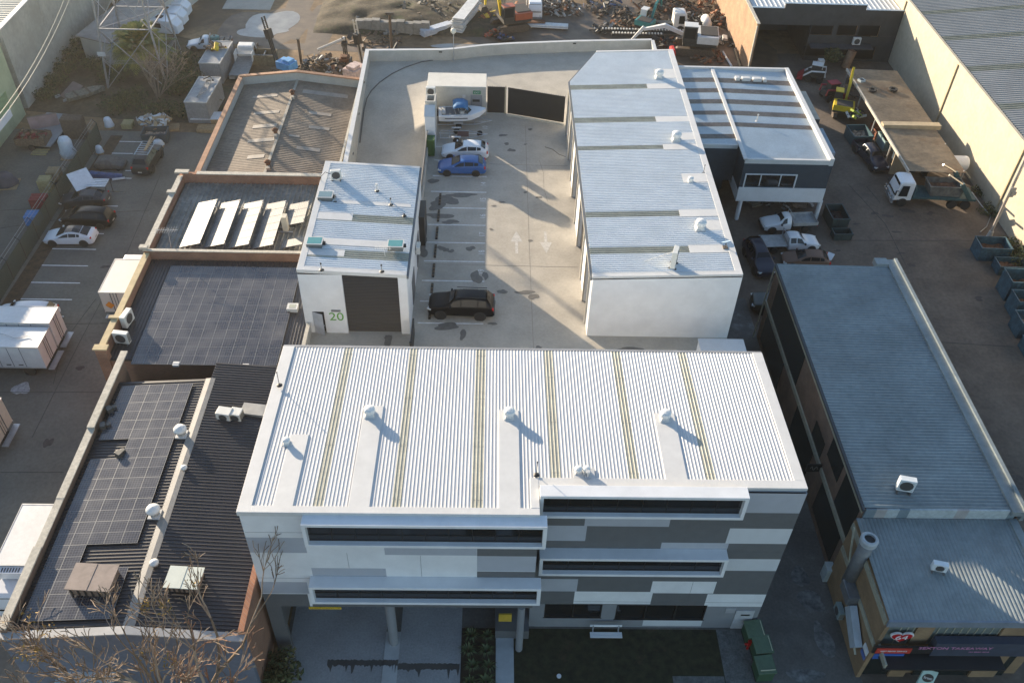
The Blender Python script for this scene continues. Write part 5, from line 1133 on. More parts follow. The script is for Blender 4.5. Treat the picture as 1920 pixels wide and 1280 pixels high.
# ---- gear on the charcoal roof
ac(424,785,-.35,'left cream condenser of the pair on the charcoal roof beside the white building',(.95,.7,.7),R(-10),1)
ac(446,786,-.4,'right cream condenser of the pair on the charcoal roof beside the white building',(.75,.7,.7),R(-10),1)
p=P(478,775,-.45); t=thing('roof_hatch','flat grey box hatch on the charcoal roof against the white building','hatch',(p.x,p.y,-.5),R(-8)); m=MB(); m.box(-.8,.9,-.45,.45,0,.45); m.obj('hatch_box',mat('hatch_grey',(.22,.22,.21),.6),t,local=True,bevel=.02); m=MB(); m.box(-.84,.94,-.49,.49,.45,.5); m.obj('hatch_lid',mat('hatch_lid',(.30,.30,.29),.6),t,local=True)
def mush(px,py,z,label,s,group='mushroom vents'):
    p=P(px,py,z); t=thing('mushroom_vent',label,'ventilator',(p.x,p.y,z),0,group); m=MB(); m.obox((0,0,.05),(.7*s,.7*s,.1)); m.obj('flashing',WF,t,local=True)
    m=MB(); m.lathe((0,0,.1),[(.26*s,0),(.26*s,.4*s)],16); 
    for k in range(12): a=k*math.pi/6; m.obox((.27*s*math.cos(a),.27*s*math.sin(a),.1+.2*s),(.03,.03,.36*s),a)
    m.obj('throat',mat('vent_alloy',(.45,.44,.42),.4,.3),t,local=True); m=MB(); m.lathe((0,0,.1),[(.26*s,.36*s),(.42*s,.38*s),(.42*s,.5*s),(.3*s,.66*s),(.02,.74*s)],18); m.obj('cap',mat('vent_white',(.66,.67,.66),.4,0,.05),t,local=True,smooth=True)
mush(341,815,-.0,'big mushroom vent on the charcoal roof ridge, nearest the pair of cream condensers',1)
mush(291,965,-.0,'big mushroom vent on the charcoal roof ridge, halfway down the roof',1)
mush(347,882,-.15,'small white vent just right of the charcoal roof ridge, between the two big mushroom vents',.5)
mush(292,1061,-.15,'small white ball vent right of the charcoal roof ridge near the street end',.62)
def bigac(px,py,z,label,sz,rz,top):
    p=P(px,py,z); w_,d_,h_=sz; t=thing('rooftop_unit',label,'air conditioner',(p.x,p.y,z),rz); m=MB(); m.box(-w_/2,w_/2,-d_/2,d_/2,.45,h_); m.obj('casing',mat('rust_casing',(.20,.15,.12),.7,0,.4,4),t,local=True)
    m=MB(); m.box(-w_/2-.12,w_/2+.12,-d_/2-.1,d_/2+.1,h_,h_+.04); m.box(-w_/2-.12,0,-d_/2-.1,d_/2+.1,h_+.04,h_+.06); m.obj('cover',top,t,local=True)
    m=MB()
    for k in range(6): m.box(-w_/2+.1+k*(w_-.3)/5,-w_/2+.2+k*(w_-.3)/5,-d_/2-.04,-d_/2-.003,.5,h_-.08)
    m.obj('louvre',BLK,t,local=True); m=MB(); 
    for x in (-w_/2,w_/2-.08):
        for y in (-d_/2,d_/2-.08): m.part(); m.box(x,x+.08,y,y+.08,0,.45)
    m.each('leg',BLK,t,local=True)
bigac(184,1103,-.45,'large rooftop unit with rusty brown cover among the solar panels near the street',(2.2,1.5,1.15),R(-3),mat('brown_cover',(.24,.19,.165),.65,0,.15,2))
bigac(352,1100,-.3,'rooftop unit with pale green cover on the charcoal roof behind the forked bare tree',(1.7,1.2,.95),R(-3),mat('pale_cover',(.50,.54,.49),.6,0,.05))
def clutter(px,py,z,label,seed):
    p=P(px,py,z); t=thing('roof_fan',label,'fan',(p.x,p.y,z),R(seed*20)); m=MB(); m.box(-.45,.45,-.3,.3,0,.12); m.obj('base_frame',BLK,t,local=True); m=MB(); m.box(-.25,.1,-.25,.2,.12,.65); m.cyl((.25,0,.12),(.25,0,.55),.16,n=12); m.obj('motor',mat('motor_grey',(.07,.07,.065),.5),t,local=True,bevel=.02)
clutter(199,806,-.6,'black fan unit against the left parapet of the charcoal roof',1); clutter(210,775,-.6,'black metal box by the left parapet above the black fan unit',2); clutter(228,858,-.5,'black fan unit in the notch of the front solar array',3)
for px,py,lb,z in [(66,1163,'white junction box by the parapet at the street end of the charcoal roof',-.75),(142,956,'white junction box by the parapet halfway along the charcoal roof',-.75),(331,684,'left white junction box on the roof edge below the solar field',-.75),(461,688,'right white junction box on the roof edge below the solar field',-.75)]:
    p=P(px,py,z); t=thing('junction_box',lb,'junction box',(p.x,p.y,z)); m=MB(); m.box(-.22,.22,-.2,.2,0,.16); m.obj('box_body',WF,t,local=True,bevel=.01); m=MB(); m.box(-.23,.23,-.03,.03,.16,.18); m.obj('lid',STEEL,t,local=True)
p=P(550,582,-.7); t=thing('exhaust_box','square white fan box at the edge of the solar field beside the number 20 unit','fan box',(p.x,p.y,-.6)); m=MB(); m.box(-.4,.4,-.35,.35,0,.35); m.obj('box_body',WF,t,local=True,bevel=.01); m=MB(); m.box(-.24,.24,-.2,.2,.353,.37); m.obj('grille',mat('grille_pale',(.3,.32,.28),.6),t,local=True)
p=P(537,432,-.4); t=thing('duct_tower','tall cream sheet metal duct standing among the tilted panel rows','duct',(p.x,p.y,-.4)); m=MB(); m.box(-.22,.22,-.3,.3,.1,1.5); m.obj('duct',mat('cream_duct',(.55,.50,.40),.6,0,.08),t,local=True,bevel=.015); m=MB(); m.box(-.8,.6,-.35,-.25,0,.1); m.box(-.8,.6,.25,.35,0,.1); m.obj('frame',STEEL,t,local=True)
# roof vents on the brown roof
for px,py,lb in [(549,180,'rusty pipe vent at the back end of the brown roof ridge'),(517,252,'rusty vent cluster in the middle of the brown roof ridge'),(503,312,'rusty vent at the near end of the brown roof ridge')]:
    p=P(px,py,-.1); t=thing('roof_vent',lb,'ventilator',(p.x,p.y,-.15),group='rusty vents on the brown roof ridge'); m=MB(); m.cyl((0,0,0),(0,0,.5),.18,n=12); m.obj('pipe',RUST,t,local=True); m=MB(); m.lathe((0,0,.5),[(.3,0),(.32,.08),(.1,.25)],14); m.obj('cowl',RUST,t,local=True); m=MB(); m.obox((.1,-.5,.15),(.35,.4,.3),.3); m.obj('flashing',mat('old_ridge',(.33,.30,.25),.8),t,local=True)
# skylight boxes on the unit 20 roof
for px,py,lb,col in [(611,372,'grey domed skylight near the back left of the number 20 unit roof',(.16,.24,.26)),(591,459,'teal skylight at the front left of the number 20 unit roof',(.10,.28,.28)),(742,464,'teal skylight at the front right of the number 20 unit roof',(.10,.28,.28))]:
    p=P(px,py,5.75); t=thing('skylight',lb,'skylight',(p.x,p.y,5.72),0,'skylights on the number 20 unit'); m=MB(); m.box(-.55,.55,-.42,.42,0,.38); m.obj('kerb_box',mat('skylight_grey',(.13,.14,.14),.5),t,local=True,bevel=.01)
    m=MB(); m.box(-.58,.58,-.45,.45,.38,.42); fr=m.obj('frame',WF,t,local=True); m=MB(); m.box(-.5,.5,-.37,.37,.42,.43); m.obj('glazing',mat('sky_glass%d'%px,col,.15,0,.05,spec=.8),fr,local=True)
    m=MB(); m.box(.55,.75,-.1,.1,.1,.3); m.obj('motor',BLK,t,local=True)
def flue(px,py,z,lb,h_=.5,cap=BLK,base=BLK,r_=.035,pm=STEEL):
    p=P(px,py,z); t=thing('flue_pipe',lb,'flue',(p.x,p.y,z),0,'thin flue pipes'); m=MB(); m.cyl((0,0,.03),(0,0,h_),r_,n=8); m.obj('pipe',pm,t,local=True); m=MB(); m.lathe((0,0,0),[(.18,0),(.1,.05),(.04,.06)],12); m.obj('boot',base,t,local=True); m=MB(); m.cyl((0,0,h_),(0,0,h_+.1),r_*1.7,n=8); m.obj('cap',cap,t,local=True)
flue(629,379,5.75,'thin flue beside the grey skylight on the number 20 unit roof'); flue(733,384,5.7,'thin flue on the flat strip right of centre on the number 20 unit roof'); flue(758,405,5.6,'short black vent stub near the gutter of the number 20 unit',.1)
flue(603,506,5.85,'thin flue on the front capping of the number 20 unit, left one'); flue(716,509,5.75,'thin flue on the front capping of the number 20 unit, right one'); flue(707,358,5.7,'white pipe vent with white cap near the back of the number 20 unit roof',.55,WF,BLK,.06,WF)
flue(1006,890,7.0,'whip aerial mast standing at the inner step of the white main roof',1.0,BLK,BLK,.02,BLK); flue(524,722,6.75,'whip aerial mast near the left edge of the white main roof',1.0,BLK,BLK,.02,BLK); flue(1102,893,7.0,'bent white conduit beside the paired small vents',.35,WF,STEEL,.06,WF); flue(1319,325,5.9,'whip aerial by the east capping of the long unit roof',.7,BLK,BLK,.02,BLK)
flue(1419,228,-.05,'white pipe standing in the middle of the striped office roof',.7,WF,WF,.05,WF)
p=P(1359,467,5.85); t=thing('satellite_dish','blue grey satellite dish at the east edge of the long unit roof','dish',(p.x,p.y,5.85)); m=MB(); m.lathe((0,0,.55),[(.02,0),(.2,.03),(.32,.1),(.33,.11)],18,0,(-.2,.5,.75)); m.obj('dish',mat('dish_blue',(.35,.48,.62),.4),t,local=True); m=MB(); m.tube([(0,0,0),(0,0,.55)],.03); m.obox((0,0,.1),(.35,.35,.2)); m.obj('mast',mat('mast_brown',(.12,.10,.08),.6),t,local=True)
p=P(722,480,5.75); t=thing('television_antenna','white television antenna lying low beside the teal skylight','antenna',(p.x,p.y,5.75)); m=MB(); m.tube([(0,0,0),(0,0,.7)],.02); m.obj('mast',WF,t,local=True); m=MB(); m.tube([(-.7,.1,.7),(.5,-.1,.7)],.015)
for k in range(8): m.tube([(-.6+k*.14,-.2,.7),(-.6+k*.14,.3,.7)],.01)
m.obj('boom',WF,t,local=True)
p=P(322,470,-.3); t=thing('television_antenna','old television antenna leaning over the parapet near the tilted panels','antenna',(p.x,p.y,-.2)); m=MB(); m.tube([(0,0,0),(.1,.2,2.0)],.03); m.obj('mast',STEEL,t,local=True); m=MB(); m.tube([(-1,.3,1.7),(.9,.1,1.9)],.02)
for k in range(9): m.tube([(-.9+k*.2,-.2,1.72+k*.02),(-.9+k*.2,.6,1.72+k*.02)],.012)
m.obj('boom',STEEL,t,local=True)
# ================================================================ SOLAR PANELS
def pvmat(name,nx,ny,rough=.2,col=(.018,.019,.026),line=(.10,.10,.11)):
    m=bpy.data.materials.new(name); m.use_nodes=True; n=m.node_tree; l=n.links; b=n.nodes['Principled BSDF']; b.inputs['Roughness'].default_value=rough; b.inputs['Specular IOR Level'].default_value=.7
    tc=n.nodes.new('ShaderNodeTexCoord'); t=n.nodes.new('ShaderNodeTexBrick'); t.offset=0; t.inputs['Color1'].default_value=(*col,1); t.inputs['Color2'].default_value=(*[c*1.4 for c in col],1); t.inputs['Mortar'].default_value=(*line,1); t.inputs['Scale'].default_value=1; t.inputs['Brick Width'].default_value=nx; t.inputs['Row Height'].default_value=ny; t.inputs['Mortar Size'].default_value=.012
    l.new(tc.outputs['Object'],t.inputs['Vector'])
    no=n.nodes.new('ShaderNodeTexNoise'); no.inputs['Scale'].default_value=.7; no.inputs['Detail'].default_value=5; gm=n.nodes.new('ShaderNodeNewGeometry'); l.new(gm.outputs['Position'],no.inputs['Vector'])
    r=n.nodes.new('ShaderNodeValToRGB'); r.color_ramp.elements[0].position=.4; r.color_ramp.elements[1].position=.75; r.color_ramp.elements[0].color=(0,0,0,1); r.color_ramp.elements[1].color=(.16,.15,.13,1); l.new(no.outputs['Fac'],r.inputs[0])
    mx=n.nodes.new('ShaderNodeMix'); mx.data_type='RGBA'; mx.blend_type='ADD'; mx.inputs[0].default_value=.35; l.new(t.outputs[0],mx.inputs[6]); l.new(r.outputs[0],mx.inputs[7]); l.new(mx.outputs[2],b.inputs['Base Color'])
    return m
PVA=pvmat('solar_cells',.165,.165,.22)
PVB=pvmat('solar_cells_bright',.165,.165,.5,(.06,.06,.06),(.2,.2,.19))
def panelproto(w_,h_,mt,frame=.02):
    m=MB(); m.box(frame,w_-frame,frame,h_-frame,0,.04,0); 
    for a in [(0,w_,0,frame),(0,w_,h_-frame,h_),(0,frame,frame,h_-frame),(w_-frame,w_,frame,h_-frame),(frame,w_-frame,h_/2-.008,h_/2+.008)]: m.box(*a,.0,.046,1)
    me=m.obj('solar_panel',[mt,PVF]); me_=me.data; bpy.data.objects.remove(me); return me_
def panel(par,me,org,ux,uy):
    ux=Vector(ux).normalized();uy=Vector(uy).normalized();n_=ux.cross(uy)
    o=bpy.data.objects.new('solar_panel',me); C.objects.link(o); o.parent=par
    M_=Matrix((ux,uy,n_)).transposed().to_4x4(); M_.translation=Vector(org); o.matrix_basis=par.matrix_basis.inverted()@M_; return o
pw,ph=.86,1.83
me=panelproto(pw-.012,ph-.012,PVA,.012)
t=thing('solar_array','wide field of dark solar panels covering the charcoal roof behind the orange brick wall','solar array',(-20.5,51,-.6))
nC=14
for i in range(nC-2):
    for j in range(6):
        x=-25.5+i*pw; y=46.05+j*ph-.0; zz=lambda yy:-.75+.02*(yy-ey0)+.12
        if x+pw>-13.6: continue
        panel(t,me,(x,y,zz(y)),(1,0,0),(0,1,.02))
m=MB(); 
for i in (1,3,5,7,9,11): m.box(-25.5+i*pw-.05,-25.5+i*pw+.03,46.1,57,-.66,-.55+.0) if False else None
# front array on the left slope of the charcoal roof
t=thing('solar_array','long stepped solar array on the left slope of the charcoal roof','solar array',(-22.5,35,-.4))
sl_=.5/6.6; w2=.99; h2=1.62; me2=panelproto(w2-.012,h2-.012,PVA,.014)
def arr(x,y): panel(t,me2,(x,y,fz4(x,0)+.13),(1,0,sl_),(0,1,0))
for j in range(10):
    y=43.55-(j+1)*h2
    if y<25.2: continue
    for i in range(5):
        x=-25.35+i*w2+.08
        if j in (3,) and i<2: continue
        if j==2 and i<1: pass
        if j==8 and i>=2: continue
        if j==9 and i>=5: continue
        if j>=8 and i>=3 and j<9: continue
        arr(x,y)
y=43.55-11*h2
for i in range(5): arr(-25.35+i*w2+.08,y)
# tilted rows on the brick building
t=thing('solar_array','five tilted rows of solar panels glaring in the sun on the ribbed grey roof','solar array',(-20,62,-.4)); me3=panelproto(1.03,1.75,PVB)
ang=R(14)
for k in range(5):
    xh=-23.65+1.97*k
    for j in range(6):
        y=59.15+j*1.06
        if k==4 and j<3: continue
        # u runs along y (1.03 m), v climbs eastward
        panel(t,me3,(xh-1.75*math.cos(ang),y+1.04,-.18),(0,-1,0),(math.cos(ang),0,math.sin(ang)))
panel(t,me3,(-17.1,60.3,-.18),(0,-1,0),(math.cos(ang),0,math.sin(ang)))
m=MB()
for k in range(5):
    xh=-23.65+1.97*k; y0=59.2 if k<4 else 62.4
    for yy in (y0+.3,65.2): m.box(xh-.06,xh-.02,yy,yy+.04,-.42,.38)
    m.box(xh-1.5,xh-.05,y0+.3,y0+.34,-.36,-.32); m.box(xh-1.5,xh-.05,65.2,65.24,-.36,-.32)
m.obj('mounting_rail',STEEL,t)
# ================================================================ YARD OBJECTS
pr=thing('pump_room','low pale concrete box room behind the boat, with exit sign and hose reel','shed',(-3.6,83,0))
a=P(801,165,3.0);b=P(911,165,3.0);c=P(802,139,3.0); px0,px1,py0,py1=a.x,b.x,81.5,c.y+.2
m=MB(); m.box(px0,px1,py0,py1,0,2.95); m.obj('wall',CONW,pr,bevel=.02); m=MB(); m.box(px0-.05,px1+.05,py0-.05,py1+.05,2.95,3.05); m.obj('roof_slab',mat('slab_pale',(.60,.58,.52),.8,0,.06,.8),pr,bevel=.02)
m=MB(); m.box(px1-1.5,px1-.35,py0-.04,py0-.003,.05,2.15); dr=m.obj('door',mat('door_grey2',(.22,.225,.235),.6),pr); m=MB(); m.box(px1-1.3,px1-.6,py0-.055,py0-.043,1.45,1.7); m.obj('door_sign',BLK,dr)
m=MB(); m.box(px1-1.25,px1-.5,py0-.12,py0-.003,2.3,2.62); ex=m.obj('exit_sign',mat('exit_green',(.02,.20,.09),.5),pr); text('lettering','EXIT',((px1-.87),py0-.13,2.46),.26,MC['sign_white'],(R(90),0,0),0,ex)
m=MB(); m.cyl((px1-2.1,py0-.28,1.15),(px1-2.1,py0-.1,1.15),.3,n=20); m.cyl((px1-2.1,py0-.32,1.15),(px1-2.1,py0-.28,1.15),.14,n=14,mi=1); m.cyl((px1-2.1,py0-.1,1.15),(px1-2.1,py0,1.15),.08,n=10); m.obj('hose_reel',[mat('fire_red',(.4,.01,.01),.4),WF],pr)
m=MB(); m.box(px1-2.3,px1-2.0,py0-.03,py0-.003,1.75,2.15); m.obj('notice',WF,pr)
gt=thing('security_gate','black solid sliding gate with spiked top between the box room and the long unit','gate',(3,81,0))
g0=Vector((px1+.15,81.85,0)); g1=Vector((7.0,80.1,0)); gm=Vector((1.15,81.8,0))
m=MB(); m.prism([(g0.x,g0.y),(gm.x,gm.y),(gm.x,gm.y+.06),(g0.x,g0.y+.06)],.1,2.9); m.obj('pedestrian_gate',BLK,gt)
m=MB(); m.prism([(gm.x+.3,gm.y-.05),(g1.x,g1.y),(g1.x,g1.y+.06),(gm.x+.3,gm.y+.01)],.12,2.9); m.obj('gate_leaf',BLK,gt)
m=MB(); n=46
for k in range(n):
    p=g0.lerp(g1,k/(n-1)); m.cyl((p.x,p.y+.03,2.9),(p.x,p.y+.03,3.12),.025,.004,n=4)
m.obj('spike',BLK,gt)
m=MB(); m.box(gm.x+.02,gm.x+.12,gm.y-.08,gm.y+.1,0,3.0); m.obj('gate_post',mat('post_olive',(.25,.23,.15),.6),gt); m=MB(); m.prism([(gm.x+.2,gm.y-.3),(g1.x,g1.y-.35),(g1.x,g1.y-.15),(gm.x+.2,gm.y-.1)],0,.12); m.obj('gate_track',mat('ledge_cream',(.56,.52,.42),.8),gt)
# service shafts on the retaining wall
sh=thing('vent_shaft','white rendered vent shaft with sloped top beside the white hatchback','shaft',(-5.9,75.2,0)); m=MB(); m.prism([(-6.3,74.9),(-5.4,74.9),(-5.4,76.0),(-6.3,76.0)],0,[3.3,3.3,3.9,3.9]); m.obj('shaft',WP,sh,bevel=.02); m=MB(); m.prism([(-6.34,74.86),(-5.36,74.86),(-5.36,76.02),(-6.34,76.02)],[3.3,3.3,3.9,3.9],[3.36,3.36,3.96,3.96]); m.obj('capping',WF,sh)
s2_=thing('exhaust_chimney','square grey concrete exhaust chimney with open black top behind the white shaft','chimney',(-5.9,77.0,0)); m=MB()
for (x0_,x1_,y0_,y1_) in [(-6.3,-5.35,76.2,76.35),(-6.3,-5.35,77.4,77.55),(-6.3,-6.15,76.35,77.4),(-5.5,-5.35,76.35,77.4)]: m.box(x0_,x1_,y0_,y1_,0,4.2)
m.obj('shaft',CONW,s2_); m=MB(); m.box(-6.15,-5.5,76.35,77.4,3.2,3.25); m.obj('opening',BLK,s2_)
ac(805,186,3.0,'white condenser on its stand behind the grey exhaust chimney',(.9,.4,.8),R(0),1,None,.1,pos=(-6.0,79.6,0))
m=MB(); st_=thing('condenser_stand','white block under the condenser behind the grey exhaust chimney','plinth',(-6,79.6,0)); m.box(-6.5,-5.5,79.2,80.2,0,2.98); m.obj('block',CONW,st_)
gb=thing('green_waste_bin','tall dark green mesh bin beside the nose of the white hatchback','bin',(-5.75,73.9,0)); m=MB(); m.box(-.35,.35,-.45,.45,.08,1.7); m.obj('bin_body',mat('bin_green',(.03,.10,.02),.6,0,.2,4),gb,local=True,bevel=.03); m=MB(); m.box(-.38,.38,-.48,.48,1.7,1.76); m.obj('lid',mat('bin_green',(.03,.10,.02)),gb,local=True)
# ---- boat
bt=thing('boat','small white runabout boat with blue canopy on its trailer','boat',(-3.1,79.55,.55),R(3)); m=MB(); rings=[]
for x,wd,zk,zg_ in [(-2.2,.95,.0,.85),(-1.2,1.02,-.02,.88),(0,1.03,-.02,.92),(1.0,.92,.06,1.0),(1.8,.55,.3,1.1),(2.4,.04,.85,1.2)]:
    rings.append([Vector((x,wd,zg_)),Vector((x,wd*.92,zk+(zg_-zk)*.35)),Vector((x,0,zk)),Vector((x,-wd*.92,zk+(zg_-zk)*.35)),Vector((x,-wd,zg_)),Vector((x,-wd*.86,zg_+.02)),Vector((x,0,zg_+.0 if x>.8 else zg_-.03)),Vector((x,wd*.86,zg_+.02))])
m.loft(rings); m.obj('hull',WHT,bt,local=True,smooth=False,bevel=.02)
m=MB(); m.prism([(-1.9,-.72),(.7,-.72),(.7,.72),(-1.9,.72)],.84,.955); m.obj('cockpit',mat('cockpit_grey',(.13,.14,.15),.7),bt,local=True)
m=MB(); 
for y in (-.5,.5): m.part(); m.obox((.1,y,1.05),(.4,.4,.35)); 
m.part(); m.obox((-1.7,0,1.0),(.35,1.3,.2)); m.each('seat',mat('seat_white',(.5,.5,.48),.6),bt,local=True,bevel=.04)
m=MB(); m.add([(.55,.8,1.0),(.55,-.8,1.0),(.2,-.7,1.5),(.2,.7,1.5),(1.0,0,1.02),(.55,0,1.5)],[(0,4,5,3),(4,1,2,5)]); m.obj('windscreen',CARGL,bt,local=True)
m=MB(); rg_=[]
for x,zz in ((-.8,1.72),(-.4,1.86),(.2,1.86),(.65,1.6)): rg_.append([Vector((x,y,zz-abs(y)**4*.16)) for y in (-.95,-.5,0,.5,.95)])
m.loft(rg_,closed=False,caps=False); 
o_=m.obj('canopy',mat('canopy_blue',(.03,.15,.32),.75),bt,local=True,smooth=True); sd_=o_.modifiers.new('s','SOLIDIFY'); sd_.thickness=.03
m=MB()
for y in (-.93,.93):
    for x0_,x1_ in ((-.5,-.7),(-.1,-.3),(0,.55)): m.tube([(x0_,y,.95),(x1_,y,1.75)],.02,5)
m.obj('canopy_frame',STEEL,bt,local=True); m=MB(); m.obox((-2.4,0,.75),(.35,.4,.6)); m.obox((-2.45,0,.1),(.15,.15,.9)); m.obj('outboard_motor',BLK,bt,local=True,bevel=.04)
m=MB(); 
for s in (1,-1): m.box(-1.6,.6,s*1.0-.03 if s>0 else -1.045,s*1.0+.045 if s>0 else -.97,.62,.68)
m.obj('stripe',NAVY,bt,local=True)
def trailer(name,label,loc,rz,Lb,wb,flat=False):
    t=thing(name,label,'trailer',loc,rz); m=MB()
    for y in (-wb/2,wb/2): m.tube([(-Lb/2,y,.42),(Lb/2-.9,y,.42),(Lb/2+.7,0,.42)],.04,6)
    for k in range(4): x=-Lb/2+k*(Lb-1)/3; m.box(x-.03,x+.03,-wb/2,wb/2,.39,.45)
    m.obj('frame',STEEL,t,local=True)
    for y in (wb/2+.16,-wb/2-.16): wheel(t,-.3,y,.3,.18)
    for s in (1,-1): m=MB(); m.lathe((-.3,s*(wb/2+.16),.3),[(.36,-.12),(.36,.12)],12,0,(0,1,0)) if False else m.box(-.75,.15,s*(wb/2+.16)-.12,s*(wb/2+.16)+.12,.64,.67); m.obj('mudguard',WF,t,local=True)
    return t
trailer('boat_trailer','galvanised trailer under the white boat',(-3.1,79.55,0),R(3),4.6,1.5)
t=trailer('empty_trailer','empty galvanised frame trailer between the boat and the white hatchback',(-3.2,76.9,0),R(1),3.6,1.4); m=MB(); m.box(-.2,.9,-.45,.45,.46,.5); m.obj('deck_board',mat('deck_brown',(.10,.05,.04),.8),t,local=True); m=MB(); m.cyl((1.95,.35,.3),(1.95,.5,.3),.28,n=14); m.obj('spare_wheel',RUB,t,local=True)
# white enclosure in front of the long unit
e_=thing('bin_enclosure','plain white flat roofed enclosure between the long unit and the white main roof','enclosure',(14.3,46.5,0)); a=P(1310,636,2.5);b=P(1392,636,2.5); m=MB(); m.box(a.x,b.x,43.4,a.y,0,2.45); m.obj('wall',WP,e_,bevel=.02); m=MB(); m.box(a.x-.05,b.x+.05,43.35,a.y+.05,2.45,2.53); m.obj('roof',WF,e_)
# dark fence at the left of unit 20 and small items
f_=thing('yard_fence','short black slatted gate standing beside the number 20 unit corner','gate',(-5.5,47.6,0)); m=MB(); m.box(-5.6,-5.5,46.2,48.9,.1,1.6); m.obj('panel',BLK,f_); m=MB(); m.box(-5.62,-5.48,46.1,46.24,0,1.8); m.obj('post',BLK,f_)
w_=thing('yard_wall','low rendered wall between the yard and the roof of the solar building','wall',(-13.1,46,0)); m=MB(); m.box(-13.25,-13.05,41,48.9,0,1.0); m.obj('wall_panel',CONW,w_); m=MB(); m.box(-13.28,-13.02,41,48.9,1.0,1.05); m.obj('wall_cap',CAP,w_)
# lamp post on the ramp wall
lp=thing('lamp_post','thin lamp post with white globe standing on the ramp by the curved wall','street lamp',(P(851,114,0).x,P(851,114,0).y,0)); m=MB(); m.cyl((0,0,0),(0,0,3.1),.05,.035,n=8); m.obj('pole',STEEL,lp,local=True); m=MB(); m.sphere((0,0,3.35),.3,16); m.obj('globe',mat('globe_cream',(.66,.62,.52),.3),lp,local=True,smooth=True); m=MB(); m.cyl((0,0,3.02),(0,0,3.1),.12,n=10); m.obj('collar',STEEL,lp,local=True)
# ================================================================ STREET FRONT
z=L+.008
m=MB()
def fl(pts,zz): return [(P(px,py,zz).x,P(px,py,zz).y,zz) for px,py in pts]
x_a,x_b=-12.0,-5.5
m.poly([(-12.1,10,z),(-6.2,10,z),(-6.2,40,z),(-12.1,40,z)]); m.poly([(-5.3,10,z),(-1.5,10,z),(-1.5,40,z),(-5.3,40,z)]); struct(m.obj('driveway',DRV))
m=MB(); m.box(-6.2,-5.3,10,29.0,L,L+.05); struct(m.obj('kerb_strip',mat('kerb_pale',(.42,.43,.43),.8,0,.08)))
m=MB(); m.box(.65,1.75,10,29.3,L,L+.06); struct(m.obj('path',mat('path_pale',(.40,.42,.43),.8,0,.08)))
m=MB(); m.poly([(1.76,10,z),(14.6,10,z),(14.6,29.3,z),(1.76,29.3,z)]); gr=m.obj('grass',GRS); gr['kind']='structure'
m=MB(); m.poly([(-1.49,10,z),(.64,10,z),(.64,29.3,z),(-1.49,29.3,z)]); struct(m.obj('garden_bed',mat('bed_soil',(.03,.024,.016),.95)))
m=MB(); m.poly([(14.61,24,z),(16.2,24,z),(16.6,29.3,z),(14.61,29.3,z)]); m.poly([(11.4,10,z+.004),(14.55,10,z+.004),(14.55,26.2,z+.004),(11.4,26.2,z+.004)]); struct(m.obj('paving',mat('old_paving',(.13,.135,.13),.9,0,.25,2,fine=(8,.3))))
# wet streaks on the drive
m=MB(); rnd=random.Random(5)
def streak(x0,x1,y,w,zz):
    n=40; top=[];bot=[]
    for k in range(n+1):
        x=x0+(x1-x0)*k/n; top.append((x,y+w/2+rnd.uniform(-.04,.04),zz)); bot.append((x,y-w/2-abs(rnd.gauss(0,.09))-(.45 if rnd.random()<.12 else 0),zz))
    for k in range(n): m.add([top[k],bot[k],bot[k+1],top[k+1]],[(0,1,2,3)])
ya=P(680,1241,L).y; yb=P(800,1248,L).y
streak(-9.6,-6.2,ya,.32,L+.014); streak(-6.2,-5.3,ya,.3,L+.056); streak(-5.3,-1.55,yb,.34,L+.014); struct(m.obj('wet_streak',mat('drive_wet',(.085,.08,.075),.4)))
m=MB()
for px,py,rx,ry,s in [(1500,1080,.5,.9,3),(1520,1125,.9,.7,5),(1545,1200,.55,1.2,9),(1510,1265,1,.5,4)]:
    c=P(px,py,L); m.poly([(x,y,L+.009) for x,y in blob(c.x,c.y,rx,ry,22,s,.2)])
struct(m.obj('pale_patch',mat('alley_pale',(.155,.16,.158),.9,0,.3,1.5,fine=(3,.4))))
# bench
b_=thing('bench','white slatted bench on the lawn below the ground floor windows','bench',(P(1135,1196,L).x,P(1135,1196,L).y+.1,L)); m=MB()
for y in (-.22,-.02): m.part(); m.box(-1.0,1.0,y-.09,y+.09,.43,.47)
m.each('seat_slat',WP,b_,local=True); m=MB(); m.box(-1,1,.28,.32,.72,.92); m.obj('backrest',WP,b_,local=True)
m=MB()
for x in (-.8,.8): m.part(); m.box(x-.04,x+.04,-.25,.3,.36,.42); m.box(x-.04,x+.04,.24,.28,.36,.9); m.box(x-.05,x+.05,-.05,.05,0,.36)
m.each('leg',STEEL,b_,local=True)
GBN=mat('bin_lid_green',(.075,.125,.075),.5,0,.12,3)
for k,(px,py,lb) in enumerate([(1415,1178,'green lidded bin furthest from the street, half behind the white building corner'),(1430,1207,'middle green lidded bin beside the corner of the white building'),(1435,1245,'green lidded bin nearest the street beside the white building')]):
    p=P(px,py,L+1.2); t=thing('wheelie_bin',lb,'bin',(p.x,p.y,L),R(4),'green bins by the white building'); m=MB(); m.box(-.5,.5,-.55,.55,.15,1.15); m.obj('bin_body',mat('bin_body_green',(.03,.075,.04),.6),t,local=True,bevel=.04)
    m=MB(); m.prism([(-.56,-.6),(.56,-.6),(.56,.6),(-.56,.6)],1.15,[1.2,1.28,1.28,1.2]); m.obj('lid',GBN,t,local=True,bevel=.03); m=MB(); m.box(.44,.48,-.5,.5,1.285,1.3) if k<2 else m.box(-.4,.5,-.42,-.38,1.24,1.31); m.obj('lid_stripe',mat('stripe_cream',(.42,.42,.3),.6),t,local=True)
    m=MB(); m.cyl((-.4,-.5,.12),(-.4,.5,.12),.12,n=10); m.obj('wheel',RUB,t,local=True)
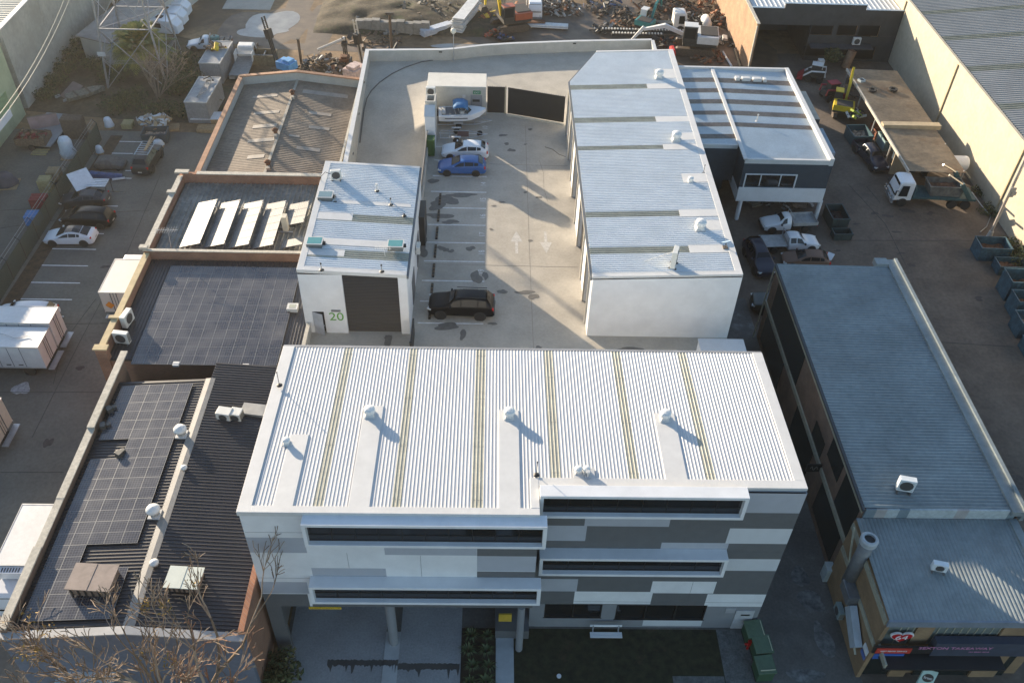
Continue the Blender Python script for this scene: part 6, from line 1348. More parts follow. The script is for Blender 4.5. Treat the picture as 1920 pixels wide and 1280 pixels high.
p=P(1401,1215,L); t=thing('hydrant','red painted fire hydrant pipe beside the bins','hydrant',(p.x,p.y,L)); m=MB(); m.cyl((0,0,0),(0,0,.8),.09,n=10); m.cyl((-.25,0,.55),(.25,0,.55),.08,n=10); m.obj('standpipe',MC['fire_red'],t,local=True); m=MB(); m.cyl((0,0,.8),(0,0,.9),.13,n=10); m.obj('valve',MC['fire_red'],t,local=True)
p=P(1048,1267,L); t=thing('access_cover','round white cover in the lawn near the street','cover',(p.x,p.y,L+.01)); m=MB(); m.cyl((0,0,0),(0,0,.05),.14,n=18); m.obj('disc',WP,t,local=True)
p=P(1541,1082,L); t=thing('utility_box','pale grey box standing in the alley against the brick workshop','box',(p.x+.2,p.y,L)); m=MB(); m.box(-.25,.25,-.35,.35,0,1.3); m.obj('box_body',mat('box_pale',(.40,.45,.45),.6),t,local=True,bevel=.02); m=MB(); m.box(-.27,.27,-.37,.37,1.3,1.34); m.obj('lid',MC['box_pale'],t,local=True)
q=PX(1575,1150,22.5); t=ac(0,0,q.z,'grey condenser hung on the tan brick side wall of the corner shop',(.9,.35,.7),R(-90),1,mat('ac_teal_grey',(.2,.27,.28),.5),.02,pos=(22.35,q.y,0))
sg2=thing('wall_sign','dark square sign projecting from the brick workshop over the alley','sign',(22.2,PX(1526,876,22.5).y,-1)); q=PX(1526,876,22.4); m=MB(); m.box(21.9,22.9,q.y-.05,q.y+.05,q.z-.4,q.z+.35); m.obj('board',BLK,sg2); m=MB(); m.tube([(22.15+.5*t_/20,q.y-.06,q.z-.02+.18*math.sin(t_*.5)) for t_ in range(21)],.02,5); m.obj('emblem',mat('emblem_grey',(.25,.25,.24),.6),sg2)
# signs at the shop corner
p=PX(1633,1250,22.6); t=thing('poster','small white and blue posters stuck on the tan brick corner','poster',(22.55,26.5,p.z)); m=MB(); m.box(22.58,22.64,26.3,26.9,-4.6,-4.1,0); m.box(22.58,22.645,26.3,26.9,-5.1,-4.8,1); m.obj('sheet',[WP,mat('poster_blue',(.1,.16,.4),.6)],t)
# ================================================================ MACHINES
def excavator(name,label,loc,rz,col,s=1.0,boom=(55,-95),colb=None,cabcol=None,bucket=True,up_rot=0):
    t=thing(name,label,'excavator',loc,rz); DK=mat('machine_dark',(.035,.033,.03),.7,0,.2,4); colb=colb or col; A=Matrix.Rotation(up_rot,4,'Z')
    for y in (-1.0,1.0):
        m=MB(); rg=[]
        pts=[(-1.5*s,.05),(1.5*s,.05),(1.85*s,.4*s),(1.5*s,.75*s),(-1.5*s,.75*s),(-1.85*s,.4*s)]
        m.loft([[Vector((x,y*s-.25*s,zz)) for x,zz in pts],[Vector((x,y*s+.25*s,zz)) for x,zz in pts]]); m.obj('track',mat('track_steel',(.10,.075,.055),.7,.2,.3,5),t,local=True)
    m=MB(); m.M=A; m.box(-1.9*s,1.1*s,-1.2*s,1.2*s,.95*s,1.25*s); m.obj('deck',DK,t,local=True,bevel=.04*s); m=MB(); m.M=A; m.box(-2.0*s,-.1*s,-1.25*s,1.25*s,1.25*s,1.95*s); m.obj('upper_body',colb,t,local=True,bevel=.06*s)
    m=MB(); m.M=A; m.box(-1.9*s,-.4*s,-1.0*s,.9*s,1.96*s,2.02*s); m.obj('engine_cover',DK,t,local=True)
    m=MB(); m.M=A; m.box(-.05*s,1.15*s,.35*s,1.25*s,1.25*s,2.75*s); m.obj('cab',cabcol or DK,t,local=True,bevel=.06*s)
    m=MB(); m.M=A; m.box(1.152*s,1.16*s,.42*s,1.18*s,1.5*s,2.6*s); m.box(.1*s,1.05*s,1.252*s,1.26*s,1.7*s,2.6*s); m.box(.1*s,1.05*s,.34*s,.348*s,1.7*s,2.6*s); m.obj('cab_glass',CARGL,t,local=True)
    m=MB(); m.M=A; m.box(-.05*s,1.15*s,.32*s,1.28*s,2.75*s,2.82*s); m.obj('cab_roof',cabcol or colb,t,local=True)
    b0=Vector((.9*s,-.2*s,1.4*s)); a1=R(boom[0]); mid=b0+Vector((2.0*s*math.cos(a1),0,2.0*s*math.sin(a1))); a2=a1-R(35); tip=mid+Vector((1.9*s*math.cos(a2),0,1.9*s*math.sin(a2)))
    m=MB(); m.M=A; m.tube([b0,mid,tip],[.2*s,.24*s,.15*s],4); m.obj('boom',col,t,local=True)
    a3=R(boom[1]); end=tip+Vector((2.0*s*math.cos(a3),0,2.0*s*math.sin(a3))); m=MB(); m.M=A; m.tube([tip+Vector((0,0,.2*s)),end],[.2*s,.12*s],4); m.obj('arm',col,t,local=True)
    if bucket:
        m=MB(); m.M=A; c=end; pts=[(0,0),(.5,-.1),(.6,-.5),(.2,-.8),(-.2,-.5)]; m.loft([[Vector((c.x+x*s,c.y-.4*s,c.z+zz*s)) for x,zz in pts],[Vector((c.x+x*s,c.y+.4*s,c.z+zz*s)) for x,zz in pts]]); m.obj('bucket',DK,t,local=True)
    return t
YEL=mat('machine_yellow',(.60,.42,.02),.45,0,.12,2); ORG=mat('machine_orange',(.33,.08,.035),.5,0,.15,2); TEA=mat('machine_teal',(.03,.20,.19),.5,0,.15,2); MW=mat('machine_white',(.62,.62,.60),.45,0,.06,2)
REDM=mat('machine_red',(.30,.02,.03),.45,0,.15,2)
q=P(1568,215,L); excavator('excavator','yellow excavator with raised boom beside the carport',(q.x+.6,q.y+.3,L),R(82),YEL,.95,(75,-60),up_rot=R(-10))
q=P(1300,100,L); excavator('excavator','white and black excavator behind the cut corner of the long unit',(q.x,q.y+.5,L),R(172),MW,1.45,(20,-50),colb=MW,cabcol=None)
q=P(1220,60,L); excavator('excavator','teal mini excavator with white cab roof among the scrap at the back',(q.x-.5,q.y+.5,L),R(60),TEA,.95,(60,-70),cabcol=MW)
q=P(945,62,L); excavator('excavator','orange and yellow drilling excavator with tall yellow mast at the back of the dirt yard',(q.x+.8,q.y+1.5,L),R(200),YEL,1.3,(80,-88),colb=ORG)
def drillrig(name,label,loc,rz,col,mastcol,lean=15,h_=5.5,s=1.0):
    t=thing(name,label,'drill rig',loc,rz)
    for y in (-.8,.8): m=MB(); m.box(-1.4*s,1.4*s,y*s-.2,y*s+.2,.0,.6); m.obj('track',mat('track_steel',(.10,.075,.055),.7),t,local=True,bevel=.12)
    m=MB(); m.box(-1.5*s,.6*s,-.8*s,.8*s,.65,1.6*s); m.box(-1.3*s,-.3*s,-.6*s,.5*s,1.6*s,1.9*s); m.obj('body',col,t,local=True,bevel=.05)
    A=Matrix.Translation((1.0*s,0,.8))@Matrix.Rotation(R(lean),4,'Y')
    m=MB(); m.M=A
    for y in (-.22,.22): m.part(); m.box(-.08,.08,y-.06,y+.06,0,h_)
    m.part(); [m.box(-.05,.05,-.16,.16,.4+k*.7,.46+k*.7) for k in range(int(h_/.7))]
    m.each('mast_rail',mastcol,t,local=True)
    m=MB(); m.M=A; m.box(-.45,.3,-.35,.35,h_*.55,h_*.75); m.cyl((0,0,-.4),(0,0,h_*.55),.12,n=8); m.obj('drill_head',BLK,t,local=True,bevel=.03)
    return t
q=P(533,140,L); drillrig('drill_rig','light blue drill rig with black twin mast behind the brown roof',(q.x,q.y+.6,L),R(150),mat('rig_blue',(.10,.32,.60),.5,0,.15,3),mat('mast_black',(.03,.028,.025),.7),12,5.8)
q=P(672,150,L); drillrig('drill_rig','white and pink drill rig hard against the corner of the curved wall',(q.x,q.y+.2,L),R(60),mat('rig_pink',(.50,.38,.34),.6,0,.25,3),mat('mast_pale',(.42,.38,.32),.6),-8,6.5,1.15)
q=P(648,120,L); drillrig('drill_rig','small rusty red machine between the hose heap and the white drill rig',(q.x,q.y,L),R(90),RUST,BLK,0,2.4,.7)
# heap of hoses and scrap
def heap(name,label,cx,cy,n,cols,rad,hh,seed,cat='scrap heap',kind=None,z0=L):
    t=thing(name,label,cat,(cx,cy,z0)); rnd=random.Random(seed); m=MB()
    for k in range(n):
        a=rnd.uniform(0,6.28); r_=rad*math.sqrt(rnd.random()); x,y=r_*math.cos(a),r_*math.sin(a)*.7; zz=rnd.uniform(0,hh)*(1-r_/rad*.7)
        s=rnd.uniform(.15,.6); m.obox((x,y,zz+.1),(s*rnd.uniform(.6,2.5),s*rnd.uniform(.2,1),s*rnd.uniform(.1,.5)),rnd.uniform(0,3.1),rnd.randrange(len(cols)),rnd.uniform(-.7,.7),rnd.uniform(-.7,.7))
    o=m.obj('scrap',cols,t,local=True); 
    if kind: o['kind']=kind
    m=MB(); 
    for k in range(max(3,n//14)):
        a=rnd.uniform(0,6.28); r_=rad*rnd.uniform(.1,.7); c=Vector((r_*math.cos(a),r_*math.sin(a)*.7,hh*.5)); rr=rnd.uniform(.25,.7); m.tube([c+Vector((rr*math.cos(u*.63),rr*math.sin(u*.63),.12*math.sin(u*1.3))) for u in range(11)],.04,5)
    o=m.obj('hose',RUB,t,local=True)
    return t
SC=[mat('scrap_dark',(.04,.038,.035),.8,0,.3,5),mat('scrap_brown',(.16,.11,.075),.85,0,.3,5),mat('scrap_grey',(.28,.27,.25),.7,0,.3,5),mat('scrap_pale',(.50,.48,.44),.6,0,.2,5),mat('scrap_rust',(.22,.09,.04),.85,0,.3,5)]
RUBBLE=[mat('rubble_grey',(.22,.205,.18),.9,0,.25,3),mat('rubble_tan',(.20,.155,.11),.9,0,.25,3),mat('rubble_dark',(.13,.12,.10),.9,0,.3,3)]
q=P(610,125,L); heap('hose_heap','dark heap of hoses with a pale pipe leaning on it, behind the brown roof ridge',q.x,q.y,110,SC[:3],2.6,1.9,3)
t=thing('leaning_pipe','thick pale pipe lying up across the dark hose heap','pipe',(q.x+1.2,q.y+.5,L)); m=MB(); m.cyl((-2,0,1.9),(1.2,1.2,2.9),.2,n=10); m.obj('pipe',mat('pipe_pale',(.45,.42,.37),.6),t,local=True); m=MB(); m.cyl((1.1,1.16,2.86),(1.3,1.24,2.95),.25,n=10); m.obj('flange',STEEL,t,local=True)
q=P(640,143,L); heap('scrap_heap','low rusty heap of coils at the foot of the white drill rig',q.x,q.y-.2,60,SC,2.4,.9,8)
q=P(575,132,L); heap('scrap_heap','small dark scrap pile between the blue rig and the hose heap',q.x,q.y,40,SC[:2],1.3,.8,12)
for px,py,h_,lb in [(565,120,3.2,'short black steel post standing between the blue rig and the hose heap'),(735,97,4.8,'tall brown steel post with a crosshead behind the curved wall')]:
    q=P(px,py,L); t=thing('steel_post',lb,'post',(q.x,q.y,L)); m=MB(); m.cyl((0,0,0),(0,0,h_),.17,n=10); m.obj('post',mat('post_brown',(.09,.06,.04),.8),t,local=True); m=MB(); m.box(-.5,.5,-.15,.15,h_,h_+.3) if h_>4 else m.box(-.2,.2,-.2,.2,h_,h_+.06); m.obj('post_head',SC[0],t,local=True)
q=P(497,124,L); t=thing('steel_hopper','brown steel hopper box with cross bars left of the blue drill rig','hopper',(q.x,q.y+.6,L)); m=MB()
for a in [(-1.4,1.4,-1,-.9),(-1.4,1.4,.9,1),(-1.4,-1.3,-.9,.9),(1.3,1.4,-.9,.9)]: m.box(a[0],a[1],a[2],a[3],.2,1.5)
m.obj('hopper_wall',mat('hopper_olive',(.16,.13,.08),.8,0,.25,3),t,local=True); m=MB(); m.box(-.06,.06,-.9,.9,1.2,1.35); m.box(-1.3,1.3,-.05,.05,1.1,1.2); m.obj('cross_bar',SC[2],t,local=True)
# flatbed truck with rack
q=P(456,140,L); t=thing('flatbed_truck','white cab flatbed truck with ladder rack between the container and the brown roof','truck',(q.x,q.y+.6,L),R(91)); 
truckcab(t,3.9,2.1,MW,2.3,.7,1.7); m=MB(); m.box(-3,2.1,-1.1,1.1,.95,1.05); m.obj('tray',mat('tray_grey',(.22,.22,.21),.7,0,.15,2),t,local=True)
m=MB()
for y in (-.9,-.5,-.1,.3,.7): m.box(1.0,2.2,y-.05,y+.05,2.0,2.1) if False else None
for k in range(5): m.box(.7+k*.32,.76+k*.32,-1.05,1.05,2.0,2.06)
m.box(.65,2.05,-1.08,-1.03,1.05,2.08); m.box(.65,2.05,1.03,1.08,1.05,2.08); m.obj('ladder_rack',MW,t,local=True); m=MB(); m.box(-3,3.2,-.4,.4,.5,.94); m.obj('chassis',BLK,t,local=True)
m=MB(); m.box(-3,-2.95,-1.1,1.1,.6,1.05); m.obj('tailboard',mat('tray_grey',(.22,.22,.21)),t,local=True)
for x in (-1.6,3.0):
    for y in (-.85,.85): wheel(t,x,y,.42,.25)
# containers
def container(label,cx,cy,w_,l_,h_,seed):
    t=thing('shipping_container',label,'container',(cx,cy,L),R(-2),'grey shipping containers'); m=MB(); n=int(l_/.22)
    m.box(-w_/2+.03,w_/2-.03,-l_/2+.03,l_/2-.03,.1,h_-.03)
    for k in range(n):
        y=-l_/2+.12+k*(l_-.24)/(n-1)
        for x in (-w_/2,w_/2-.03): m.box(x,x+.03,y-.05,y+.05,.15,h_-.1)
    for k in range(int(w_/.22)): x=-w_/2+.15+k*.22; m.box(x-.05,x+.05,-l_/2,-l_/2+.03,.15,h_-.1)
    m.obj('container_box',mat('container_grey',(.27,.28,.29),.6,0,.12,1,fine=(3,.2)),t,local=True)
    m=MB(); 
    for y in (-l_/2-.02,l_/2-.08): m.box(-w_/2-.02,w_/2+.02,y,y+.1,h_-.1,h_+.02)
    for x in (-w_/2-.02,w_/2-.08): m.box(x,x+.1,-l_/2+.08,l_/2-.08,h_-.1,h_+.02)
    m.obj('top_rail',mat('rail_pale',(.42,.42,.40),.6),t,local=True)
    m=MB(); ribs(m,-l_/2+.1,l_/2-.1,-w_/2+.1,w_/2-.1,lambda x,y:h_-.04,'x',.3,.03); m.obj('roof',mat('cont_roof',(.46,.47,.46),.6,0,.15,.8,fine=(3,.2)),t,local=True)
    return t
container('further grey container with a yellow machine on its roof, behind the flatbed truck side',-33.4,103.2,2.5,6.0,2.7,1)
container('nearer grey container with a bent steel frame on its white roof',-32.7,93.8,2.5,6.0,2.7,2)
heap('roof_scrap','yellow and grey engine parts on the roof of the further container',-33.6,104,34,[SC[2],SC[1],YEL],1.0,.7,5,z0=L+2.72)
t=thing('scrap_steel','bent steel frame lying on the roof of the nearer container','frame',(-32.6,94,L+2.75)); m=MB(); m.tube([(-.2,-2.2,.1),(0,1.6,.15),(.6,1.8,.3),(.5,-.5,.1),(-.2,-2.2,.1)],.06,5); m.obj('tube_frame',SC[2],t,local=True); m=MB(); m.tube([(-.5,1.9,.1),(.2,2.2,.3),(.7,1.7,.1),(0,1.2,.2)],.07,5); m.obj('coil',SC[0],t,local=True)
# white camper trailers near the pylon
for k,(px,py,lb) in enumerate([(299,42,'white camper trailer nearest the pylon leg, front one of three'),(309,26,'middle one of three white camper trailers behind the pylon'),(316,10,'furthest of three white camper trailers at the top edge of the picture')]):
    q=P(px,py,L+1.6); t=thing('camper_trailer',lb,'caravan',(q.x,q.y+.3,L),R(-12+k*4),'white camper trailers'); m=MB(); m.prism([(-2,-1.1),(2,-1.1),(2,1.1),(-2,1.1)],.5,2.2); m.prism([(2,-1),(2.7,-.8),(2.7,.8),(2,1)],.5,[2.1,1.5,1.5,2.1]); m.obj('body',WHT,t,local=True,bevel=.1); m=MB(); m.box(-.3,.5,-.4,.3,2.2,2.3); m.obj('roof_hatch',SC[0],t,local=True); m=MB(); m.box(-1.2,.6,-1.12,-1.103,1.2,1.8); m.obj('window',CARGL,t,local=True)
    for y in (-1,1): wheel(t,-.3,y,.34,.2)
t=thing('long_shed','long low pale shed with rusty roof at the top left behind the pylon','shed',(-49,122,L)); m=MB(); a=P(182,28,L+3);b=P(235,60,L+3); m.prism([(a.x-.2,a.y-6),(b.x-1,a.y-8),(b.x+7,a.y+24),(a.x+6,a.y+24)],L,L+3); m.obj('wall',mat('shed_pale',(.46,.45,.41),.8,0,.1,.6),t); m=MB(); m.prism([(a.x-.5,a.y-6.4),(b.x-.7,a.y-8.4),(b.x+7.3,a.y+24),(a.x+5.7,a.y+24)],L+3,L+3.15); m.obj('roof',mat('shed_roof',(.30,.27,.24),.8,0,.2,.5),t)
q=P(178,88,L); c_=car('sedan','wrecked_car','dusty grey old car body beside the stained concrete wall under the pylon','car wreck',(q.x,q.y,L),R(185),mat('dusty_grey',(.17,.16,.155),.8,0,.3,2)); 
q=P(262,70,L); t=thing('covered_boat','pale blue covered boat shape behind the palm','boat',(q.x,q.y+.6,L),R(20)); m=MB(); m.sphere((0,0,.6),1.2,14,0,.6); m.obj('cover',mat('cover_blue',(.30,.42,.50),.6),t,local=True,smooth=True); m=MB(); m.box(-1,1,-.5,.5,0,.5); m.obj('trailer_bed',SC[0],t,local=True)
# retaining block wall, rubble, mound
bwl=thing('block_wall','long wall of big grey concrete blocks in front of the dirt mound','wall',(-10,112,L)); a=P(668,60,L);b=P(806,68,L); m=MB(); nb=9
for k in range(nb):
    p0=a.lerp(b,k/nb);p1=a.lerp(b,(k+.97)/nb); hh=1.5+.1*((k*7)%3); m.part(); m.prism([(p0.x,p0.y),(p1.x,p1.y),(p1.x,p1.y+.9),(p0.x,p0.y+.9)],L,L+hh)
m.each('block',mat('block_grey',(.24,.23,.205),.9,0,.12,1,fine=(4,.2)),bwl,bevel=.03)
a=P(720,25,L); m=MB(); nu,nv=30,22; vs=[];fs=[]
for i in range(nu+1):
    for j in range(nv+1):
        x=a.x-9+26*i/nu; y=a.y-7.0+14*j/nv; e=max(0,1-((i/nu-.5)*2)**2)*max(0,1-((j/nv-.5)*2)**2); vs.append((x,y,L-.05+1.3*e**.6+.5*noise.noise(Vector((x*.4,y*.4,0)))*e**.3))
for i in range(nu):
    for j in range(nv): q0=i*(nv+1)+j; fs.append((q0,q0+nv+1,q0+nv+2,q0+1))
m.add(vs,fs); struct(m.obj('earth_mound',mat('mound_earth',(.085,.068,.042),.95,0,.4,1.2,.8,6,.4,(.06,.07,.025),.35,fine=(5,.5)),smooth=True))
q=P(800,25,L); hp=heap('rubble_pile','pale heap of broken concrete rubble behind the block wall',q.x,q.y,420,RUBBLE,6.5,1.9,21,'rubble')
q=P(745,45,L); heap('rubble_pile','low strip of broken rubble along the top of the block wall',q.x,q.y+.6,200,RUBBLE,6.5,.9,22,'rubble')
q=P(880,20,L); 
def panelstack(label,px,py,rz,n,l_,colr,h0=.0,w_=1.2,fan=.05):
    q=P(px,py,L); t=thing('panel_stack',label,'panels',(q.x,q.y,L),rz); m=MB(); rnd=random.Random(px)
    for k in range(n): m.obox((rnd.uniform(-.2,.2),rnd.uniform(-.15,.15),.25+h0+k*.16),(l_,w_,.12),rnd.uniform(-fan,fan))
    m.obj('panel',colr,t,local=True); m=MB(); 
    for x in (-l_*.35,l_*.35): m.part(); m.box(x-.08,x+.08,-w_/2,w_/2,0,.18)
    m.each('bearer',WOOD,t,local=True)
panelstack('tall stack of white metal panels standing by the grassy edge of the dirt yard',876,44,R(72),13,7.5,mat('panel_white',(.60,.60,.58),.5,0,.12,2),0,1.5)
panelstack('long bundle of white and blue poles on a rack beside the tall panel stack',835,58,R(38),5,7.5,mat('panel_bluewhite',(.48,.51,.56),.5,0,.15,2),0,1.1,.03)
panelstack('white planks lying flat beside the grounded truck front',1025,52,R(-4),2,6.0,mat('panel_white',(.6,.6,.58)),0,1.0,.02)
panelstack('rusty long beams lying on the ground beside the white planks',985,48,R(2),3,5.5,RUST,0,.9,.02)
q=P(1003,45,L); t=boxtruck('box_truck','white truck seen from the front with open bonnet at the top middle',(q.x,q.y+4,L),R(-90),3.0,2.2,2.6,mat('truck_bed',(.25,.25,.25),.6)); 
for px,py,n,r_,hh,lb,cs in [(1055,28,90,2.8,1.6,'tangle of pale machine parts right of the white truck at the top',SC),(1120,12,70,3.5,1.4,'dark blue and grey scrap at the top edge',[SC[0],SC[2],mat('scrap_blue',(.04,.07,.16),.6)]),(1180,55,90,2.6,1.5,'brown machinery frames left of the white truck cab',[SC[1],SC[4],SC[0]]),(1290,20,120,5.5,1.3,'dark piled scrap frames between the brick wall and the teal excavator',[SC[0],SC[4],SC[1]]),(1140,62,60,2.2,1.0,'black augers and tyres left of the long toothed beams',[SC[0],SC[0],SC[2]]),(1350,85,50,2.2,.8,'grey and blue sheets heaped right of the white excavator',[SC[2],SC[0],SC[3]]),(1330,115,60,2.5,.4,'low brown spoil behind the office block roof',[SC[4],SC[1]]),(925,70,40,1.2,.9,'orange box of parts in front of the yellow mast',[ORG,SC[1]]),(945,78,20,1.0,.5,'small dark blue machine part on the ground by the curved wall',[SC[0],mat('scrap_blue',(.04,.07,.16),.6)])]:
    q=P(px,py,L); heap('scrap_heap',lb,q.x,q.y+r_*.3,n,cs,r_,hh,px)
for px,py,n,r_,hh,lb,cs in [(1035,12,110,3.2,1.9,'dark machinery packed behind the white truck at the top edge',[SC[0],SC[1],SC[2]]),(975,30,70,2.0,1.7,'dark engine parts between the yellow mast and the white truck',[SC[0],SC[4],SC[1]]),(1240,15,130,4.5,2.0,'tall dark machinery behind the teal excavator',[SC[0],SC[1],SC[4]]),(1215,45,90,3.0,1.4,'black scrap around the foot of the teal excavator',[SC[0],SC[0],SC[1]]),(1350,45,110,4.0,1.2,'rust brown scrap against the sunlit brick wall',[SC[4],SC[0],SC[1]]),(1300,45,80,3.0,1.5,'black parts around the white upright tank',[SC[0],SC[0],SC[2]]),(905,35,60,1.8,1.4,'rusty hoses and parts left of the yellow mast',[SC[4],SC[1],YEL]),(1150,30,60,3.0,.9,'dark low scrap in the middle of the back dirt yard',[SC[0],SC[1]]),(1255,85,60,2.6,1.0,'black augers in front of the white excavator boom',[SC[0],SC[0],SC[4]]),(700,82,50,4.0,.5,'scattered dark debris on the track before the block wall',[SC[1],SC[0]])]:
    q=P(px,py,L); heap('scrap_heap',lb,q.x,q.y+r_*.2,n,cs,r_,hh,px+1)
q=P(1270,62,L); t=thing('truck_cab','white truck cab standing behind the white excavator','truck',(q.x,q.y+.9,L),R(0)); truckcab(t,1.2,2.1,MW,2.7,.7,1.9); m=MB(); m.box(-3.5,-.5,-.5,.5,.6,1.1); m.obj('chassis',BLK,t,local=True); wheel(t,.3,-.95,.5,.3); wheel(t,-2.5,-.95,.5,.3)
q=P(1323,55,L); t=thing('water_tank','white upright rounded tank near the brick wall at the back','tank',(q.x,q.y+.4,L)); m=MB(); m.lathe((0,-1.2,.9),[(.1,0),(.6,.15),(.62,2.2),(.1,2.4)],16,0,(0,1,.0)); m.obj('tank',MW,t,local=True,smooth=True); m=MB(); m.box(-.5,.5,-1,1,0,.4); m.obj('stand',SC[0],t,local=True)
for k,(px,py,ln,lb) in enumerate([(1217,66,13,'long black toothed steel beam lying behind the perimeter wall'),(1195,73,7,'shorter black toothed beam in front of the long one')]):
    q=P(px,py,L); t=thing('toothed_beam',lb,'beam',(q.x,q.y,L)); m=MB(); m.box(-ln/2,ln/2,-.2,.2,.3,.7); m.obj('beam',SC[0],t,local=True); m=MB()
    for j in range(int(ln/.4)): m.obox((-ln/2+.2+j*.4,0,.78),(.2,.3,.14))
    m.obj('tooth',mat('tooth_pale',(.6,.58,.52),.5),t,local=True)
q=P(1250,112,L); t=thing('red_barrier','bright red plastic barrier behind the cut corner of the long unit','barrier',(q.x+.8,q.y+1,L)); m=MB(); m.prism([(-.3,-.9),(.3,-.9),(.3,.9),(-.3,.9)],0,1.0); m.obj('barrier_body',mat('barrier_red',(.6,.03,.02),.5),t,local=True,bevel=.08); m=MB(); m.box(-.15,.15,-.7,.7,1.0,1.12); m.obj('ridge',MC['barrier_red'],t,local=True)
for px0,py0,px1,py1,lb in [(1355,97,1372,125,'white pipe lying on the dirt left of the orange brick wall'),(1378,93,1388,125,'timber beam lying close to the orange brick wall')]:
    a=P(px0,py0,L+.15);b=P(px1,py1,L+.15); t=thing('long_pipe',lb,'pipe',(a.x,a.y,L)); m=MB(); m.cyl(a,b,.14,n=8); m.obj('pipe',MW if px0<1370 else WOOD,t); m=MB(); m.cyl(a,a+(b-a)*.03,.17,n=8); m.obj('collar',SC[2],t)
# ---- machines in the right yard
def skid(name,label,loc,rz,col,col2):
    t=thing(name,label,'loader',loc,rz); m=MB(); m.box(-1.2,.9,-.55,.55,.5,1.25); m.obj('body',SC[0],t,local=True,bevel=.05); m=MB(); m.box(-.7,.5,-.5,.5,1.25,2.1); m.obj('cab',SC[0],t,local=True,bevel=.04); m=MB(); m.box(-.75,.55,-.55,.55,2.1,2.18); m.obj('cab_roof',col,t,local=True)
    for s in (1,-1):
        m=MB(); m.tube([(-1.3,s*.75,.9),(-1.2,s*.75,1.6),(.4,s*.75,1.4),(1.4,s*.75,.6)],.13,4); m.obj('lift_arm',col,t,local=True)
    m=MB(); m.prism([(1.3,-.9),(2.0,-.9),(2.0,.9),(1.3,.9)],.15,[.9,.3,.3,.9]); m.obj('bucket',col2,t,local=True)
    for x in (-.75,.6):
        for y in (-.8,.8): wheel(t,x,y,.42,.3,DKRIM)
    return t
q=P(1524,150,L); skid('skid_steer','white and red skid steer loader at the mouth of the dark building yard',(q.x,q.y,L),R(160),MW,REDM)
q=P(1557,185,L); skid('skid_steer','dark red skid steer loader between the white loader and the yellow excavator',(q.x,q.y,L),R(15),REDM,REDM)
q=P(1590,180,L); heap('scrap_heap','dark attachments scattered under the carport edge near the yellow excavator',q.x+3,q.y+.5,60,SC[:2],3.0,.6,41)
q=P(1600,250,L); heap('scrap_heap','bright rubbish and timber piled in the skip behind the navy ute',q.x+.6,q.y+2.3,50,[SC[3],SC[1],SC[0],mat('lime_bag',(.4,.5,.05),.6)],1.0,.5,42,z0=L+1.0)
q=P(1655,260,L); t=thing('rack_frame','rusty steel rack frames beside the pale blue skip','rack',(q.x,q.y+.6,L)); m=MB()
for k in range(3): m.box(-1.1,1.1,-.9+k*.6,-.8+k*.6,.2+k*.25,.3+k*.25)
for x in (-1.1,1.0): m.box(x,x+.1,-.9,.9,0,.9)
m.obj('frame',mat('rack_rust',(.26,.10,.06),.8),t,local=True); m=MB(); m.box(-1.2,1.2,.9,1.0,0,1.1); m.obj('end_frame',MC['rack_rust'],t,local=True)
for k,(px,py,lb) in enumerate([(1635,171,'tyre lying on the carport roof, left one'),(1674,170,'tyre lying on the carport roof, right one')]):
    q=P(px,py,-3.7); t=thing('tyre',lb,'tyre',(q.x,q.y,-3.72),0,'tyres on the carport roof'); m=MB(); m.lathe((0,0,.04),[(.28,0),(.48,0),(.52,.12),(.48,.24),(.28,.24),(.26,.12)],20); m.obj('tread',RUB,t,local=True); m=MB(); m.cyl((0,0,.08),(0,0,.14),.26,n=14); m.obj('rim',STEEL if k==0 else RUB,t,local=True)
q=P(1615,152,-3.7); t=thing('roof_box','small pale blue square vent box near the left edge of the carport roof','box',(q.x,q.y,-3.75),R(20)); m=MB(); m.box(-.35,.35,-.3,.3,0,.25); m.obj('box_body',mat('vent_blue',(.35,.42,.45),.5),t,local=True); m=MB(); m.box(-.22,.22,-.18,.18,.25,.27); m.obj('lid',BLK,t,local=True)
for k,(px,py,lb,mt) in enumerate([(1530,190,'dark grey ribbed container beside the striped office roof, further one','c1'),(1545,262,'pale blue ribbed container beside the striped office roof, nearer one','c2')]):
    pass
def cont2(label,x0,x1,y0,y1,h_,col,rf):
    t=thing('shipping_container',label,'container',((x0+x1)/2,(y0+y1)/2,L)); m=MB(); ribs(m,y0,y1,x0,x1,lambda x,y:L+h_,'x',.28,.04); m.obj('roof',rf,t)
    m=MB(); m.box(x0,x1,y0,y1,L+.1,L+h_-.01)
    n=int((x1-x0)/.28)
    for k in range(n): x=x0+.1+k*.28; m.box(x,x+.14,y0-.04,y0-.0,L+.15,L+h_-.1)
    n=int((y1-y0)/.28)
    for k in range(n): y=y0+.1+k*.28; m.box(x1,x1+.04,y,y+.14,L+.15,L+h_-.1)
    m.obj('container_box',col,t)
cont2('dark blue grey ribbed container beyond the striped office roof',33.0,36.2,89.5,96.0,2.9,mat('cont_dark',(.05,.06,.07),.6),mat('cont_roof_grey',(.20,.24,.25),.6,0,.1,.8))
cont2('pale blue ribbed container against the office block, nearer the street',33.0,36.0,82.5,87.5,2.9,mat('cont_lightblue',(.30,.34,.40),.6,0,.1,1),mat('cont_roof_blue',(.28,.36,.42),.5,0,.08,.8))
q=P(1690,118,L); t=thing('brick_stack','round topped rusty water heater leaning near the dark building wall','tank',(q.x-8,q.y-2,L)); m=MB(); m.cyl((0,0,.1),(.5,.4,2.2),.55,n=14); m.obj('tank',mat('tank_tan',(.28,.17,.10),.8,0,.25,2),t,local=True); m=MB(); m.cyl((.5,.4,2.2),(.52,.42,2.3),.6,.3,n=14); m.obj('dome',RUST,t,local=True)
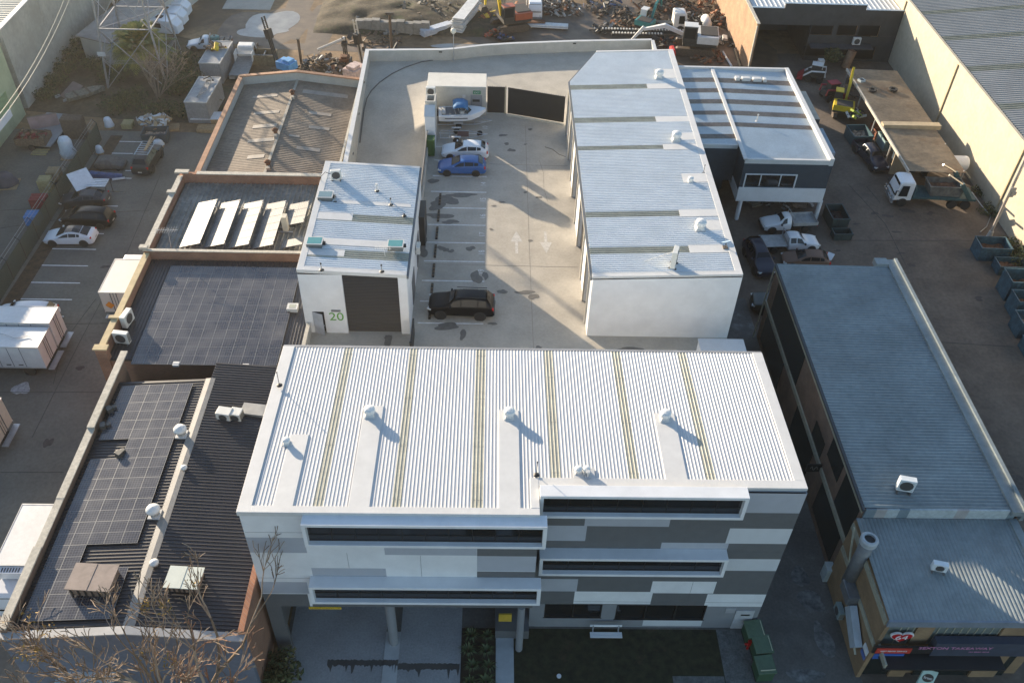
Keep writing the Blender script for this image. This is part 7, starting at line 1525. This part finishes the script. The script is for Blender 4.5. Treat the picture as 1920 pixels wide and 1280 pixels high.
ac(1625,115,L,'white fridge standing outside the dark building',(.7,.7,1.6),0,1,MW,.05,pos=(41.3,107.0,0)); ac(0,0,PY(1605,77,110).z-.4,'white condenser on the dark building wall between the upper and lower windows',(1.0,.4,.9),0,1,MW,.02,pos=(PY(1605,77,110).x,109.8,0))
# leaning pole by the cream wall
t=thing('power_pole','tall pale power pole with stays standing by the cream wall','pole',(P(1853,447,L).x,P(1853,447,L).y,L)); b0=P(1853,447,L); m=MB(); 
top=PX(1930,300,b0.x-.2); m.cyl(b0,(b0.x-.1,b0.y+.1,6.5),.14,.09,n=10); m.obj('pole',mat('pole_grey',(.35,.31,.27),.8,0,.15,3),t); m=MB(); m.box(b0.x-.3,b0.x+.3,b0.y-.25,b0.y-.12,L+5,L+6); m.obox((b0.x+.2,b0.y-.2,L+5.4),(.5,.2,.35)); m.obj('switch_box',mat('switch_grey',(.3,.3,.28),.6),t); m=MB(); m.tube([(b0.x+.12,b0.y,L+.1),(b0.x+.12,b0.y+.1,6)],.03,5); m.obj('conduit',STEEL,t)
m=MB(); m.cyl((b0.x,b0.y,L),(b0.x,b0.y,L+.9),.3,.22,n=8); m.obj('concrete_foot',CONW,t)
t=thing('hose','thin pale hose hanging in a loop beside the skip truck tail','hose',(45.5,77,L)); a=P(1822,360,L+1.5); m=MB(); m.tube([a,P(1840,385,L+.6),P(1858,405,L+.1),P(1850,425,L+.1),P(1838,435,L+.1)],.05,6); m.obj('hose_line',STEEL,t)
# lean sign etc under the office
q=P(1415,385,L); t=thing('pallet','dusty pallet lying under the raised office front','pallet',(q.x,q.y+.3,L),R(25)); m=MB()
for k in range(6): m.box(-.6,.6,-.55+k*.2,-.42+k*.2,.1,.13)
m.box(-.6,.6,-.55,-.45,0,.1); m.box(-.6,.6,.45,.55,0,.1); m.obj('deck_board',mat('dusty_board',(.22,.20,.15),.9),t,local=True); m=MB(); m.box(-.55,.55,-.4,.4,.131,.3); m.obj('load',mat('dusty_load',(.20,.19,.15),.9),t,local=True)
q=P(1475,385,L); heap('scrap_heap','brown bric a brac stored in the dark under the raised office',q.x,q.y+1.2,80,SC[:3],3.2,1.0,55)
# ================================================================ LEFT CAR PARK DETAILS
m=MB()
for px0,px1,py in [(165,235,355)]: pass
z=L+.007
for k in range(12):
    pyl=[(10,100,None)]
lines=[(24,136,560),(43,151,529),(64,166,497),(77,181,466),(175,195,438),(200,235,360),(150,235,359),(125,222,385),(215,247,334),(235,247,320),(186,250,287),(205,270,265)]
for a0,a1,py in lines:
    a=P(a0,py,L);b=P(a1,py,L); m.box(a.x,b.x,a.y-.06,a.y+.06,L,z)
a=P(113,593,L); m.box(a.x-1,a.x+.3,a.y-.06,a.y+.06,L,z)
struct(m.obj('bay_marking',WLINE))
m=MB()
JD=mat('slab_joint',(.07,.064,.058),.9)
for pts in [[(180,560),(120,640),(100,720)],[(110,608),(208,606)],[(0,735),(190,735)],[(280,395),(210,398),(0,428)],[(300,330),(240,470),(150,640),(60,820)],[(0,885),(120,885)],[(0,395),(60,392)],[(0,500),(20,498)]]:
    w=[P(x,y,L) for x,y in pts]; m.tube([(p.x,p.y,L+.0) for p in w],.028,4)
struct(m.obj('slab_joint',JD))
m=MB()
for pts in [[(1560,451),(1830,451)],[(1590,345),(1660,420),(1700,500)],[(1740,640),(1900,650)],[(1650,380),(1625,350)]]:
    w=[P(x,y,L) for x,y in pts]; m.tube([(p.x,p.y,L+.0) for p in w],.03,4)
struct(m.obj('slab_joint',JD))
m=MB(); rnd=random.Random(9)
for px,py,rx,ry in [(1700,395,.7,.4),(1640,400,.5,.2),(1665,405,.6,.25),(1745,400,.4,.3),(1605,420,.3,.2),(1680,435,.4,.2),(1708,497,.3,.3),(1690,475,.4,.15),(1605,530,.5,.15),(1850,880,.7,.5),(1905,905,.6,.8),(1835,560,.4,.3),(1785,690,.3,.2),(1570,470,.3,.2),(60,660,.6,.3),(90,830,.3,.5),(200,500,.5,.2),(150,690,.4,.2)]:
    c=P(px,py,L); k_=len(m.f); m.poly([(x,y,L+.009+k_*.0006) for x,y in blob(c.x,c.y,rx,ry,26,px,.3)])
struct(m.obj('oil_stain',mat('yard_stain',(.075,.062,.053),.85,0,.2,3)))
m=MB(); c=P(40,728,L); m.poly([(x,y,L+.008) for x,y in blob(c.x,c.y,.55,.8,24,3,.3)]); struct(m.obj('paint_spill',mat('spill',(.35,.35,.35),.8,0,.3,4)))
m=MB(); m.poly([(-42.6,40,L+.012),(-41.2,40,L+.012),(-40.5,88,L+.012),(-41.8,88,L+.012)]); struct(m.obj('garden_strip',mat('strip_soil',(.075,.05,.028),.95,0,.4,2,.6,20)))
fn=thing('mesh_fence','green mesh fence with barbed wire arms dividing the left car park','fence',(-42.4,65,L)); posts=[(-42.5+.0*k,48+k*3.0) for k in range(14)]
m=MB()
for x,y in posts: m.part(); m.cyl((x,y,L),(x,y,L+2.1),.045,n=6); m.cyl((x,y,L+2.1),(x-.35,y,L+2.5),.03,n=5)
m.each('post',mat('fence_post_dark',(.03,.03,.028),.7),fn)
mm2=bpy.data.materials.new('fence_mesh'); mm2.use_nodes=True; n_=mm2.node_tree; pb=n_.nodes['Principled BSDF']; pb.inputs['Base Color'].default_value=(.05,.075,.06,1); pb.inputs['Roughness'].default_value=.8
tc=n_.nodes.new('ShaderNodeTexCoord'); wv=n_.nodes.new('ShaderNodeTexChecker'); wv.inputs['Scale'].default_value=18; n_.links.new(tc.outputs['Object'],wv.inputs[0]); mp_=n_.nodes.new('ShaderNodeMapRange'); n_.links.new(wv.outputs['Fac'],mp_.inputs[0]); mp_.inputs[3].default_value=.45; mp_.inputs[4].default_value=.95; n_.links.new(mp_.outputs[0],pb.inputs['Alpha'])
m=MB(); m.box(-42.52,-42.5,48,87,L+.05,L+2.05); m.obj('mesh_panel',mm2,fn)
m=MB(); m.tube([(-42.7,48,L+2.3),(-42.7,87,L+2.3)],.012,4); m.tube([(-42.85,48,L+2.5),(-42.85,87,L+2.5)],.012,4); m.obj('barbed_wire',STEEL,fn)
def pallets(label,px,py,n,mt,rz=0,w_=1.2,gap=.15,z0=L):
    q=P(px,py,z0); t=thing('pallet_stack',label,'pallets',(q.x,q.y+.6,z0),rz)
    for k in range(n):
        m=MB(); zz=k*gap
        for j in range(6): m.box(-w_/2,w_/2,-.58+j*.21,-.46+j*.21,zz+.11,zz+.135)
        for j in (-.55,0,.47): m.box(-w_/2,w_/2,j,j+.08,zz,zz+.1) if j!=0 else m.box(-w_/2,w_/2,-.04,.04,zz,zz+.11)
        m.obj('pallet',mt,t,local=True)
    return t
pallets('stack of pale wooden pallets beside the green mesh fence',86,362,9,mat('pallet_pale',(.42,.34,.17),.85,0,.15,5),R(5))
pallets('stack of weathered pallets just beyond the pale ones by the fence',102,343,8,WOOD,R(5))
pallets('stack of dark red pallets beside the fence',73,392,7,mat('pallet_red',(.28,.03,.035),.7,0,.15,5),R(5),1.5)
pallets('stack of bright blue pallets beside the fence',62,424,7,mat('pallet_blue',(.07,.25,.55),.6,0,.15,5),R(2),1.3)
pallets('tall stack of dark wooden pallets and crates left of the scrub',142,262,16,mat('pallet_dark',(.15,.11,.08),.9,0,.2,5),R(0),2.2)
pallets('single light pallet lying on the ground in the top left yard',72,292,1,MC['pallet_pale'],R(0),1.6)
pallets('light pallet leaning stack by the bushes at the end of the bays',238,243,4,MC['pallet_pale'],R(0),1.1)
pallets('broken pallets spread on cardboard beside the rubbish skip',320,247,2,WOOD,R(12),1.6)
pallets('low pallets under a white sheet beside the parapet wall',385,250,3,WOOD,R(0),1.9)
def wrapped(label,px,py,s,h_,mt,name='wrapped_load'):
    q=P(px,py,L); t=thing(name,label,'load',(q.x,q.y+.5,L),R(8)); m=MB(); rg=[]
    for zz,k in ((0,1),(h_*.3,1.05),(h_*.5,.9),(h_*.8,.85),(h_,.6)): rg.append([Vector((s*k*math.cos(a)*(1+.12*math.sin(3*a+zz*3)),s*k*.8*math.sin(a),zz)) for a in [i*math.pi/5 for i in range(10)]])
    m.loft(rg); m.obj('wrap',mt,t,local=True,smooth=True); m=MB(); m.box(-s,s,-s*.8,s*.8,-.0,.12); m.obj('pallet',WOOD,t,local=True); return t
PLW=mat('plastic_white',(.58,.62,.66),.35,0,.1,3)
wrapped('tall load wrapped in white plastic standing by the fence',128,300,.8,2.4,PLW); wrapped('white plastic bag of goods on the fence strip',203,243,.5,1.2,PLW); wrapped('small white sack beside the fence strip near the covered car',185,292,.4,.9,PLW); wrapped('dark bulky bag at the far left edge of the upper yard',8,352,1.2,1.3,mat('bag_purple',(.08,.075,.09),.8))
q=P(152,335,L+2); t=thing('white_board','large white board tilted on edge beside the fence','board',(q.x,q.y,L)); m=MB(); m.M=Matrix.Translation((0,0,1.9))@Matrix.Rotation(R(42),4,'Z')@Matrix.Rotation(R(35),4,'X'); m.box(-1.0,1.0,-1.0,1.0,-.04,.04); m.obj('board',PLW,t,local=True); m=MB(); m.box(-.5,.5,-.3,.3,0,1.4); m.obj('support',SC[0],t,local=True)
q=P(190,336,L); t=thing('blue_tarpaulin','long blue tarpaulin bundle in front of the covered car','tarpaulin',(q.x,q.y+.2,L)); m=MB(); m.tube([(-2.3,0,.25),(-1,.1,.35),(0.5,-.05,.3),(2.1,.1,.22)],[.3,.4,.38,.25],8); m.obj('tarp',mat('tarp_blue',(.04,.08,.20),.5,0,.3,2),t,local=True); m=MB(); m.tube([(1.2,-.4,.1),(2.4,-.1,.15)],.12,6); m.obj('roll',PLW,t,local=True)
q=P(185,372,L); t=thing('shelf_rack','steel rack with five white shelves behind the black people mover','rack',(q.x,q.y+.4,L)); m=MB()
for k in range(5): m.part(); m.box(-1.1,1.1,-.6+k*.3,-.42+k*.3,1.5,1.55)
m.each('shelf',PLW,t,local=True); m=MB()
for x in (-1.1,1.05):
    for y in (-.6,.8): m.part(); m.box(x,x+.05,y,y+.05,0,1.5)
m.each('leg',SC[0],t,local=True)
sk=skipbin('rubbish_skip','open skip overflowing with plastic and rubbish at the end of the bays',(P(290,270,L).x,P(290,270,L).y+.9,L),R(5),(2.6,1.7,1.1),mat('skip_dark',(.05,.07,.08),.6),mat('mixed_rubbish',(.35,.27,.2)),None)
q=P(285,250,L); heap('rubbish_heap','pale plastic and timber rubbish heaped on the open skip',q.x+.1,q.y+1.0,110,[PLW,SC[3],WOOD,SC[2]],1.7,.8,77,z0=L+.8)
q=P(298,275,L); wrapped('clear plastic bag of rubbish beside the overflowing skip',295,278,.6,.7,PLW)
q=P(388,232,L); t=thing('white_sheet','flat white sheet over boards beside the parapet wall','sheet',(q.x,q.y+.6,L+.6)); m=MB(); m.obox((0,0,.05),(3.4,1.7,.06),R(3)); m.obj('sheet',PLW,t,local=True); m=MB(); m.box(-1.5,1.5,-.7,.7,-.6,0); m.obj('boards',WOOD,t,local=True)
q=P(78,245,L); t=thing('ramp_trailer','flat grey loading ramp trailer in the top left yard','trailer',(q.x+1.4,q.y-1,L)); m=MB(); m.M=Matrix.Rotation(R(-8),4,'Z')@Matrix.Rotation(R(4),4,'X'); m.box(-1.7,1.7,-3,3,.7,.85); m.obj('deck',mat('deck_grey',(.26,.27,.28),.7,0,.12,1),t,local=True)
for y in (-.5,.5): wheel(t,-1.6,y,.38,.22); wheel(t,1.6,y,.38,.22)
q=P(60,285,L); t=thing('cage_trailer','cage trailer filled with dark red rubbish in the top left yard','trailer',(q.x,q.y+1.2,L)); m=MB()
for a in [(-1.6,1.6,-1,-.95),(-1.6,1.6,.95,1),(-1.6,-1.55,-.95,.95),(1.55,1.6,-.95,.95)]: m.box(a[0],a[1],a[2],a[3],.7,1.4)
m.box(-1.6,1.6,-1,1,.6,.69); m.obj('cage',SC[1],t,local=True); m=MB(); rnd=random.Random(2)
for k in range(60): m.obox((rnd.uniform(-1.4,1.4),rnd.uniform(-.8,.8),rnd.uniform(.9,1.6)),(.4,.3,.2),rnd.uniform(0,3),k%2,rnd.uniform(-.6,.6))
m.obj('load',[mat('red_rubbish',(.20,.03,.03),.7),SC[1]],t,local=True)
for y in (-.95,.95): wheel(t,0,y,.36,.22)
q=P(78,238,L); t=thing('pink_wall','low pink painted wall behind the cage trailer','wall',(q.x,q.y,L)); m=MB(); a=P(50,222,L+2.2);b=P(104,214,L+2.2); m.prism([(a.x,a.y),(b.x,b.y),(b.x,b.y+.2),(a.x,a.y+.2)],L,L+2.2); m.obj('wall_panel',mat('pink_render',(.36,.25,.24),.85,0,.12,1),t); m=MB(); m.prism([(a.x,a.y-.02),(b.x,b.y-.02),(b.x,b.y+.22),(a.x,a.y+.22)],L+2.2,L+2.26); m.obj('wall_cap',mat('pink_cap',(.20,.15,.14),.85),t)
q=P(160,182,L); t=thing('wrecked_boat','derelict wooden dinghy frame lying in the scrub','boat',(q.x,q.y,L),R(40)); m=MB(); m.loft([[Vector((x,w_,.7)),Vector((x,w_*.7,.2)),Vector((x,0,.05)),Vector((x,-w_*.7,.2)),Vector((x,-w_,.7)),Vector((x,0,.55))] for x,w_ in ((-2,.7),(0,.9),(1.5,.6),(2.4,.05))]); m.obj('hull',mat('old_wood',(.24,.21,.16),.9,0,.3,4),t,local=True); m=MB(); m.box(-1,-.8,-.8,.8,.72,.78); m.box(.4,.6,-.8,.8,.72,.78); m.obj('thwart',SC[1],t,local=True)
q=P(147,175,L); t=thing('scrap_trailer','small broken trailer tipped beside the derelict dinghy','trailer',(q.x-.5,q.y-.3,L),R(-35)); m=MB(); m.M=Matrix.Rotation(R(25),4,'X'); m.box(-.9,.9,-1.3,1.3,.4,.5); m.obj('deck',mat('old_deck',(.25,.19,.17),.9),t,local=True); m=MB(); m.box(-.8,-.7,-1.8,-1.2,.0,.3); m.box(.7,.8,-1.8,-1.2,0,.3); m.obj('leg',SC[3],t,local=True)
t=thing('overhead_wire','pair of overhead wires crossing the top left corner','cable',(-50,80,5)); m=MB()
for a,b in (((0,200,),(118,0)),((0,215),(128,0))):
    p0=P(a[0]-30,a[1]+50,9);p1=P(b[0]+6,b[1]-10,9); m.part(); m.tube([p0.lerp(p1,k/10)+Vector((0,0,-.8*(1-((k/5)-1)**2))) for k in range(11)],.022,4)
m.each('wire',mat('wire_pale',(.45,.42,.32),.5),t)
# ================================================================ PYLON
py_=thing('transmission_tower','tall galvanised lattice transmission tower rising out of the top of the picture','pylon',(-42.1,102.6,L)); PST=mat('pylon_steel',(.34,.33,.33),.5,.4,.1,3)
bx,by_=-42.0,102.4
def pc(h_,sx,sy): k=3.5*(1-h_/44); return Vector((bx+sx*k,by_+sy*k*1.05,L+h_))
lv=[0,3.4,7.0,10.6,14.4,18.2,22,26,30]
def angle(m,a,b,w_=.09): m.tube([a,b],w_,4)
m=MB()
for sx,sy in ((-1,-1),(1,-1),(1,1),(-1,1)): m.part(); angle(m,pc(0,sx,sy),pc(31,sx,sy),.13)
m.each('leg',PST,py_)
cs=[(-1,-1),(1,-1),(1,1),(-1,1)]
m=MB()
for i in range(1,len(lv)):
    for k in range(4):
        a,b=cs[k],cs[(k+1)%4]
        if i%2==0 : m.part(); angle(m,pc(lv[i],*a),pc(lv[i],*b),.08)
m.each('cross_member',PST,py_)
m=MB()
for i in range(0,len(lv)-2,2):
    for k in range(4):
        a,b=cs[k],cs[(k+1)%4]
        A0,B0,A2,B2=pc(lv[i],*a),pc(lv[i],*b),pc(lv[i+2],*a),pc(lv[i+2],*b)
        angle(m,A0,B2,.06); angle(m,B0,A2,.06); mid=(A0+B0+A2+B2)/4
        A1,B1=pc(lv[i+1],*a),pc(lv[i+1],*b); angle(m,A1,(A0+mid)/2,.045); angle(m,A1,(A2+mid)/2,.045); angle(m,B1,(B0+mid)/2,.045); angle(m,B1,(B2+mid)/2,.045)
    angle(m,(pc(lv[i+2],-1,-1)),(pc(lv[i+2],1,1)),.05)
m.obj('lattice_brace',PST,py_)
m=MB()
for k in range(4):
    a,b=cs[k],cs[(k+1)%4]; P0,P1=pc(3.0,*a),pc(3.0,*b)
    for j in range(3): angle(m,P0+Vector((0,0,j*.18)),P1+Vector((0,0,j*.18)),.018)
m.obj('barbed_guard',PST,py_)
m=MB(); q=pc(4.2,-1,-1); m.box(q.x-.5,q.x+.4,q.y-.2,q.y-.15,q.z-.3,q.z+.2); m.obj('warning_plate',WF,py_)
# ================================================================ VEGETATION
LF=[mat('leaf_dark',(.035,.05,.018),.8,0,.4,3),mat('leaf_mid',(.07,.085,.03),.8,0,.4,3),mat('leaf_olive',(.12,.11,.04),.8,0,.4,3)]
def leaves(m,c,rad,n,size,rnd,nm=3,up=.3):
    for k in range(n):
        while True:
            p=Vector((rnd.uniform(-1,1),rnd.uniform(-1,1),rnd.uniform(-1,1)))
            if p.length<1: break
        q=p*(.45+.55*p.length); nz=noise.noise(Vector((q.x*2.3+c[0],q.y*2.3+c[1],q.z*2.3)))
        if nz<-.22: continue
        pos=Vector(c)+Vector((q.x*rad[0],q.y*rad[1],q.z*rad[2])); s=size*rnd.uniform(.6,1.4)
        d1=Vector((rnd.gauss(0,1),rnd.gauss(0,1),rnd.gauss(0,1)+up)).normalized(); d2=d1.orthogonal().normalized(); d3=d1.cross(d2)
        a=rnd.uniform(0,6.28); u=d2*math.cos(a)+d3*math.sin(a); v=d1
        mi=min(nm-1,max(0,int(1.2+nz*3+rnd.uniform(-.6,.6))))
        m.add([pos-v*s,pos+u*s*.4,pos+v*s,pos-u*s*.4],[(0,1,2,3)],mi)
def shrub(label,x,y,z0,rx,ry,h_,n,size,seed,cat='shrub',name='shrub',mats=LF,group=None):
    t=thing(name,label,cat,(x,y,z0),0,group); rnd=random.Random(seed); m=MB()
    for k in range(4): a=rnd.uniform(0,6.28); m.tube([(0,0,0),(rx*.3*math.cos(a),ry*.3*math.sin(a),h_*.4),(rx*.5*math.cos(a),ry*.5*math.sin(a),h_*.75)],[.06,.04,.015],5)
    m.obj('stem',mat('bark',(.12,.09,.06),.9,0,.25,5),t,local=True); m=MB(); nb=5
    for k in range(nb): a=2*math.pi*k/nb; leaves(m,(rx*.45*math.cos(a),ry*.45*math.sin(a),h_*rnd.uniform(.35,.6)),(rx*.6,ry*.6,h_*.45),n//nb,size,rnd)
    m.obj('foliage',mats,t,local=True); return t
GV='bushes around the pylon'
for px,py,rx,h_,n,lb in [(350,135,2.2,2.6,1500,'olive bush right of the pylon foot'),(352,168,2.4,2.8,1700,'rounded green bush between the bare tree and the nearer container'),(330,175,1.8,2.0,900,'low dark bush at the right pylon leg'),(225,205,2.5,1.6,900,'low scrub bush at the end of the parking bays'),(300,215,2.8,1.5,1000,'dark hedge bush behind the overflowing skip'),(350,215,2.0,1.4,800,'dark bush beside the nearer container end'),(215,150,2.4,1.8,1100,'green bush under the left side of the pylon'),(180,130,2.0,1.6,800,'dark bush left of the pylon leg'),(150,95,1.6,1.8,700,'bush against the stained wall behind the dusty car'),(138,115,1.7,1.8,800,'second bush along the stained wall'),(122,138,1.8,1.8,800,'third bush along the stained wall going towards the street'),(105,160,1.8,1.7,800,'fourth bush along the stained wall'),(90,185,1.6,1.5,700,'nearest bush along the stained wall'),(250,190,2.0,1.6,800,'brown green scrub left of the bare tree foot'),(395,200,1.4,1.2,400,'small weed clump between the containers and the parapet')]:
    q=P(px,py,L); shrub(lb,q.x,q.y,L,rx,rx*.8,h_,n,.16,int(px*3+py),group=GV)
for px,py,rx,h_,n,lb in [(1880,470,1.4,1.4,700,'green bush behind the first blue skip bin'),(1900,500,1.5,1.6,800,'green bush at the foot of the cream wall near the tall bin'),(1845,400,1.4,1.0,500,'low weeds at the foot of the cream wall beside the pole'),(1830,365,1.2,.9,400,'low weeds behind the skip truck tail')]:
    q=P(px,py,L); shrub(lb,q.x+.6,q.y,L,rx,rx,h_,n,.14,px,group='bushes along the cream wall')
q=P(548,1275,L); shrub('dark spiky shrub at the left edge of the driveway',-12.2,25.9,L,1.3,1.6,1.8,900,.2,9)
q=P(1562,105,L); t=shrub('small potted style palm bush in front of the dark building',PY(1562,95,108).x,107.6,L+1.2,1.2,1.0,1.8,700,.22,31)
# strappy plants in the front bed
rnd=random.Random(6); proto=None; labs=['top left','top right','second row left','second row right','third row left','third row right','bottom left','bottom right']
STR=mat('strap_leaf',(.06,.085,.03),.6,0,.3,4)
k=0
for j,y in enumerate((28.7,27.7,26.7,25.7)):
    for i,x in enumerate((-.9,.1)):
        if proto is None:
            proto=thing('strappy_plant','','plant',(x,y,L)); m=MB()
            for q_ in range(46):
                a=rnd.uniform(0,6.28); l_=rnd.uniform(.35,.75); u=Vector((math.cos(a),math.sin(a),0)); s=Vector((-u.y,u.x,0))*.025; b=u*l_*.5+Vector((0,0,l_*.75)); e=u*l_+Vector((0,0,l_*.45)); m.add([-s,s,b+s,b-s],[(0,1,2,3)]); m.add([b-s,b+s,e],[(0,1,2)])
            m.obj('leaf',STR,proto,local=True); m=MB(); m.cyl((0,0,0),(0,0,.15),.08,n=8); m.obj('stem',MC['bark'],proto,local=True); o=proto
        else: o=dup(proto,(x+rnd.uniform(-.15,.15),y,L),rnd.uniform(0,6),scale=rnd.uniform(.8,1.15))
        tag(o,'strappy green plant in the dark bed by the entrance path, '+labs[k],'plant','strappy plants in the front bed'); k+=1
# palm
q=P(272,146,L); t=thing('palm_tree','big date palm with drooping yellow green fronds inside the pylon legs','tree',(q.x,q.y+1.5,L)); m=MB(); m.tube([(0,0,0),(.1,0,1.3),(.05,.1,3.4)],[.42,.36,.4],12); m.obj('trunk',mat('palm_bark',(.14,.10,.06),.95,0,.3,6),t,local=True); m=MB(); rnd=random.Random(11)
for k in range(150):
    a=rnd.uniform(0,6.28); el=rnd.uniform(-.1,1.4); ln=rnd.uniform(3.0,4.6); u=Vector((math.cos(a)*math.cos(el),math.sin(a)*math.cos(el),math.sin(el))); pts=[]
    for j in range(8): s=j/7; pts.append(Vector((0,0,3.4))+u*ln*s+Vector((0,0,-1.35*ln*.3*s*s)))
    side=Vector((-math.sin(a),math.cos(a),0))
    for j in range(7):
        for q_ in range(3):
            b=pts[j].lerp(pts[j+1],q_/3); dr_=(pts[j+1]-pts[j]).normalized(); w_=.62*math.sin(math.pi*min(1,(j+q_/3+.8)/8))+.08
            for sg in (1,-1): e=b+side*sg*w_+dr_*.3+Vector((0,0,-.12)); m.add([b-dr_*.05,b+dr_*.09,e+dr_*.04,e-dr_*.03],[(0,1,2,3)],k%2)
    if k%3==0: m.tube(pts,[.03]*7+[.008],4,1)
m.obj('crown',[mat('frond_green',(.12,.15,.035),.7,0,.3,2),mat('frond_yellow',(.26,.23,.05),.7,0,.3,2)],t,local=True)
# bare trees
def baretree(label,x,y,z0,h_,seed,r0=.28,spread=.55,lean=(0,0),levels=6,bark=None,nt=3,twig=.012,name='bare_tree',multi=1,leafn=0):
    t=thing(name,label,'tree',(x,y,z0)); rnd=random.Random(seed); mt=MB(); mc=MB(); tips=[]
    def grow(p,d_,ln,r,lv):
        n=3; pts=[p]; q=p.copy(); dd=d_.copy()
        for k in range(n):
            dd=(dd+Vector((rnd.gauss(0,.16),rnd.gauss(0,.16),rnd.gauss(0,.10)+.03))).normalized(); q=q+dd*ln/n; pts.append(q.copy())
        rs=[max(twig,r*(1-.38*k/n)) for k in range(n+1)]
        (mt if lv<2 else mc).tube(pts,rs,8 if lv<2 else (5 if lv<4 else 3),0 if lv<2 else rnd.choice((0,1)))
        if lv>=levels: tips.append(q); return
        nb=rnd.choice((2,3,3)) if lv<levels-1 else nt
        for k in range(nb):
            ax=Vector((rnd.gauss(0,1),rnd.gauss(0,1),rnd.gauss(0,.5))).normalized(); nd=(dd+ax*spread*rnd.uniform(.6,1.4)).normalized(); s=rnd.choice((1,1,.75)) if k else 1
            st_=pts[-1] if (k==0 or rnd.random()<.5) else pts[rnd.choice((1,2))]
            grow(st_,nd,ln*rnd.uniform(.62,.82)*s,rs[-1]*rnd.uniform(.66,.9),lv+1)
    for k in range(multi):
        a=rnd.uniform(0,6.28); sp=.35 if multi>1 else 0; grow(Vector((0,0,0)),Vector((lean[0]+sp*math.cos(a),lean[1]+sp*math.sin(a),1)).normalized(),h_*.3,r0,0)
    b1=bark or mat('bare_bark',(.17,.115,.07),.9,0,.35,2,.5,20); b2=mat('twig_pale',(.30,.225,.16),.85,0,.2,3)
    mt.obj('trunk',[b1],t,local=True,smooth=True); mc.obj('crown',[b1,b2],t,local=True)
    if leafn:
        m=MB(); 
        for k in range(leafn): c=rnd.choice(tips); leaves(m,c,(.45,.45,.45),26,.09,rnd,1)
        m.obj('leaf_cluster',[mat('autumn_leaf',(.24,.15,.03),.8,0,.4,4)],t,local=True)
    return t
baretree('bare tree with reddish bark in front of the blue grey wall, nearest the white building',-15.0,21.6,L,13,19,.45,.36,(-.08,.08),6,mat('bark_red',(.22,.12,.07),.9,0,.35,2,.5,20),3,.021,leafn=3)
baretree('forked bare tree with yellow leaf clumps before the middle of the blue grey wall',-17.3,21.2,L,18,23,.42,.40,(.0,.10),6,None,3,.021,leafn=10)
baretree('wide bare tree leaning left in front of the left half of the blue grey wall',-19.3,20.6,L,15.5,37,.42,.52,(-.2,.06),6,None,3,.021,leafn=7)
q=P(297,192,L); baretree('pale many stemmed bare tree in front of the pylon',q.x,q.y,L,8.0,4,.08,.30,(-.03,.02),4,mat('bare_pale',(.22,.165,.12),.9,0,.2,3),3,.012,multi=9)
# ================================================================ AIR
hm=bpy.data.materials.new('haze'); hm.use_nodes=True; hn=hm.node_tree; hn.nodes.remove(hn.nodes['Principled BSDF']); pv=hn.nodes.new('ShaderNodeVolumePrincipled'); pv.inputs['Color'].default_value=(.95,.92,.86,1); pv.inputs['Density'].default_value=.0002; pv.inputs['Anisotropy'].default_value=.6
hn.links.new(pv.outputs[0],hn.nodes['Material Output'].inputs['Volume'])
m=MB(); m.box(-160,190,-40,240,L-1,48); hz_=m.obj('haze',hm); hz_['kind']='stuff'
